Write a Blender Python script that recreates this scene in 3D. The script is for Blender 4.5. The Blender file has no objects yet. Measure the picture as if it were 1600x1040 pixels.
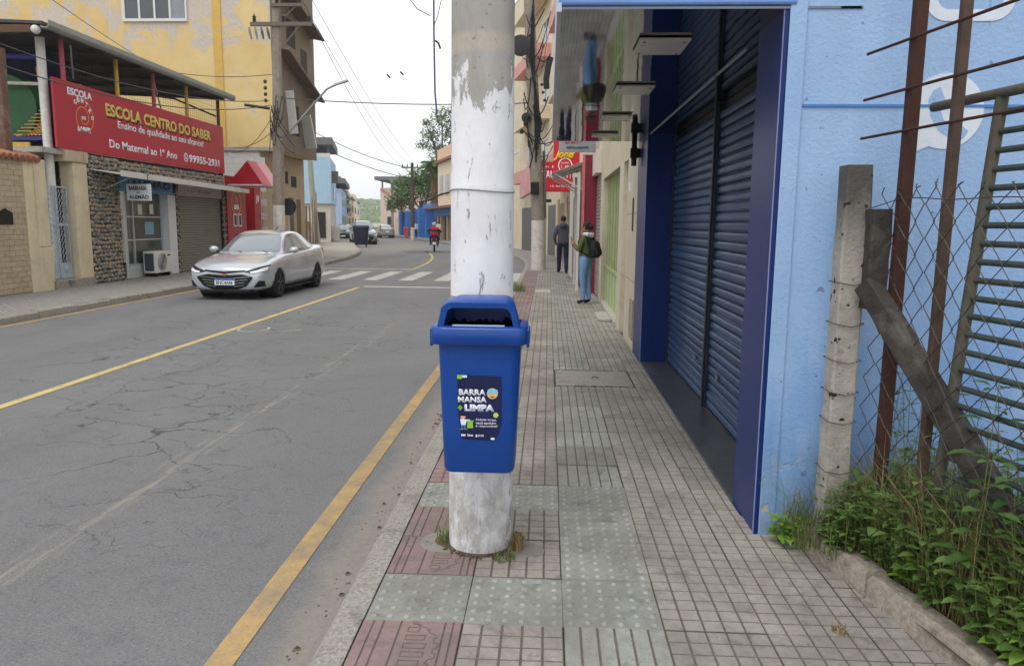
import bpy, bmesh, math, random
import numpy as np
from mathutils import Vector, Matrix
from mathutils.bvhtree import BVHTree
R = math.radians
random.seed(7)
sc = bpy.context.scene
col = sc.collection

# ------------------------------------------------------------------ camera
CAM_H = 1.56
def _cam_axes(pitch, yaw, roll):
    fw = Vector((math.sin(yaw) * math.cos(pitch), math.cos(yaw) * math.cos(pitch), -math.sin(pitch)))
    r = fw.cross(Vector((0, 0, 1))).normalized(); u = r.cross(fw)
    c, s = math.cos(roll), math.sin(roll)
    return fw, c * r + s * u, -s * r + c * u
fw, rt, up = _cam_axes(R(8.4376), R(-2.7192), R(0.6))
cd = bpy.data.cameras.new('camera'); cam = bpy.data.objects.new('camera', cd); col.objects.link(cam)
M3 = Matrix((rt, up, -fw)).transposed()
cam.matrix_world = Matrix.Translation((0, 0, CAM_H)) @ M3.to_4x4()
cd.sensor_width = 36.0; cd.lens = 36.0 * 1150 / 1600; cd.clip_start = 0.05; cd.clip_end = 3000
sc.camera = cam

# ------------------------------------------------------------------ sky and sun (overcast day)
SUN_EL, SUN_AZ = R(62), R(205)      # azimuth measured from +Y towards +X
w = bpy.data.worlds.new('World'); sc.world = w; w.use_nodes = True
nt = w.node_tree; nt.nodes.clear()
N = nt.nodes.new; L = nt.links.new
out = N('ShaderNodeOutputWorld'); bg = N('ShaderNodeBackground'); sky = N('ShaderNodeTexSky')
sky.sky_type = 'NISHITA'; sky.sun_disc = False; sky.sun_elevation = SUN_EL; sky.sun_rotation = SUN_AZ
sky.dust_density = 4.0; sky.air_density = 1.2; sky.ozone_density = 1.0
hs = N('ShaderNodeHueSaturation'); hs.inputs['Saturation'].default_value = 0.12
mx = N('ShaderNodeMix'); mx.data_type = 'RGBA'; mx.inputs[0].default_value = 0.8
tc = N('ShaderNodeTexCoord'); nz = N('ShaderNodeTexNoise'); nz.inputs['Scale'].default_value = 2.2; nz.inputs['Detail'].default_value = 5
cr = N('ShaderNodeValToRGB'); cr.color_ramp.elements[0].position = .3; cr.color_ramp.elements[1].position = .75
cr.color_ramp.elements[0].color = (14.0, 14.4, 15.0, 1); cr.color_ramp.elements[1].color = (17.2, 17.4, 17.6, 1)
L(tc.outputs['Generated'], nz.inputs['Vector']); L(nz.outputs['Fac'], cr.inputs['Fac'])
L(sky.outputs['Color'], hs.inputs['Color']); L(hs.outputs['Color'], mx.inputs[6]); L(cr.outputs['Color'], mx.inputs[7])
L(mx.outputs[2], bg.inputs['Color']); bg.inputs['Strength'].default_value = 0.10; L(bg.outputs['Background'], out.inputs['Surface'])
sd = bpy.data.lights.new('sun', 'SUN'); sd.energy = 1.4; sd.angle = R(28); sd.color = (1, .97, .93)
so = bpy.data.objects.new('sun', sd); col.objects.link(so)
sdir = Vector((math.sin(SUN_AZ) * math.cos(SUN_EL), math.cos(SUN_AZ) * math.cos(SUN_EL), math.sin(SUN_EL)))
so.rotation_euler = sdir.to_track_quat('Z', 'Y').to_euler()
sc.view_settings.view_transform = 'Standard'; sc.view_settings.look = 'None'
sc.view_settings.exposure = -0.12; sc.view_settings.gamma = 1.0; sc.view_settings.use_curve_mapping = False
sc.cycles.max_bounces = 8; sc.cycles.transparent_max_bounces = 12; sc.cycles.use_denoising = True

# ------------------------------------------------------------------ materials
def lin(h):
    h = h.lstrip('#'); o = []
    for i in (0, 2, 4):
        c = int(h[i:i + 2], 16) / 255
        o.append(c / 12.92 if c <= .04045 else ((c + .055) / 1.055) ** 2.4)
    return tuple(o)
class NT:
    """small node helper"""
    def __init__(s, name):
        s.m = bpy.data.materials.new(name); s.m.use_nodes = True; s.t = s.m.node_tree; s.t.nodes.clear()
        s.o = s.n('ShaderNodeOutputMaterial'); s.b = s.n('ShaderNodeBsdfPrincipled'); s.l(s.b.outputs[0], s.o.inputs[0])
    def n(s, k): return s.t.nodes.new(k)
    def l(s, a, b): s.t.links.new(a, b)
    def pos(s): return s.n('ShaderNodeNewGeometry').outputs['Position']
    def noise(s, vec, scale, detail=4, rough=.6, dist=0):
        k = s.n('ShaderNodeTexNoise'); k.inputs['Scale'].default_value = scale; k.inputs['Detail'].default_value = detail
        k.inputs['Roughness'].default_value = rough; k.inputs['Distortion'].default_value = dist
        s.l(vec, k.inputs['Vector']); return k.outputs['Fac']
    def ramp(s, f, a, b, lo=0., hi=1.):
        k = s.n('ShaderNodeMapRange'); k.clamp = True
        for i, v in zip((1, 2, 3, 4), (a, b, lo, hi)): k.inputs[i].default_value = v
        s.l(f, k.inputs[0]); return k.outputs[0]
    def mix(s, f, a, b, mode='MIX'):
        k = s.n('ShaderNodeMix'); k.data_type = 'RGBA'; k.blend_type = mode
        for sock, v in ((k.inputs[0], f), (k.inputs[6], a), (k.inputs[7], b)):
            if isinstance(v, (int, float)): sock.default_value = v
            elif isinstance(v, tuple): sock.default_value = (*v[:3], 1)
            else: s.l(v, sock)
        return k.outputs[2]
    def math(s, op, a, b=0.):
        k = s.n('ShaderNodeMath'); k.operation = op
        for i, v in ((0, a), (1, b)):
            if isinstance(v, (int, float)): k.inputs[i].default_value = v
            else: s.l(v, k.inputs[i])
        return k.outputs[0]
    def scale(s, vec, v):
        k = s.n('ShaderNodeVectorMath'); k.operation = 'MULTIPLY'; k.inputs[1].default_value = v; s.l(vec, k.inputs[0]); return k.outputs[0]
    def xyz(s, vec):
        k = s.n('ShaderNodeSeparateXYZ'); s.l(vec, k.inputs[0]); return k.outputs
    def bump(s, h, st=.3, d=.01):
        k = s.n('ShaderNodeBump'); k.inputs['Strength'].default_value = st; k.inputs['Distance'].default_value = d
        s.l(h, k.inputs['Height']); s.l(k.outputs[0], s.b.inputs['Normal'])
    def set(s, color=None, rough=None, metal=None, spec=None):
        for key, v in (('Base Color', color), ('Roughness', rough), ('Metallic', metal), ('Specular IOR Level', spec)):
            if v is None: continue
            if isinstance(v, (int, float)): s.b.inputs[key].default_value = v
            elif isinstance(v, tuple): s.b.inputs[key].default_value = (*v[:3], 1)
            else: s.l(v, s.b.inputs[key])
        return s.m
MATS = {}
def mat(name, c, rough=.75, var=.12, vs=9., dirt=None, da=.5, ds=1.6, bump=.15, bs=90., metal=0., rnd=0., spec=.4):
    """painted / stone / metal surface: broad and fine tone change, dirt patches, fine relief"""
    if name in MATS: return MATS[name]
    k = NT(name); c = lin(c) if isinstance(c, str) else c; p = k.pos()
    n1 = k.noise(p, vs, 5, .65)
    lo = tuple(x * (1 - var) for x in c); hi = tuple(min(.95, x * (1 + var)) for x in c)
    out = k.mix(k.ramp(n1, .3, .7), lo, hi)
    if rnd:
        oi = k.n('ShaderNodeObjectInfo').outputs['Random']
        f = k.ramp(oi, 0, 1, 1 - rnd, 1 + rnd)
        g = k.n('ShaderNodeCombineColor')
        for i in range(3): k.l(f, g.inputs[i])
        out = k.mix(1.0, out, g.outputs[0], 'MULTIPLY')
    if dirt is not None:
        d = lin(dirt) if isinstance(dirt, str) else dirt
        n2 = k.noise(p, ds, 7, .72, .4)
        out = k.mix(k.ramp(n2, .52, .72, 0, da), out, d)
    n3 = k.noise(p, bs, 3, .6)
    if bump: k.bump(n3, bump, .006)
    k.set(out, k.ramp(n1, .2, .8, max(.02, rough - .08), min(1, rough + .08)), metal, spec)
    MATS[name] = k.m; return k.m
def glass(name, c=(.05, .06, .07), rough=.05):
    if name in MATS: return MATS[name]
    k = NT(name); k.set(c, rough, 0., .9); MATS[name] = k.m; return k.m

# ------------------------------------------------------------------ mesh building
class MB:
    def __init__(s): s.v = []; s.f = []; s.mi = []; s.c = 0
    def add(s, vs, fs):
        b = len(s.v); s.v += [tuple(v) for v in vs]
        for f in fs: s.f.append([b + i for i in f]); s.mi.append(s.c)
        return s
    def box(s, x0, y0, z0, x1, y1, z1):
        x0, x1 = min(x0, x1), max(x0, x1); y0, y1 = min(y0, y1), max(y0, y1); z0, z1 = min(z0, z1), max(z0, z1)
        return s.add([(x0, y0, z0), (x1, y0, z0), (x1, y1, z0), (x0, y1, z0), (x0, y0, z1), (x1, y0, z1), (x1, y1, z1), (x0, y1, z1)],
                     [(0, 3, 2, 1), (4, 5, 6, 7), (0, 1, 5, 4), (1, 2, 6, 5), (2, 3, 7, 6), (3, 0, 4, 7)])
    def obox(s, p0, p1, w, h, upv=(0, 0, 1)):
        """bar of width w and height h from p0 to p1"""
        p0, p1 = Vector(p0), Vector(p1); d = (p1 - p0).normalized(); u = Vector(upv)
        if abs(d.dot(u)) > .98: u = Vector((0, 1, 0))
        a = d.cross(u).normalized(); u = a.cross(d); a = a * w / 2; u = u * h / 2
        return s.add([p0 - a - u, p0 + a - u, p0 + a + u, p0 - a + u, p1 - a - u, p1 + a - u, p1 + a + u, p1 - a + u],
                     [(0, 1, 2, 3), (7, 6, 5, 4), (0, 4, 5, 1), (1, 5, 6, 2), (2, 6, 7, 3), (3, 7, 4, 0)])
    def tube(s, pts, r, n=6, cap=True):
        pts = [Vector(p) for p in pts]; m = len(pts); rr = r if isinstance(r, (list, tuple)) else [r] * m
        ref = None; vs = []
        for i, p in enumerate(pts):
            d = (pts[min(i + 1, m - 1)] - pts[max(i - 1, 0)])
            d = d.normalized() if d.length > 1e-9 else Vector((0, 0, 1))
            if ref is None: ref = Vector((0, 0, 1)) if abs(d.z) < .9 else Vector((0, 1, 0))
            a = d.cross(ref)
            if a.length < 1e-5: a = d.cross(Vector((1, 0, 0)))
            a.normalize(); b = a.cross(d); ref = b
            for k in range(n):
                t = 2 * math.pi * k / n; vs.append(p + a * (rr[i] * math.cos(t)) + b * (rr[i] * math.sin(t)))
        fs = [(i * n + k, i * n + (k + 1) % n, (i + 1) * n + (k + 1) % n, (i + 1) * n + k) for i in range(m - 1) for k in range(n)]
        if cap: fs += [tuple(range(n))[::-1], tuple((m - 1) * n + k for k in range(n))]
        return s.add(vs, fs)
    def loft(s, rings, close=True, caps=True):
        n = len(rings[0]); vs = [p for r in rings for p in r]; m = len(rings)
        fs = [(i * n + k, i * n + (k + 1) % n, (i + 1) * n + (k + 1) % n, (i + 1) * n + k) for i in range(m - 1) for k in range(n if close else n - 1)]
        if caps: fs += [tuple(range(n))[::-1], tuple((m - 1) * n + k for k in range(n))]
        return s.add(vs, fs)
    def prism(s, poly, axis, a, b):
        """poly = 2-D outline in the two other axes (x: (y,z), y: (x,z), z: (x,y)), extruded from a to b"""
        def P(q, h): return {'x': (h, q[0], q[1]), 'y': (q[0], h, q[1]), 'z': (q[0], q[1], h)}[axis]
        return s.loft([[P(q, a) for q in poly], [P(q, b) for q in poly]])
    def ball(s, c, r, seg=8, ring=6, rot=None):
        r = (r, r, r) if isinstance(r, (int, float)) else r; vs = []; c = Vector(c)
        for i in range(ring + 1):
            th = math.pi * i / ring
            for k in range(seg):
                t = 2 * math.pi * k / seg
                q = Vector((r[0] * math.sin(th) * math.cos(t), r[1] * math.sin(th) * math.sin(t), r[2] * math.cos(th)))
                vs.append(c + (rot @ q if rot else q))
        return s.add(vs, [(i * seg + k, (i + 1) * seg + k, (i + 1) * seg + (k + 1) % seg, i * seg + (k + 1) % seg) for i in range(ring) for k in range(seg)])
    def lathe(s, prof, c=(0, 0, 0), n=16, axis='z'):
        rings = []
        for r, h in prof:
            ring = []
            for k in range(n):
                t = 2 * math.pi * k / n; a, b = r * math.cos(t), r * math.sin(t)
                q = {'z': (a, b, h), 'y': (a, h, b), 'x': (h, a, b)}[axis]
                ring.append((q[0] + c[0], q[1] + c[1], q[2] + c[2]))
            rings.append(ring)
        return s.loft(rings)
    def mesh(s, name):
        me = bpy.data.meshes.new(name); me.from_pydata(s.v, [], s.f); me.update(); return me
OFF = {}
def build(mb, name, mats, parent=None, local=False, smooth=False, bevel=0., sub=0, fix=True):
    """link the collected faces as ONE mesh object; world coordinates unless local"""
    off = Vector((0, 0, 0))
    if parent is not None and not local: off = OFF.get(parent.name, Vector((0, 0, 0)))
    if off.length: mb.v = [tuple(Vector(v) - off) for v in mb.v]
    me = mb.mesh(name)
    mats = mats if isinstance(mats, (list, tuple)) else [mats]
    for m in mats: me.materials.append(m)
    if any(mb.mi): me.polygons.foreach_set('material_index', mb.mi)
    if fix:
        bm = bmesh.new(); bm.from_mesh(me); bmesh.ops.remove_doubles(bm, verts=bm.verts, dist=1e-6); bmesh.ops.recalc_face_normals(bm, faces=bm.faces); bm.to_mesh(me); bm.free()
    if smooth:
        me.polygons.foreach_set('use_smooth', [True] * len(me.polygons))
        try: me.set_sharp_from_angle(angle=R(42 if smooth is True else smooth))
        except Exception: pass
    o = bpy.data.objects.new(name, me); col.objects.link(o)
    if parent is not None: o.parent = parent; OFF[o.name] = OFF.get(parent.name, Vector((0, 0, 0)))
    if bevel:
        b = o.modifiers.new('edge', 'BEVEL'); b.width = bevel; b.segments = 2; b.limit_method = 'ANGLE'; b.angle_limit = R(40)
    if sub:
        b = o.modifiers.new('sub', 'SUBSURF'); b.levels = sub; b.render_levels = sub
    return o
def inst(src, parent, loc, rot=(0, 0, 0), name=None, scale=(1, 1, 1)):
    """another object on the same mesh data"""
    o = bpy.data.objects.new(name or src.name.split('.')[0], src if isinstance(src, bpy.types.Mesh) else src.data)
    col.objects.link(o)
    if parent is not None:
        o.parent = parent; loc = Vector(loc) - OFF.get(parent.name, Vector((0, 0, 0)))
    o.location = loc; o.rotation_euler = rot; o.scale = scale
    return o
def tag(o, label, cat, group=None):
    o['label'] = label; o['category'] = cat
    if group: o['group'] = group
    return o
def thing(name, label, cat, loc=(0, 0, 0), rz=0., group=None):
    o = bpy.data.objects.new(name, None); col.objects.link(o); o.location = loc; o.rotation_euler = (0, 0, rz); o.empty_display_size = .2
    if abs(rz) < 1e-9: OFF[o.name] = Vector(loc)
    return tag(o, label, cat, group)
def structure(o): o['kind'] = 'structure'; return o
def stuff(o): o['kind'] = 'stuff'; return o
def text(body, name, m, parent, org, rot, wdt, hgt, bold=.02, shear=0., ext=.004, space=1.):
    """lettering scaled to wdt x hgt, its lower left corner at org"""
    cu = bpy.data.curves.new(name, 'FONT'); cu.body = body; cu.size = 1.; cu.offset = bold; cu.shear = shear; cu.space_character = space; cu.resolution_u = 3
    cu.extrude = 0.
    tmp = bpy.data.objects.new('tmp', cu); me = bpy.data.meshes.new_from_object(tmp)
    bpy.data.objects.remove(tmp); bpy.data.curves.remove(cu)
    n = len(me.vertices); a = np.empty(n * 3); me.vertices.foreach_get('co', a); a = a.reshape(-1, 3)
    mn, mxx = a.min(0), a.max(0); a[:, 0] = (a[:, 0] - mn[0]) / max(1e-6, mxx[0] - mn[0]) * wdt; a[:, 1] = (a[:, 1] - mn[1]) / max(1e-6, mxx[1] - mn[1]) * hgt
    a[:, 2] = 0; me.vertices.foreach_set('co', a.ravel()); me.materials.clear(); me.materials.append(m); me.update(); me.name = name
    o = bpy.data.objects.new(name, me); col.objects.link(o)
    sm = o.modifiers.new('thick', 'SOLIDIFY'); sm.thickness = ext; sm.offset = 1.
    if parent is not None: o.parent = parent; org = Vector(org) - OFF.get(parent.name, Vector((0, 0, 0)))
    o.location = org; o.rotation_euler = rot
    return o
ROT_S = (R(90), 0, 0)           # lettering that faces -Y (towards the camera), reads along +X
ROT_E = (R(90), 0, R(90))       # lettering that faces +X, reads along +Y
def sheet(poly, name, m, parent, org, rot, ext=.003):
    """flat painted shape (one or several outlines) of thickness ext; poly in the sheet's own plane"""
    polys = poly if isinstance(poly[0][0], (list, tuple)) else [poly]
    mb = MB()
    for q in polys: mb.add([(x, y, 0) for x, y in q] + [(x, y, ext) for x, y in q],
                           [tuple(range(len(q)))[::-1], tuple(range(len(q), 2 * len(q)))] + [(i, (i + 1) % len(q), len(q) + (i + 1) % len(q), len(q) + i) for i in range(len(q))])
    o = build(mb, name, m, parent, local=True)
    o.location = Vector(org) - (OFF.get(parent.name, Vector((0, 0, 0))) if parent is not None else Vector((0, 0, 0))); o.rotation_euler = rot
    return o
def ringpoly(fa, fb, n):
    """strip of quads between two closed outlines"""
    return [[fa[i], fa[(i + 1) % n], fb[(i + 1) % n], fb[i]] for i in range(n)]
def circ(cx, cy, r, n=24, a0=0., a1=2 * math.pi, ry=None):
    full = abs(a1 - a0 - 2 * math.pi) < 1e-6
    return [(cx + r * math.cos(a0 + (a1 - a0) * i / (n if full else n - 1)), cy + (ry or r) * math.sin(a0 + (a1 - a0) * i / (n if full else n - 1))) for i in range(n)]
def rrect(w, h, r, n=5, cx=0., cy=0.):
    o = []
    for qx, qy, a in ((1, 1, 0), (-1, 1, 90), (-1, -1, 180), (1, -1, 270)):
        for i in range(n):
            t = R(a + 90 * i / (n - 1)); o.append((cx + qx * (w / 2 - r) + r * math.cos(t), cy + qy * (h / 2 - r) + r * math.sin(t)))
    return o

# ------------------------------------------------------------------ the street's line: straight, then bending left
_S = [(0., 0., 0., 0.)]
def _head(s):
    if s < 26: return 0.
    if s < 50: return .34 * (s - 26) / 24
    if s < 84: return .34
    if s < 104: return .34 - .13 * (s - 84) / 20
    return .21
_tab = []; _x = 0.; _y = -20.; _s = -20.
while _s < 420:
    h = _head(_s); _tab.append((_x, _y, h)); _x -= math.sin(h) * .5; _y += math.cos(h) * .5; _s += .5
def ST(s, t):
    """point s metres along the street, t metres right of the camera's line"""
    i = (s + 20) / .5; k = max(0, min(len(_tab) - 2, int(i))); fr = i - k
    x = _tab[k][0] * (1 - fr) + _tab[k + 1][0] * fr; y = _tab[k][1] * (1 - fr) + _tab[k + 1][1] * fr; h = _tab[k][2]
    return (x + t * math.cos(h), y + t * math.sin(h))
def SH(s): return _head(s)
def srange(a, b):
    o = []; s = a
    while s < b - .01:
        o.append(s); s += 2.0 if s > 20 else 4.
    return o + [b]
def tl(s): return interp_([(-99, -8.75), (50, -8.75), (62, -7.6), (80, -6.0), (100, -5.6), (999, -6.)], s)
def interp_(pts, u):
    for (a, va), (b, vb) in zip(pts[:-1], pts[1:]):
        if a <= u <= b: return va + (vb - va) * (u - a) / (b - a)
def LT(s, t): return (-16.8 - .235 * (s - 57) + t, s)      # line of the far left house fronts
def ribbon(s0, s1, t0, t1, z0, z1, mb=None, solid=False):
    mb = mb or MB(); ss = srange(s0, s1); f0 = t0 if callable(t0) else (lambda s: t0); f1 = t1 if callable(t1) else (lambda s: t1)
    for a, b in zip(ss[:-1], ss[1:]):
        p = [ST(a, f0(a)), ST(a, f1(a)), ST(b, f1(b)), ST(b, f0(b))]
        if solid: mb.add([(*q, z0) for q in p] + [(*q, z1) for q in p], [(0, 3, 2, 1), (4, 5, 6, 7), (0, 1, 5, 4), (1, 2, 6, 5), (2, 3, 7, 6), (3, 0, 4, 7)])
        else: mb.add([(*q, z1) for q in p], [(0, 1, 2, 3)])
    return mb
RZ = -0.13      # carriageway level; pavements are at 0

# ================================================================== ground, road, pavements
def asphalt():
    k = NT('asphalt'); p = k.pos(); x, y, z = k.xyz(p)
    broad = k.noise(p, .45, 6, .65, .4); mid = k.noise(p, 9, 6, .7); fine = k.noise(p, 70, 3, .75); grit = k.noise(p, 190, 2, .6)
    c = k.mix(k.ramp(broad, .32, .68), (.142, .142, .145), (.182, .181, .183))
    track = k.math('MAXIMUM', k.ramp(k.math('ABSOLUTE', k.math('ADD', x, 3.95)), .1, .5, 1, 0), k.math('MAXIMUM', k.ramp(k.math('ABSOLUTE', k.math('ADD', x, 6.1)), .1, .5, 1, 0), k.ramp(k.math('ABSOLUTE', k.math('ADD', x, 7.6)), .1, .5, 1, 0)))
    c = k.mix(k.math('MULTIPLY', track, k.ramp(k.noise(k.scale(p, (3, .4, 1)), 1.2, 4), .3, .7, .1, .5)), c, (.112, .112, .116))
    c = k.mix(k.ramp(mid, .42, .72, 0, .55), c, (.185, .182, .178)); c = k.mix(k.ramp(mid, .46, .26, 0, .5), c, (.085, .085, .088))
    c = k.mix(k.ramp(fine, .56, .70, 0, .7), c, (.27, .265, .26)); c = k.mix(k.ramp(fine, .44, .30, 0, .75), c, (.045, .045, .048)); c = k.mix(k.ramp(grit, .66, .74, 0, .7), c, (.38, .37, .35))
    vd = k.n('ShaderNodeVectorMath'); vd.operation = 'ADD'
    nv = k.n('ShaderNodeTexNoise'); nv.inputs['Scale'].default_value = 1.6; nv.inputs['Detail'].default_value = 6; nv.inputs['Roughness'].default_value = .55; k.l(p, nv.inputs['Vector'])
    sv = k.scale(nv.outputs['Color'], (1.1, 1.1, .0)); k.l(p, vd.inputs[0]); k.l(sv, vd.inputs[1])
    def cells(sc_, wd, st=(1, 1, 1)):
        v = k.n('ShaderNodeTexVoronoi'); v.feature = 'DISTANCE_TO_EDGE'; v.voronoi_dimensions = '2D'; v.inputs['Scale'].default_value = sc_
        k.l(k.scale(vd.outputs[0], st), v.inputs['Vector']); return k.ramp(v.outputs['Distance'], wd * .3, wd, 1, 0)
    zone = k.math('MULTIPLY', k.ramp(x, -7.2, -5.6), k.ramp(x, -1.5, -2.6))
    zone = k.math('MULTIPLY', zone, k.math('MULTIPLY', k.ramp(y, 2.6, 4.2), k.ramp(y, 19, 12, .15, 1)))
    zone = k.math('MULTIPLY', zone, k.ramp(k.noise(p, .55, 3, .5), .36, .50))
    cr_ = k.math('MAXIMUM', cells(.75, .012, (1, 1.7, 1)), k.math('MULTIPLY', cells(2.0, .02, (1, 1.4, 1)), k.ramp(k.noise(p, .9, 3), .47, .56)))
    cr_ = k.math('MULTIPLY', k.math('MULTIPLY', cr_, zone), k.ramp(k.noise(p, 3.3, 5, .7), .34, .5))
    c = k.mix(k.math('MULTIPLY', cr_, .68), c, (.022, .021, .022))
    st = k.noise(k.scale(p, (9, .7, 1)), 2.2, 7, .78, .25)
    def streak(cx, w0, w1, lo, am, ya, yb, col_):
        d = k.math('ABSOLUTE', k.math('ADD', x, -cx)); m_ = k.math('MULTIPLY', k.ramp(d, w0, w1, 1, 0), k.ramp(st, lo, lo + .15, 0, am)); m_ = k.math('MULTIPLY', m_, k.math('MULTIPLY', k.ramp(y, ya, ya + 1), k.ramp(y, yb, yb - 4))); return m_
    c = k.mix(streak(-2.56, .03, .14, .49, .75, 1, 14, 0), c, (.34, .30, .25)); c = k.mix(streak(-4.3, .1, .55, .54, .4, 3, 16, 0), c, (.32, .28, .23)); c = k.mix(streak(-3.2, .1, .5, .58, .3, 3, 18, 0), c, (.30, .28, .25))
    edge = k.math('ADD', x, k.math('MULTIPLY', k.math('SUBTRACT', k.noise(p, 2.0, 8, .75), .5), .42))
    sand = k.math('MULTIPLY', k.ramp(edge, -1.13, -.99), k.ramp(y, 26, 22))
    c = k.mix(k.math('MULTIPLY', sand, k.ramp(k.noise(p, 26, 5, .75), .25, .65, .35, .95)), c, (.275, .238, .20))
    c = k.mix(k.math('MULTIPLY', k.ramp(edge, -8.55, -8.72), .6), c, (.22, .195, .17))
    h = k.math('ADD', k.math('ADD', k.math('MULTIPLY', fine, 1.), k.math('MULTIPLY', grit, .5)), k.math('MULTIPLY', cr_, -2.5))
    k.bump(h, .6, .008); return k.set(c, k.ramp(mid, .3, .7, .72, .92), 0., .35)
def roadpaint(name, c, wear):
    """thin road paint, worn through to the asphalt in flecks and cracks"""
    k = NT(name); p = k.pos(); a = lin(c); n1 = k.noise(p, 5, 7, .75, .3); n2 = k.noise(p, 75, 3, .7); c1 = k.mix(k.ramp(n2, .3, .7), tuple(v * .78 for v in a), tuple(v * 1.08 for v in a))
    c1 = k.mix(k.ramp(n1, .5 - wear * .5, .78 - wear * .3, 0, .8), c1, (.17, .16, .15)); c1 = k.mix(k.ramp(n2, .55, .68, 0, .6), c1, (.13, .125, .12)); k.bump(n2, .5, .006); MATS[name] = k.set(c1, .85, 0., .3); return k.m
def paver_mat(name, a, b, sc_=2.3, rot=.6):
    k = NT(name); p = k.pos(); mp = k.n('ShaderNodeMapping'); mp.inputs['Rotation'].default_value = (0, 0, rot); k.l(p, mp.inputs[0])
    br = k.n('ShaderNodeTexBrick'); br.inputs['Scale'].default_value = sc_; br.inputs['Mortar Size'].default_value = .03
    for i, c in ((1, a), (2, b), (3, tuple(v * .5 for v in a))): br.inputs[i].default_value = (*c, 1)
    k.l(mp.outputs[0], br.inputs[0]); n1 = k.noise(p, 1.1, 7, .7, .4); n2 = k.noise(p, 40, 4, .7)
    c = k.mix(k.ramp(n1, .42, .62, 0, .85), br.outputs[0], tuple((u + v) / 2.3 for u, v in zip(a, b)))
    c = k.mix(k.ramp(n2, .3, .75, 0, .35), c, (.09, .085, .08)); k.bump(k.math('ADD', n2, br.outputs['Fac']), .3, .006)
    return k.set(c, .88, 0., .3)
M_ASPH = asphalt()
M_CONC = mat('concrete', '#a7a39b', .88, .16, 14, '#6f6a60', .6, 1.3, .5, 60)
M_KERB = mat('kerb_concrete', '#928d85', .94, .42, 55, '#57514a', .8, 5, 1., 38, rnd=.04)
M_SOIL = mat('soil', '#5a4c3d', .95, .35, 16, '#37302a', .8, 4, 1., 40)
M_DIRT = mat('groove_dirt', '#665e54', .95, .25, 30, '#3f3a34', .6, 3, .5, 80)
M_YEL = roadpaint('yellow_road_paint', '#bd9d66', .26)
M_YEL2 = roadpaint('yellow_centre_paint', '#cfb978', .05)
M_WHT = roadpaint('white_road_paint', '#c4c2bd', .16)

g = structure(build(MB().add([(-1500, -600, -.34), (1500, -600, -.34), (1500, 2400, -.34), (-1500, 2400, -.34)], [(0, 1, 2, 3)]), 'ground', mat('earth', '#8a8072', .95, .2, .05)))
road = structure(build(ribbon(-20, 330, tl, -.78, 0, RZ), 'road', M_ASPH))
def marking(name, mb, m, label=None): return structure(build(mb, name, m))
def zc(n): return RZ + .004 * n
marking('road_edge_line', ribbon(-12, 20, -1.292, -1.180, 0, zc(1)), M_YEL)
marking('road_edge_line', ribbon(-12, 21, -8.62, -8.50, 0, zc(1)), M_YEL)
marking('road_centre_line', ribbon(-12, 19.0, -4.98, -4.875, 0, zc(1)), M_YEL2)
marking('road_centre_line', ribbon(26.9, 45.5, -4.98, -4.875, 0, zc(1)), M_YEL2)
marking('stop_line', ribbon(19.1, 19.42, -4.86, -1.34, 0, zc(1)), M_WHT)
marking('stop_line', ribbon(26.55, 26.85, -8.4, -4.9, 0, zc(1)), M_WHT)
for i in range(7): marking('crosswalk_bar', ribbon(21.45, 25.4, -7.57 + i * 1.055 , -7.57 + i * 1.055 + .45, 0, zc(1)), M_WHT)
marking('asphalt_patch', ribbon(42.6, 46.6, -6.2, -3.1, 0, zc(1)), mat('dark_asphalt', '#5f5f61', .9, .2, 20))
mb = MB(); q = [(-4.62 + .22 * math.cos(R(a)), 11.3 + .30 * math.sin(R(a)), zc(1)) for a in range(-40, 300, 20)] + [(-4.45, 11.02, zc(1)), (-4.1, 11.1, zc(1)), (-3.85, 11.3, zc(1))]
for a, b in zip(q[:-1], q[1:]): mb.obox(a, b, .035, .002)
marking('road_scribble', mb, M_WHT)

# ---- right pavement: slab, kerb stones, 40 cm tiles
pav = structure(build(ribbon(-12, 62, -.78, 1.9, -.25, -.03, solid=True), 'pavement', M_DIRT))
far_pav = structure(build(ribbon(24.6, 110, -.8, 2.6, -.2, -.002, solid=True), 'far_pavement', paver_mat('far_tiles', (.33, .30, .285), (.30, .275, .26), 2.5, 0.)))
s = -1.6; i = 0
kerb = structure(build(ribbon(-12, 60, -.825, -.74, -.3, -.025, solid=True), 'kerb', M_KERB))
while s < 46:
    ln = 1.5 + .5 * random.random(); a, b = ST(s, -.81), ST(s + ln, -.81)
    dz = random.uniform(-.002, .002); wob = random.uniform(-.002, .002)
    mb = MB(); n = 16; rings = []
    for j in range(n + 1):
        f = j / n; px, py = a[0] + (b[0] - a[0]) * f, a[1] + (b[1] - a[1]) * f
        e = random.uniform(-.003, .003); e2 = random.uniform(-.003, .003)
        rings.append([(px - .030 + e, py, -.2), (px - .027 + e, py, -.02 + dz), (px - .008 + e, py, .001 + dz + e2), (px + .100 + wob, py, .001 + dz + e2), (px + .104 + wob, py, -.2)])
    mb.loft(rings); build(mb, 'kerb_stone', M_KERB, kerb, smooth=30)
    s += ln + .008; i += 1

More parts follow.
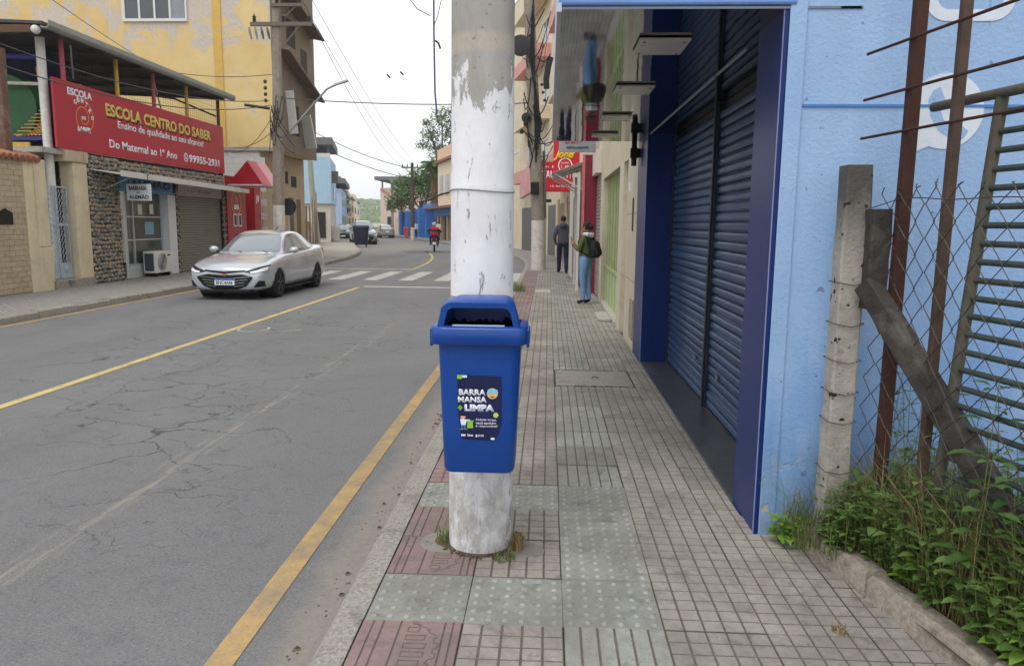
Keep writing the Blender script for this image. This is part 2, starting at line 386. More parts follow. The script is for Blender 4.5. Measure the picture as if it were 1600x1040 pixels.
TS, TG = .395, .0012
def tile_base(mb, w=TS, top=-.0038):
    mb.c = 1; mb.box(TG, TG, -.03, w - TG, TS - TG, top); mb.c = 0
def block(mb, x0, y0, x1, y1, z0, z1, ch=.004):
    mb.add([(x0, y0, z0), (x1, y0, z0), (x1, y1, z0), (x0, y1, z0), (x0 + ch, y0 + ch, z1), (x1 - ch, y0 + ch, z1), (x1 - ch, y1 - ch, z1), (x0 + ch, y1 - ch, z1)],
           [(4, 5, 6, 7), (0, 1, 5, 4), (1, 2, 6, 5), (2, 3, 7, 6), (3, 0, 4, 7)])
def grid_mesh(name, mats, cols=5, w=TS, gx=.0040, gy=.0052):
    mb = MB(); tile_base(mb, w); pt = TS / 5
    for i in range(cols):
        for j in range(5):
            x1 = min((i + 1) * pt - gx, w - .004)
            if x1 - i * pt > .015: block(mb, i * pt + gx, j * pt + gy, x1, (j + 1) * pt - gy, -.0038, 0, .002)
    return _tm(mb, name, mats)
def _tm(mb, name, mats):
    me = mb.mesh(name)
    for m in mats: me.materials.append(m)
    me.polygons.foreach_set('material_index', mb.mi); return me
def tilemat(name, c):
    """worn cement tile: grime clouds, soot specks, pale scuffs, tone differs from tile to tile"""
    k = NT(name); p = k.pos(); a = lin(c); oi = k.n('ShaderNodeObjectInfo').outputs['Random']
    c1 = k.mix(k.ramp(k.noise(p, 28, 5, .7), .3, .7), tuple(v * .84 for v in a), tuple(v * 1.12 for v in a))
    g = k.n('ShaderNodeCombineColor'); f = k.ramp(oi, 0, 1, .86, 1.10)
    for i in range(3): k.l(f, g.inputs[i])
    c1 = k.mix(1., c1, g.outputs[0], 'MULTIPLY')
    c1 = k.mix(k.ramp(k.noise(p, 1.7, 8, .72, .6), .42, .68, 0, .75), c1, (.15, .138, .125))
    c1 = k.mix(k.ramp(k.noise(p, 7., 7, .75, .4), .53, .66, 0, .6), c1, (.115, .105, .095))
    c1 = k.mix(k.ramp(k.noise(p, 60, 3, .6), .66, .72, 0, .6), c1, (.09, .08, .07)); c1 = k.mix(k.ramp(k.noise(p, 11, 6, .7), .62, .74, 0, .4), c1, (.50, .48, .45))
    k.bump(k.noise(p, 130, 4, .7), .45, .004); MATS[name] = k.set(c1, .88, 0., .3); return k.m
M_TB = tilemat('tile_beige', '#9d9890')
M_TP = tilemat('tile_pinkish', '#9c948c')
M_TR = tilemat('tile_red', '#937a76')
M_TG = tilemat('tile_greenish', '#95968f')
M_DOME = tilemat('tile_dome', '#a8aba4')
T_GRID = grid_mesh('tile_grid', [M_TB, M_DIRT]); T_GRIDP = grid_mesh('tile_grid_pink', [M_TP, M_DIRT]); T_GRIDR = grid_mesh('tile_grid_red', [M_TR, M_DIRT])
T_HALF = grid_mesh('tile_grid_cut', [M_TB, M_DIRT], 3, .203)
mb = MB(); mb.box(TG, TG, -.03, TS - TG, TS - TG, -.003); mb.c = 2
for i in range(6):
    for j in range(6):
        cx, cy = (i + .5) * TS / 6, (j + .5) * TS / 6
        mb.loft([[(cx + r * math.cos(R(45 * q)), cy + r * math.sin(R(45 * q)), zz) for q in range(8)] for r, zz in ((.0135, -.003), (.0105, .001), (.0065, .0022))])
T_ALERT = _tm(mb, 'tile_alert', [M_TG, M_DIRT, M_DOME])
mb = MB(); tile_base(mb)
for i in range(6): block(mb, i * TS / 6 + .004, .005, (i + 1) * TS / 6 - .004, TS - .005, -.0038, 0, .0025)
T_DIR = _tm(mb, 'tile_directional', [M_TG, M_DIRT])
def gear_tile(flip):
    mb = MB(); tile_base(mb, top=-.0035); cuts = [0, .045, .085, .155, .33, .362, TS] if not flip else [0, .035, .07, .145, .335, .365, TS]
    for a, b in zip(cuts[:-1], cuts[1:]): block(mb, a + .0028, .004, b - .0028, TS - .004, -.0035, 0, .0012)
    mb.c = 1
    def line(pts, wd=.0042):
        for p, q in zip(pts[:-1], pts[1:]): mb.obox((p[0], p[1], .0004), (q[0], q[1], .0004), wd, .0016)
    sgn = 1 if not flip else -1; y0 = 0 if flip else TS
    fy = lambda v: (y0 - sgn * v)
    arc = []
    for i in range(0, 15):                                   # toothed rim of the half wheel
        t = R(8 + i * 11.5); r = .155 if i % 2 else .135
        arc += [(.185 + r * math.sin(t) * .9, fy(.02 + .17 * (1 - math.cos(t)))), (.185 + (.29 - r) * math.sin(t) * .9, fy(.024 + .172 * (1 - math.cos(t))))]
    line([(min(.318, x), min(max(y, .01), TS - .01)) for x, y in arc])
    for i, ww in enumerate((.045, .075, .085, .085, .075, .05)):   # windows
        yy = fy(.05 + i * .055); line([(.19, yy), (.19 + ww, yy), (.19 + ww * .95, yy - sgn * .032), (.19, yy - sgn * .032), (.19, yy)])
    return _tm(mb, 'tile_gear', [M_TR, M_DIRT])
T_GEAR = gear_tile(False); T_GEAR2 = gear_tile(True)
X0, Y0 = -.705, 2.70
for kk in range(-3, 55):
    y = Y0 + kk * TS
    for c in range(6):
        x = X0 + c * TS
        if c == 5 and y > 3.2: continue
        me = T_GRID
        if c == 0: me = T_GEAR if kk in (-1, 2) else T_GEAR2 if kk in (-2, 1) else T_ALERT if kk in (0, 3) else T_GRIDR
        elif c == 1: me = T_ALERT if kk in (0, 3) else T_GRIDP
        elif c == 2: me = T_ALERT if 0 <= kk <= 3 else T_DIR
        elif c == 4 and y > 3.5: me = T_HALF
        if (kk in (11, 12) and c in (2, 3)) or (kk in (36, 37) and c == 1): continue
        inst(me, pav, (x, y, random.uniform(-.0022, .0015)), (R(random.uniform(-.22, .22)), R(random.uniform(-.22, .22)), R(random.uniform(-.25, .25))), 'tile')
# cut strip of beige tile against the lot
slab = tag(build(MB().box(.10, 7.07, -.03, .86, 7.81, .004), 'manhole_slab', mat('slab_concrete', '#8f8a82', .92, .25, 30, '#5b554c', .6, 3, .7, 50), bevel=.006), 'large grey concrete slab let into the pavement before the shutters', 'manhole cover')
build(MB().tube([(.47, 7.40, .006), (.47, 7.40, .02), (.53, 7.40, .02), (.53, 7.40, .006)], .005, 5), 'lifting_ring', mat('dark_iron', '#4a4038', .7, .2, 30), slab)
slab2 = tag(build(MB().box(-.30, 16.96, -.03, .08, 17.7, .006), 'manhole_slab', M_CONC, bevel=.006), 'small grey concrete slab in the pavement beyond the blue bin', 'manhole cover')
# joints round the slab filled with dark moss
mb = MB()
for q in range(150):
    e = random.random(); side = random.choice((0, 0, 1, 2))
    px, py = ((.095 + e * .77, 7.825) if side == 0 else (.088, 7.06 + e * .76) if side == 1 else (.095 + e * .77, 7.055))
    mb.ball((px, py + random.uniform(-.01, .01), .0), (.008 + .012 * random.random(), .008, .007), 5, 3)
stuff(tag(build(mb, 'moss', mat('moss', '#59583c', .95, .4, 40)), 'dark moss in the joint round the large concrete slab', 'moss'))

# ---- left pavement with its own kerb, and the open yard beyond the yellow building
M_LP = paver_mat('left_pavers', (.36, .34, .315), (.25, .238, .225), 3.2, .78)
lp = structure(build(ribbon(-12, 34, -14.5, -8.80, -.3, 0, solid=True), 'left_pavement', M_LP))
lp2 = structure(build(ribbon(34, 330, -60, lambda s: tl(s) - .05, -.3, -.002, solid=True), 'yard', mat('yard_concrete', '#a09a90', .9, .16, 3, '#746b60', .6, .5, .4, 30)))
lk = structure(build(ribbon(-12, 330, lambda s: tl(s) - .07, lambda s: tl(s) + .05, -.3, -.01, solid=True), 'left_kerb', M_KERB))
s = 5.
while s < 42:
    ln = .95 + .1 * random.random(); a, b = ST(s, -8.75), ST(s + ln, -8.75); rings = []; dz = random.uniform(-.015, .008)
    for j in range(5):
        f = j / 4; px, py = a[0] + (b[0] - a[0]) * f, a[1] + (b[1] - a[1]) * f; e = random.uniform(-.01, .01)
        rings.append([(px - .09, py, -.2), (px - .09, py, .005 + dz), (px + .05 + e, py, .004 + dz), (px + .075 + e, py, -.02 + dz), (px + .09 + e, py, -.2)])
    build(MB().loft(rings), 'kerb_stone', M_KERB, lk, smooth=30); s += ln + .015

# ================================================================== near pole with the bin
def pole_paint():
    k = NT('whitewashed_pole'); p = k.pos(); x, y, z = k.xyz(p)
    rag = k.noise(k.scale(p, (7, 7, 3.)), 1.6, 7, .7, .3); fine = k.noise(p, 60, 4, .7)
    conc = k.mix(k.ramp(k.noise(k.scale(p, (4, 4, 1.2)), 2, 6), .3, .7), (.30, .285, .265), (.44, .43, .41))
    band = k.math('MULTIPLY', k.ramp(k.math('ABSOLUTE', k.math('SUBTRACT', z, 2.34)), .05, .03), .7)
    conc = k.mix(k.math('MULTIPLY', band, k.ramp(fine, .3, .6)), conc, (.56, .47, .36))
    edge = k.math('ADD', z, k.math('MULTIPLY', k.math('SUBTRACT', rag, .5), 1.05))
    wt = k.ramp(edge, 2.16, 2.13)
    chip = k.noise(k.scale(p, (9, 9, 2.6)), 2.4, 7, .72, .5); chipm = k.ramp(chip, .605, .63)
    low = k.math('MULTIPLY', k.ramp(z, .95, .25), k.ramp(k.noise(k.scale(p, (5, 5, 2)), 2.6, 7, .75, .4), .44, .60))
    chipm = k.math('MAXIMUM', chipm, k.math('MULTIPLY', low, .75))
    white = k.mix(k.ramp(k.noise(p, 5, 6, .7), .35, .7), (.74, .74, .77), (.86, .86, .88))
    white = k.mix(k.math('MULTIPLY', k.ramp(z, .55, .1), k.ramp(k.noise(p, 11, 5), .4, .7, 0, .7)), white, (.40, .36, .31))
    m_ = k.math('MULTIPLY', wt, k.math('SUBTRACT', 1., chipm))
    c = k.mix(m_, conc, white); pits = k.ramp(k.noise(p, 34, 2, .4), .68, .72, 0, .5); c = k.mix(k.math('MULTIPLY', pits, k.math('SUBTRACT', 1., m_)), c, (.1, .09, .08))
    k.bump(k.math('ADD', k.math('MULTIPLY', m_, 1.4), k.math('ADD', k.math('MULTIPLY', fine, .5), k.math('MULTIPLY', chip, 1.))), .55, .006)
    return k.set(c, .82, 0., .3)
PX_, PY_ = -.308, 3.455
prof = [(.158 - .009 * z / 1. , z) for z in (-.25, 0, .12, .3)] + [(.153 - .0045 * z, z) for z in (.6, 1.2, 1.68)] + [(.146, 1.70), (.1475, 1.71), (.1465, 1.73)] + [(.1445 - .004 * (z - 1.74), z) for z in (1.74, 2.3, 3, 5, 9.2)]
pole = tag(build(MB().lathe(prof, (PX_, PY_, 0), 40), 'utility_pole', pole_paint(), smooth=60), 'thick concrete pole painted white below, carrying the blue bin', 'utility pole')
for zz, r_ in ((1.705, .0025), (.47, .003), (1.22, .003)):
    pts = [(PX_ + (.1505) * math.cos(R(a)), PY_ + .1505 * math.sin(R(a)), zz + .006 * math.sin(R(a * 2))) for a in range(0, 361, 15)]
    build(MB().tube(pts, r_, 5), 'tie_wire', mat('grey_wire', '#8f8f90', .6, .2, 30), pole)
# cable looping past the pole at the tie
build(MB().tube([(PX_ - .15, PY_ - .02, 1.70), (PX_ - .19, PY_ - .03, 1.69), (PX_ - .24, PY_ - .02, 1.665), (PX_ - .3, PY_ + .02, 1.655)], .004, 5), 'loose_wire', mat('black_cable', '#26262a', .6, .2, 30), pole)
# cement patch and a ring of loose earth round the foot
def blobdisc(r0, jit, z, seed, n=48):
    rr = random.Random(seed); ph = [rr.random() * 6.28 for _ in range(5)]; pts = []
    for a in range(n):
        t = a * 2 * math.pi / n; r_ = r0 * (1 + jit * sum(math.sin((q + 2) * t + ph[q]) / (q + 2) for q in range(5)))
        pts.append((PX_ + r_ * math.cos(t), PY_ + r_ * math.sin(t)))
    return MB().prism(pts, 'z', -.02, z)
structure(build(blobdisc(.215, .5, .0025, 3), 'cement_patch', mat('grey_cement', '#86817a', .93, .2, 16, '#5a544b', .75, 4, .8, 60), bevel=.002))
structure(build(blobdisc(.185, .22, .0065, 8), 'soil_ring', M_SOIL, bevel=.003))
mb = MB()
for q in range(70):
    a = random.uniform(190, 370); r_ = random.uniform(.165, .205); h = random.uniform(.002, .008)
    mb.ball((PX_ + r_ * math.cos(R(a)), PY_ + r_ * math.sin(R(a)), .006), (h * 1.6, h, h), 5, 4, Matrix.Rotation(random.random() * 6, 3, 'Z'))
stuff(tag(build(mb, 'crumbs', M_SOIL, smooth=True), 'crumbled mortar and earth round the foot of the white pole', 'debris'))
def leafmat(name, a, b, rough=.5):
    k = NT(name); gi = k.n('ShaderNodeNewGeometry'); rn = gi.outputs['Random Per Island']
    c = k.mix(rn, lin(a), lin(b)); n = k.noise(gi.outputs['Position'], 30, 3); c = k.mix(k.ramp(n, .3, .7, 0, .3), c, tuple(v * .6 for v in lin(a)))
    k.set(c, rough, 0., .35); k.b.inputs['Transmission Weight'].default_value = 0.
    tr = k.n('ShaderNodeBsdfTranslucent'); k.l(c, tr.inputs[0]); ms = k.n('ShaderNodeMixShader'); ms.inputs[0].default_value = .25
    k.l(k.b.outputs[0], ms.inputs[1]); k.l(tr.outputs[0], ms.inputs[2]); k.l(ms.outputs[0], k.o.inputs[0]); MATS[name] = k.m; return k.m
M_GRASS = leafmat('grass_blades', '#5d7436', '#8b9454'); M_DRY = leafmat('dry_grass', '#93805a', '#b39c72')
def blade(mb, p, d, h, w_, lean):
    p = Vector(p); d = Vector((math.cos(d), math.sin(d), 0)); a = Vector((-d.y, d.x, 0)) * w_
    q1 = p + d * lean * .25 + Vector((0, 0, h * .6)); q2 = p + d * lean + Vector((0, 0, h))
    mb.add([p - a, p + a, q1 + a * .8, q1 - a * .8, q2], [(0, 1, 2, 3), (3, 2, 4)])
def tuft(name, label, c, n, r_, h, m, group=None):
    mb = MB()
    for q in range(n):
        a = random.random() * 6.283; rr = r_ * math.sqrt(random.random()); hh = h * random.uniform(.4, 1.1)
        blade(mb, (c[0] + rr * math.cos(a), c[1] + rr * math.sin(a), c[2]), random.random() * 6.283, hh, random.uniform(.0015, .0032), hh * random.uniform(.2, .9))
    return tag(build(mb, name, m, fix=False), label, 'grass', group)
tuft('grass_tuft', 'small green grass tuft at the road side of the white pole foot', (PX_ - .175, PY_ - .03, .0), 40, .035, .11, M_GRASS)
tuft('grass_tuft', 'low green grass in front of the white pole foot', (PX_ + .13, PY_ - .19, .0), 60, .05, .045, M_GRASS)
tuft('grass_tuft', 'dry straw coloured tuft at the shop side of the white pole foot', (PX_ + .175, PY_ - .08, .0), 55, .04, .12, M_DRY)
tuft('grass_tuft', 'small pale tuft in the joints of the beige tiles', (1.16, 2.73, .0), 40, .035, .035, M_DRY)
tuft('grass_tuft', 'patch of green grass on the kerb just beyond the white pole', (-.72, 17.2, .0), 260, .22, .28, M_GRASS)
tuft('grass_tuft', 'low grass growing between the two walking people on the pavement', (.72, 21.4, .0), 120, .2, .1, M_GRASS)

# ------------------------------------------------------------------ the bin
M_BIN = mat('blue_plastic', '#084293', .32, .06, 5, '#2a4f8c', .45, 9, .06, 200, spec=.5)
M_BLK = mat('black_plastic', '#0d0d0f', .5, .2, 20)
BX, BF = -.282, 3.0
bin_ = thing('litter_bin', 'blue plastic litter bin with hooded opening strapped to the white pole', 'litter bin', (BX, 3.13, .5))
def rr_ring(w_, d, r, z, yf, n=6): return [(BX + x, yf + d / 2 + y, z) for x, y in rrect(w_, d, r, n)]
body = MB()
rings = [rr_ring(.27, .2, .035, .508, 3.045), rr_ring(.292, .222, .04, .500, 3.035), rr_ring(.306, .236, .042, .515, 3.028), rr_ring(.32, .25, .045, .7, 3.021), rr_ring(.345, .272, .048, 1.06, 3.004), rr_ring(.345, .272, .048, 1.10, 3.003)]
body.loft(rings, caps=False); body.add([v for v in rings[0]], [tuple(range(len(rings[0])))[::-1]])
inner = [[(BX + (x - BX) * .97, y + (.006 if y < 3.14 else -.006), z) for x, y, z in r] for r in rings[1:]]; body.loft(inner[::-1], caps=False)
build(body, 'body', M_BIN, bin_, smooth=50)
rim = MB(); o_ = [rr_ring(.392, .312, .05, 1.062, 2.983), rr_ring(.404, .324, .055, 1.068, 2.977), rr_ring(.40, .32, .055, 1.128, 2.979), rr_ring(.388, .308, .05, 1.136, 2.985), rr_ring(.34, .262, .045, 1.139, 3.008), rr_ring(.335, .257, .045, 1.07, 3.010), rr_ring(.392, .312, .05, 1.062, 2.983)]
rim.loft(o_, caps=False); build(rim, 'rim', M_BIN, bin_, smooth=50)
for sx in (-1, 1):
    build(MB().box(BX + sx * .198, 3.05, 1.045, BX + sx * .210, 3.2, 1.12), 'clasp', M_BIN, bin_, bevel=.004)
# hood: a thick rounded trapezoid shell, open at the front
def hood_prof(w0, w1, zb, zt, r, n=7):
    pts = [(-w0 / 2, zb)]
    for i in range(n):
        t = R(180 - 90 * i / (n - 1)); pts.append((-w1 / 2 + r + r * math.cos(t), zt - r + r * math.sin(t)))
    for i in range(n):
        t = R(90 - 90 * i / (n - 1)); pts.append((w1 / 2 - r + r * math.cos(t), zt - r + r * math.sin(t)))
    return pts + [(w0 / 2, zb)]
def hp(w0, w1, zt, r, y, zb=1.132): return [(BX + x, y, z) for x, z in hood_prof(w0, w1, zb, zt, r)]
oF = hp(.340, .312, 1.237, .046, 2.997); oF2 = hp(.348, .320, 1.243, .05, 3.008); oM = hp(.342, .306, 1.254, .05, 3.06); oB = hp(.325, .285, 1.246, .05, 3.262)
iF = hp(.294, .270, 1.215, .034, 2.999); iM = hp(.296, .272, 1.218, .034, 3.012); iB = hp(.28, .25, 1.230, .03, 3.25)
hd = MB(); hd.loft([iB, iM, iF, oF, oF2, oM, oB], close=False, caps=False)
hd.add(oB, [tuple(range(len(oB)))]); hd.add(iB, [tuple(range(len(iB)))[::-1]])
build(hd, 'hood', M_BIN, bin_, smooth=50)
build(MB().box(BX - .158, 2.999, 1.122, BX + .158, 3.016, 1.1395), 'opening_sill', M_BIN, bin_, bevel=.004)
build(MB().box(BX - .108, 2.9975, 1.1392, BX + .108, 3.02, 1.1435), 'sill_strip', mat('pale_blue_plastic', '#a9bedb', .5, .05), bin_)
for sx, wd in ((-.148, .012), (.150, .009)):
    build(MB().box(BX + sx - wd / 2, 3.0, 1.2365, BX + sx + wd / 2, 3.03, 1.238), 'worn_patch', mat('white_scuff', '#e2e6ee', .5, .05), bin_) if False else None
# black bag inside, crumpled
mb = MB(); rng = random.Random(3); nx, ny = 22, 10; V = []
for j in range(ny + 1):
    for i in range(nx + 1):
        V.append((BX - .152 + .304 * i / nx, 3.018 + .225 * j / ny, 1.070 + .05 * j / ny + rng.uniform(0, .03)))
mb.add(V, [(j * (nx + 1) + i, j * (nx + 1) + i + 1, (j + 1) * (nx + 1) + i + 1, (j + 1) * (nx + 1) + i) for j in range(ny) for i in range(nx)])
build(mb, 'bin_bag', mat('black_bag', '#0a0a0b', .22, .2, 30, spec=.6), bin_)
for z_, y_ in ((.62, 3.255), (.95, 3.272)): build(MB().box(BX - .06, y_, z_, BX + .06, 3.313, z_ + .04), 'bracket', mat('steel', '#8a8c90', .45, .1, 30, metal=.8), bin_)
# poster on the bin's front (slopes with the body)
def fy_(z): return 3.004 + (1.06 - z) / .36 * .017 - .0016
ang = math.atan2(.017, .36)
ROT_P = (R(90) + ang, 0, 0)
pz0, pz1, pxl = .648, .934, -.371
pout = [(.000, .286), (.186, .281), (.188, .085), (.176, .03), (.158, .0), (.022, .004), (.012, .04), (.003, .14)]
post = sheet(pout, 'poster', mat('poster_navy', '#161d4a', .45, .12, 14, '#2c3560', .4, 8, .05), bin_, (pxl, fy_(pz0), pz0), ROT_P, .0014)
OFF[post.name] = Vector((0, 0, 0))
def on_post(o, x, y, e=.0016):
    o.location = (x, y, e); o.rotation_euler = (0, 0, 0); return o
M_PW = mat('print_white', '#e8ecf4', .5, .03); M_PB = mat('print_lilac', '#a9b9ee', .5, .03); M_PG = mat('print_green', '#8cc63f', .5, .05); M_PY = mat('print_yellow', '#f1c27a', .5, .05); M_PC = mat('print_cyan', '#7fc9ea', .5, .05)
def ptxt(b, x, y, w_, h, m, bold=.03, e=.0018, nm='lettering'): return on_post(text(b, nm, m, post, (0, 0, 0), (0, 0, 0), w_, h, bold, ext=.0006), x, y, e)
def psh(poly, x, y, m, e=.0018, nm='print'): return on_post(sheet(poly, nm, m, post, (0, 0, 0), (0, 0, 0), .0005), x, y, e)
ptxt('BARRA', .007, .198, .113, .026, M_PW, .04); ptxt('MANSA', .003, .166, .122, .026, M_PW, .04)
ptxt('LIMPA', .030, .127, .128, .032, M_PB, .075, .0016, 'lettering_glow'); ptxt('LIMPA', .033, .130, .121, .027, M_PW, .04, .0024)
psh([[(.003, .139), (.021, .139), (.021, .147), (.003, .147)], [(.008, .133), (.016, .133), (.016, .153), (.008, .153)]], 0, 0, M_PG)
psh([(0, 0), (.02, 0), (.02, .017), (0, .017)], 0, .268, M_PG); psh([(0, 0), (.02, 0), (.02, .010), (0, .010)], .021, .274, M_PW)
psh(circ(0, 0, .023, 20), .148, .207, M_PY); psh([(-.022, -.007), (.025, -.003), (.021, .012), (-.018, .014)], .148, .212, M_PC, .0026); psh([(-.012, 0), (-.006, -.005), (.006, -.005), (.012, 0)], .148, .196, mat('print_brown', '#6b3a2a', .5, .05), .0026)
psh(circ(0, 0, .011, 14), .163, .113, mat('print_pale_green', '#b7d77a', .5, .05))
ptxt('Cidade limpa,', .078, .085, .088, .0115, M_PW, .01); ptxt('você também', .078, .0715, .086, .0115, M_PW, .01); ptxt('é responsável!', .078, .057, .092, .0115, M_PW, .01)
psh([(0, .001), (.026, .001), (.024, .030), (.002, .030)], .041, .053, M_PG); psh([(0, 0), (.03, 0), (.03, .004), (0, .004)], .04, .083, M_PG)
psh(circ(0, 0, .0105, 14), .024, .103, mat('print_skin', '#e3b39b', .5, .05)); psh(circ(0, 0, .0105, 10, 0, math.pi), .024, .107, mat('print_dark', '#1b1512', .5, .05), .0024)
psh([(0, 0), (.018, 0), (.024, .022), (.038, .020), (.038, .025), (-.004, .027)], .016, .066, M_PW); psh([(0, 0), (.007, 0), (.007, .016), (.011, .016), (.011, 0), (.018, 0), (.018, .019), (0, .019)], .016, .049, mat('print_blue', '#3f6fc4', .5, .05))
psh([(0, 0), (.035, 0), (.035, .0016), (0, .0016)], .008, .047, M_PG)
ptxt('SAAE', .086, .016, .026, .010, M_PW, .02)
psh([(0, 0), (.018, 0), (.018, .008), (0, .008)], .016, .018, M_PW); psh([[(.0, 0), (.004, 0), (.004, .009), (0, .009)], [(.006, 0), (.012, 0), (.012, .007), (.006, .007)], [(.014, 0), (.023, 0), (.023, .006), (.014, .006)]], .043, .018, M_PW)
psh([(0, 0), (.007, 0), (.0065, .006), (.0035, .013), (.0005, .006)], .077, .015, M_PW); psh([(0, 0), (.016, 0), (.016, .009), (0, .009)], .142, .004, M_PW)

# ---- grit, dead leaves and crumbs along the gutter and kerb
r0_ = random.Random(44); mb = MB()
for q in range(260):
    y = 2.2 + 14 * r0_.random() ** 1.5; x = -.865 - abs(r0_.gauss(0, .10)); h = r0_.uniform(.0015, .0045)
    mb.ball((x, y, RZ + h * .6), (h * 1.5, h * 1.2, h), 5, 3, Matrix.Rotation(r0_.random() * 6, 3, 'Z'))
stuff(tag(build(mb, 'grit', mat('grit_sand', '#6f6252', .95, .3, 30), smooth=True, fix=False), 'loose grit lying in the gutter along the near kerb', 'grit'))
mb = MB()
for q in range(34):
    y = r0_.choice((r0_.uniform(2.3, 9), r0_.gauss(6.2, .25))); x = -.86 - abs(r0_.gauss(0, .06)); a = r0_.random() * 6.28; mb.add([(x, y, RZ + .006), (x + .02 * math.cos(a), y + .02 * math.sin(a), RZ + .014), (x + .035 * math.cos(a + .5), y + .035 * math.sin(a + .5), RZ + .006), (x + .02 * math.cos(a + 1), y + .02 * math.sin(a + 1), RZ + .012)], [(0, 1, 2), (0, 2, 3)])
for q in range(60):
    x = r0_.uniform(-.7, 1.3); y = r0_.uniform(2.3, 9); a = r0_.random() * 6.28; l_ = r0_.uniform(.006, .014)
    mb.add([(x, y, .003), (x + l_ * math.cos(a), y + l_ * math.sin(a), .006), (x + l_ * 1.8 * math.cos(a + .4), y + l_ * 1.8 * math.sin(a + .4), .003)], [(0, 1, 2)])
stuff(tag(build(mb, 'leaf_litter', mat('dead_leaf', '#4a3a2a', .9, .4, 20), fix=False), 'scattered dead leaf bits in the gutter and on the tiles', 'litter'))

# ================================================================== blue shop on the right
def blue_wall():
    k = NT('light_blue_wall'); p = k.pos(); x, y, z = k.xyz(p)
    n = k.noise(p, 1.3, 6, .65, .3); f = k.noise(p, 48, 6, .7)
    c = k.mix(k.ramp(n, .3, .7), (.30, .475, .76), (.37, .545, .82))
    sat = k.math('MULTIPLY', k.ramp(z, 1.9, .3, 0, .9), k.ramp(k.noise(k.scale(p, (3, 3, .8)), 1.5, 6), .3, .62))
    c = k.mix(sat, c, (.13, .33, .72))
    drip = k.noise(k.scale(p, (16, 16, .9)), 1.6, 5, .6); c = k.mix(k.ramp(drip, .66, .72, 0, .5), c, (.09, .24, .56))
    fade = k.noise(k.scale(p, (1.2, 1.2, .6)), 1.9, 7, .7, .6); c = k.mix(k.ramp(fade, .52, .72, 0, .28), c, (.45, .60, .82)); c = k.mix(k.ramp(fade, .44, .28, 0, .40), c, (.20, .37, .68))
    run = k.noise(k.scale(p, (9, 9, .35)), 1.5, 6, .7, .1); c = k.mix(k.ramp(run, .58, .74, 0, .35), c, (.23, .33, .50))
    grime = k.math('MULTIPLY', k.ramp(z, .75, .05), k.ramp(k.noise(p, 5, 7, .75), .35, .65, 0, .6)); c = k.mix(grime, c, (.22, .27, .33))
    chip = k.math('MULTIPLY', k.ramp(k.noise(p, 9, 6, .7), .57, .61), k.ramp(z, .45, .12)); c = k.mix(chip, c, (.52, .49, .44))
    dots = k.ramp(k.noise(p, 21, 1, .3), .755, .78, 0, .6); c = k.mix(dots, c, (.10, .17, .32))
    k.bump(k.math('ADD', f, k.math('MULTIPLY', chip, -2.)), .55, .010); return k.set(c, .55, 0., .4)
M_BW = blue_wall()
M_NAVY = mat('navy_cladding', '#16226f', .10, .04, 3, bump=.02, bs=6, spec=.55)
def wavy(name, c, rough, metal, amp, sc_):
    k = NT(name); p = k.pos(); n = k.noise(k.scale(p, (1.2, .55, 1)), sc_, 2, .5, .2); k.bump(n, amp, .05); return k.set(c, rough, metal, .9 if metal else .3)
M_SOF = wavy('mirror_panel', (.15, .16, .20), .04, 1., .03, 3.2)
M_NAVYG = wavy('glossy_navy', (.006, .028, .15), .34, 0., .03, 4.)
shop = thing('blue_shop', 'light blue shop with navy pillars, mirrored canopy and closed shutters', 'building', (3, 6, 0))
FX = 1.08; SX = 1.38; YN, YP, YF, YE, ZS = 3.65, 4.08, 8.39, 9.15, 2.57
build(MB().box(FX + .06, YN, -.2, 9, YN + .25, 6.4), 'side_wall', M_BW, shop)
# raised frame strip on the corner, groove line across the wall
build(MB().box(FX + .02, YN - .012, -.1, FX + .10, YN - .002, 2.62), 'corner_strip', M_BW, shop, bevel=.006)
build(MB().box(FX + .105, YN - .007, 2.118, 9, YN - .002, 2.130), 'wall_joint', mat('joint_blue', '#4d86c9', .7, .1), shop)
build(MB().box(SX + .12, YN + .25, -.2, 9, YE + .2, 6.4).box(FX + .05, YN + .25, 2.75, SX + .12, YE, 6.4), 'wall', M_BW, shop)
build(MB().box(FX, YN + .001, -.03, SX + .1, YP, ZS - .01), 'pillar', [M_NAVYG], shop)
build(MB().box(FX, YF, -.03, SX + .1, YE, ZS - .01), 'pillar', [M_NAVYG], shop)
for yy in (YN + .0, YF - .001): build(MB().box(FX - .004, yy, -.02, FX - .001, yy + .012, ZS - .01), 'edge_trim', mat('pale_edge', '#8d93c4', .4, .1), shop)
build(MB().box(.03, YN - .02, ZS, FX + .05, YE + .05, ZS + .9), 'canopy', mat('canopy_blue', '#6f97d8', .35, .08, 4, spec=.5), shop, bevel=.012)
build(MB().box(.045, YN - .005, ZS - .014, SX + .05, YE + .04, ZS - .003), 'soffit', M_SOF, shop)
build(MB().box(.022, YN - .025, ZS - .03, .044, YE + .06, ZS + .01), 'canopy_edge', mat('pale_metal', '#c3c9d3', .4, .08, 6, metal=.5), shop)
build(MB().box(FX + .02, YP + .35, ZS - .022, FX + .032, YP + 1.1, ZS - .0145), 'ceiling_trim', mat('trim_grey', '#aab0c0', .4), shop)
build(MB().box(FX + .02, YP + 1.15, ZS - .022, FX + .032, YF, ZS - .0145), 'ceiling_trim', mat('trim_grey', '#aab0c0', .4), shop)
build(MB().box(SX + .03, YP, ZS - .17, SX + .1, YF, ZS - .015), 'shutter_box', mat('dark_box', '#10131f', .5, .1), shop, bevel=.006)
thr = build(MB().box(FX - .01, YP - .02, -.1, SX + .04, YF + .05, .012), 'threshold', mat('black_granite', '#46484c', .35, .18, 5, '#6f6a66', .35, 2.5, .05), shop, bevel=.004)
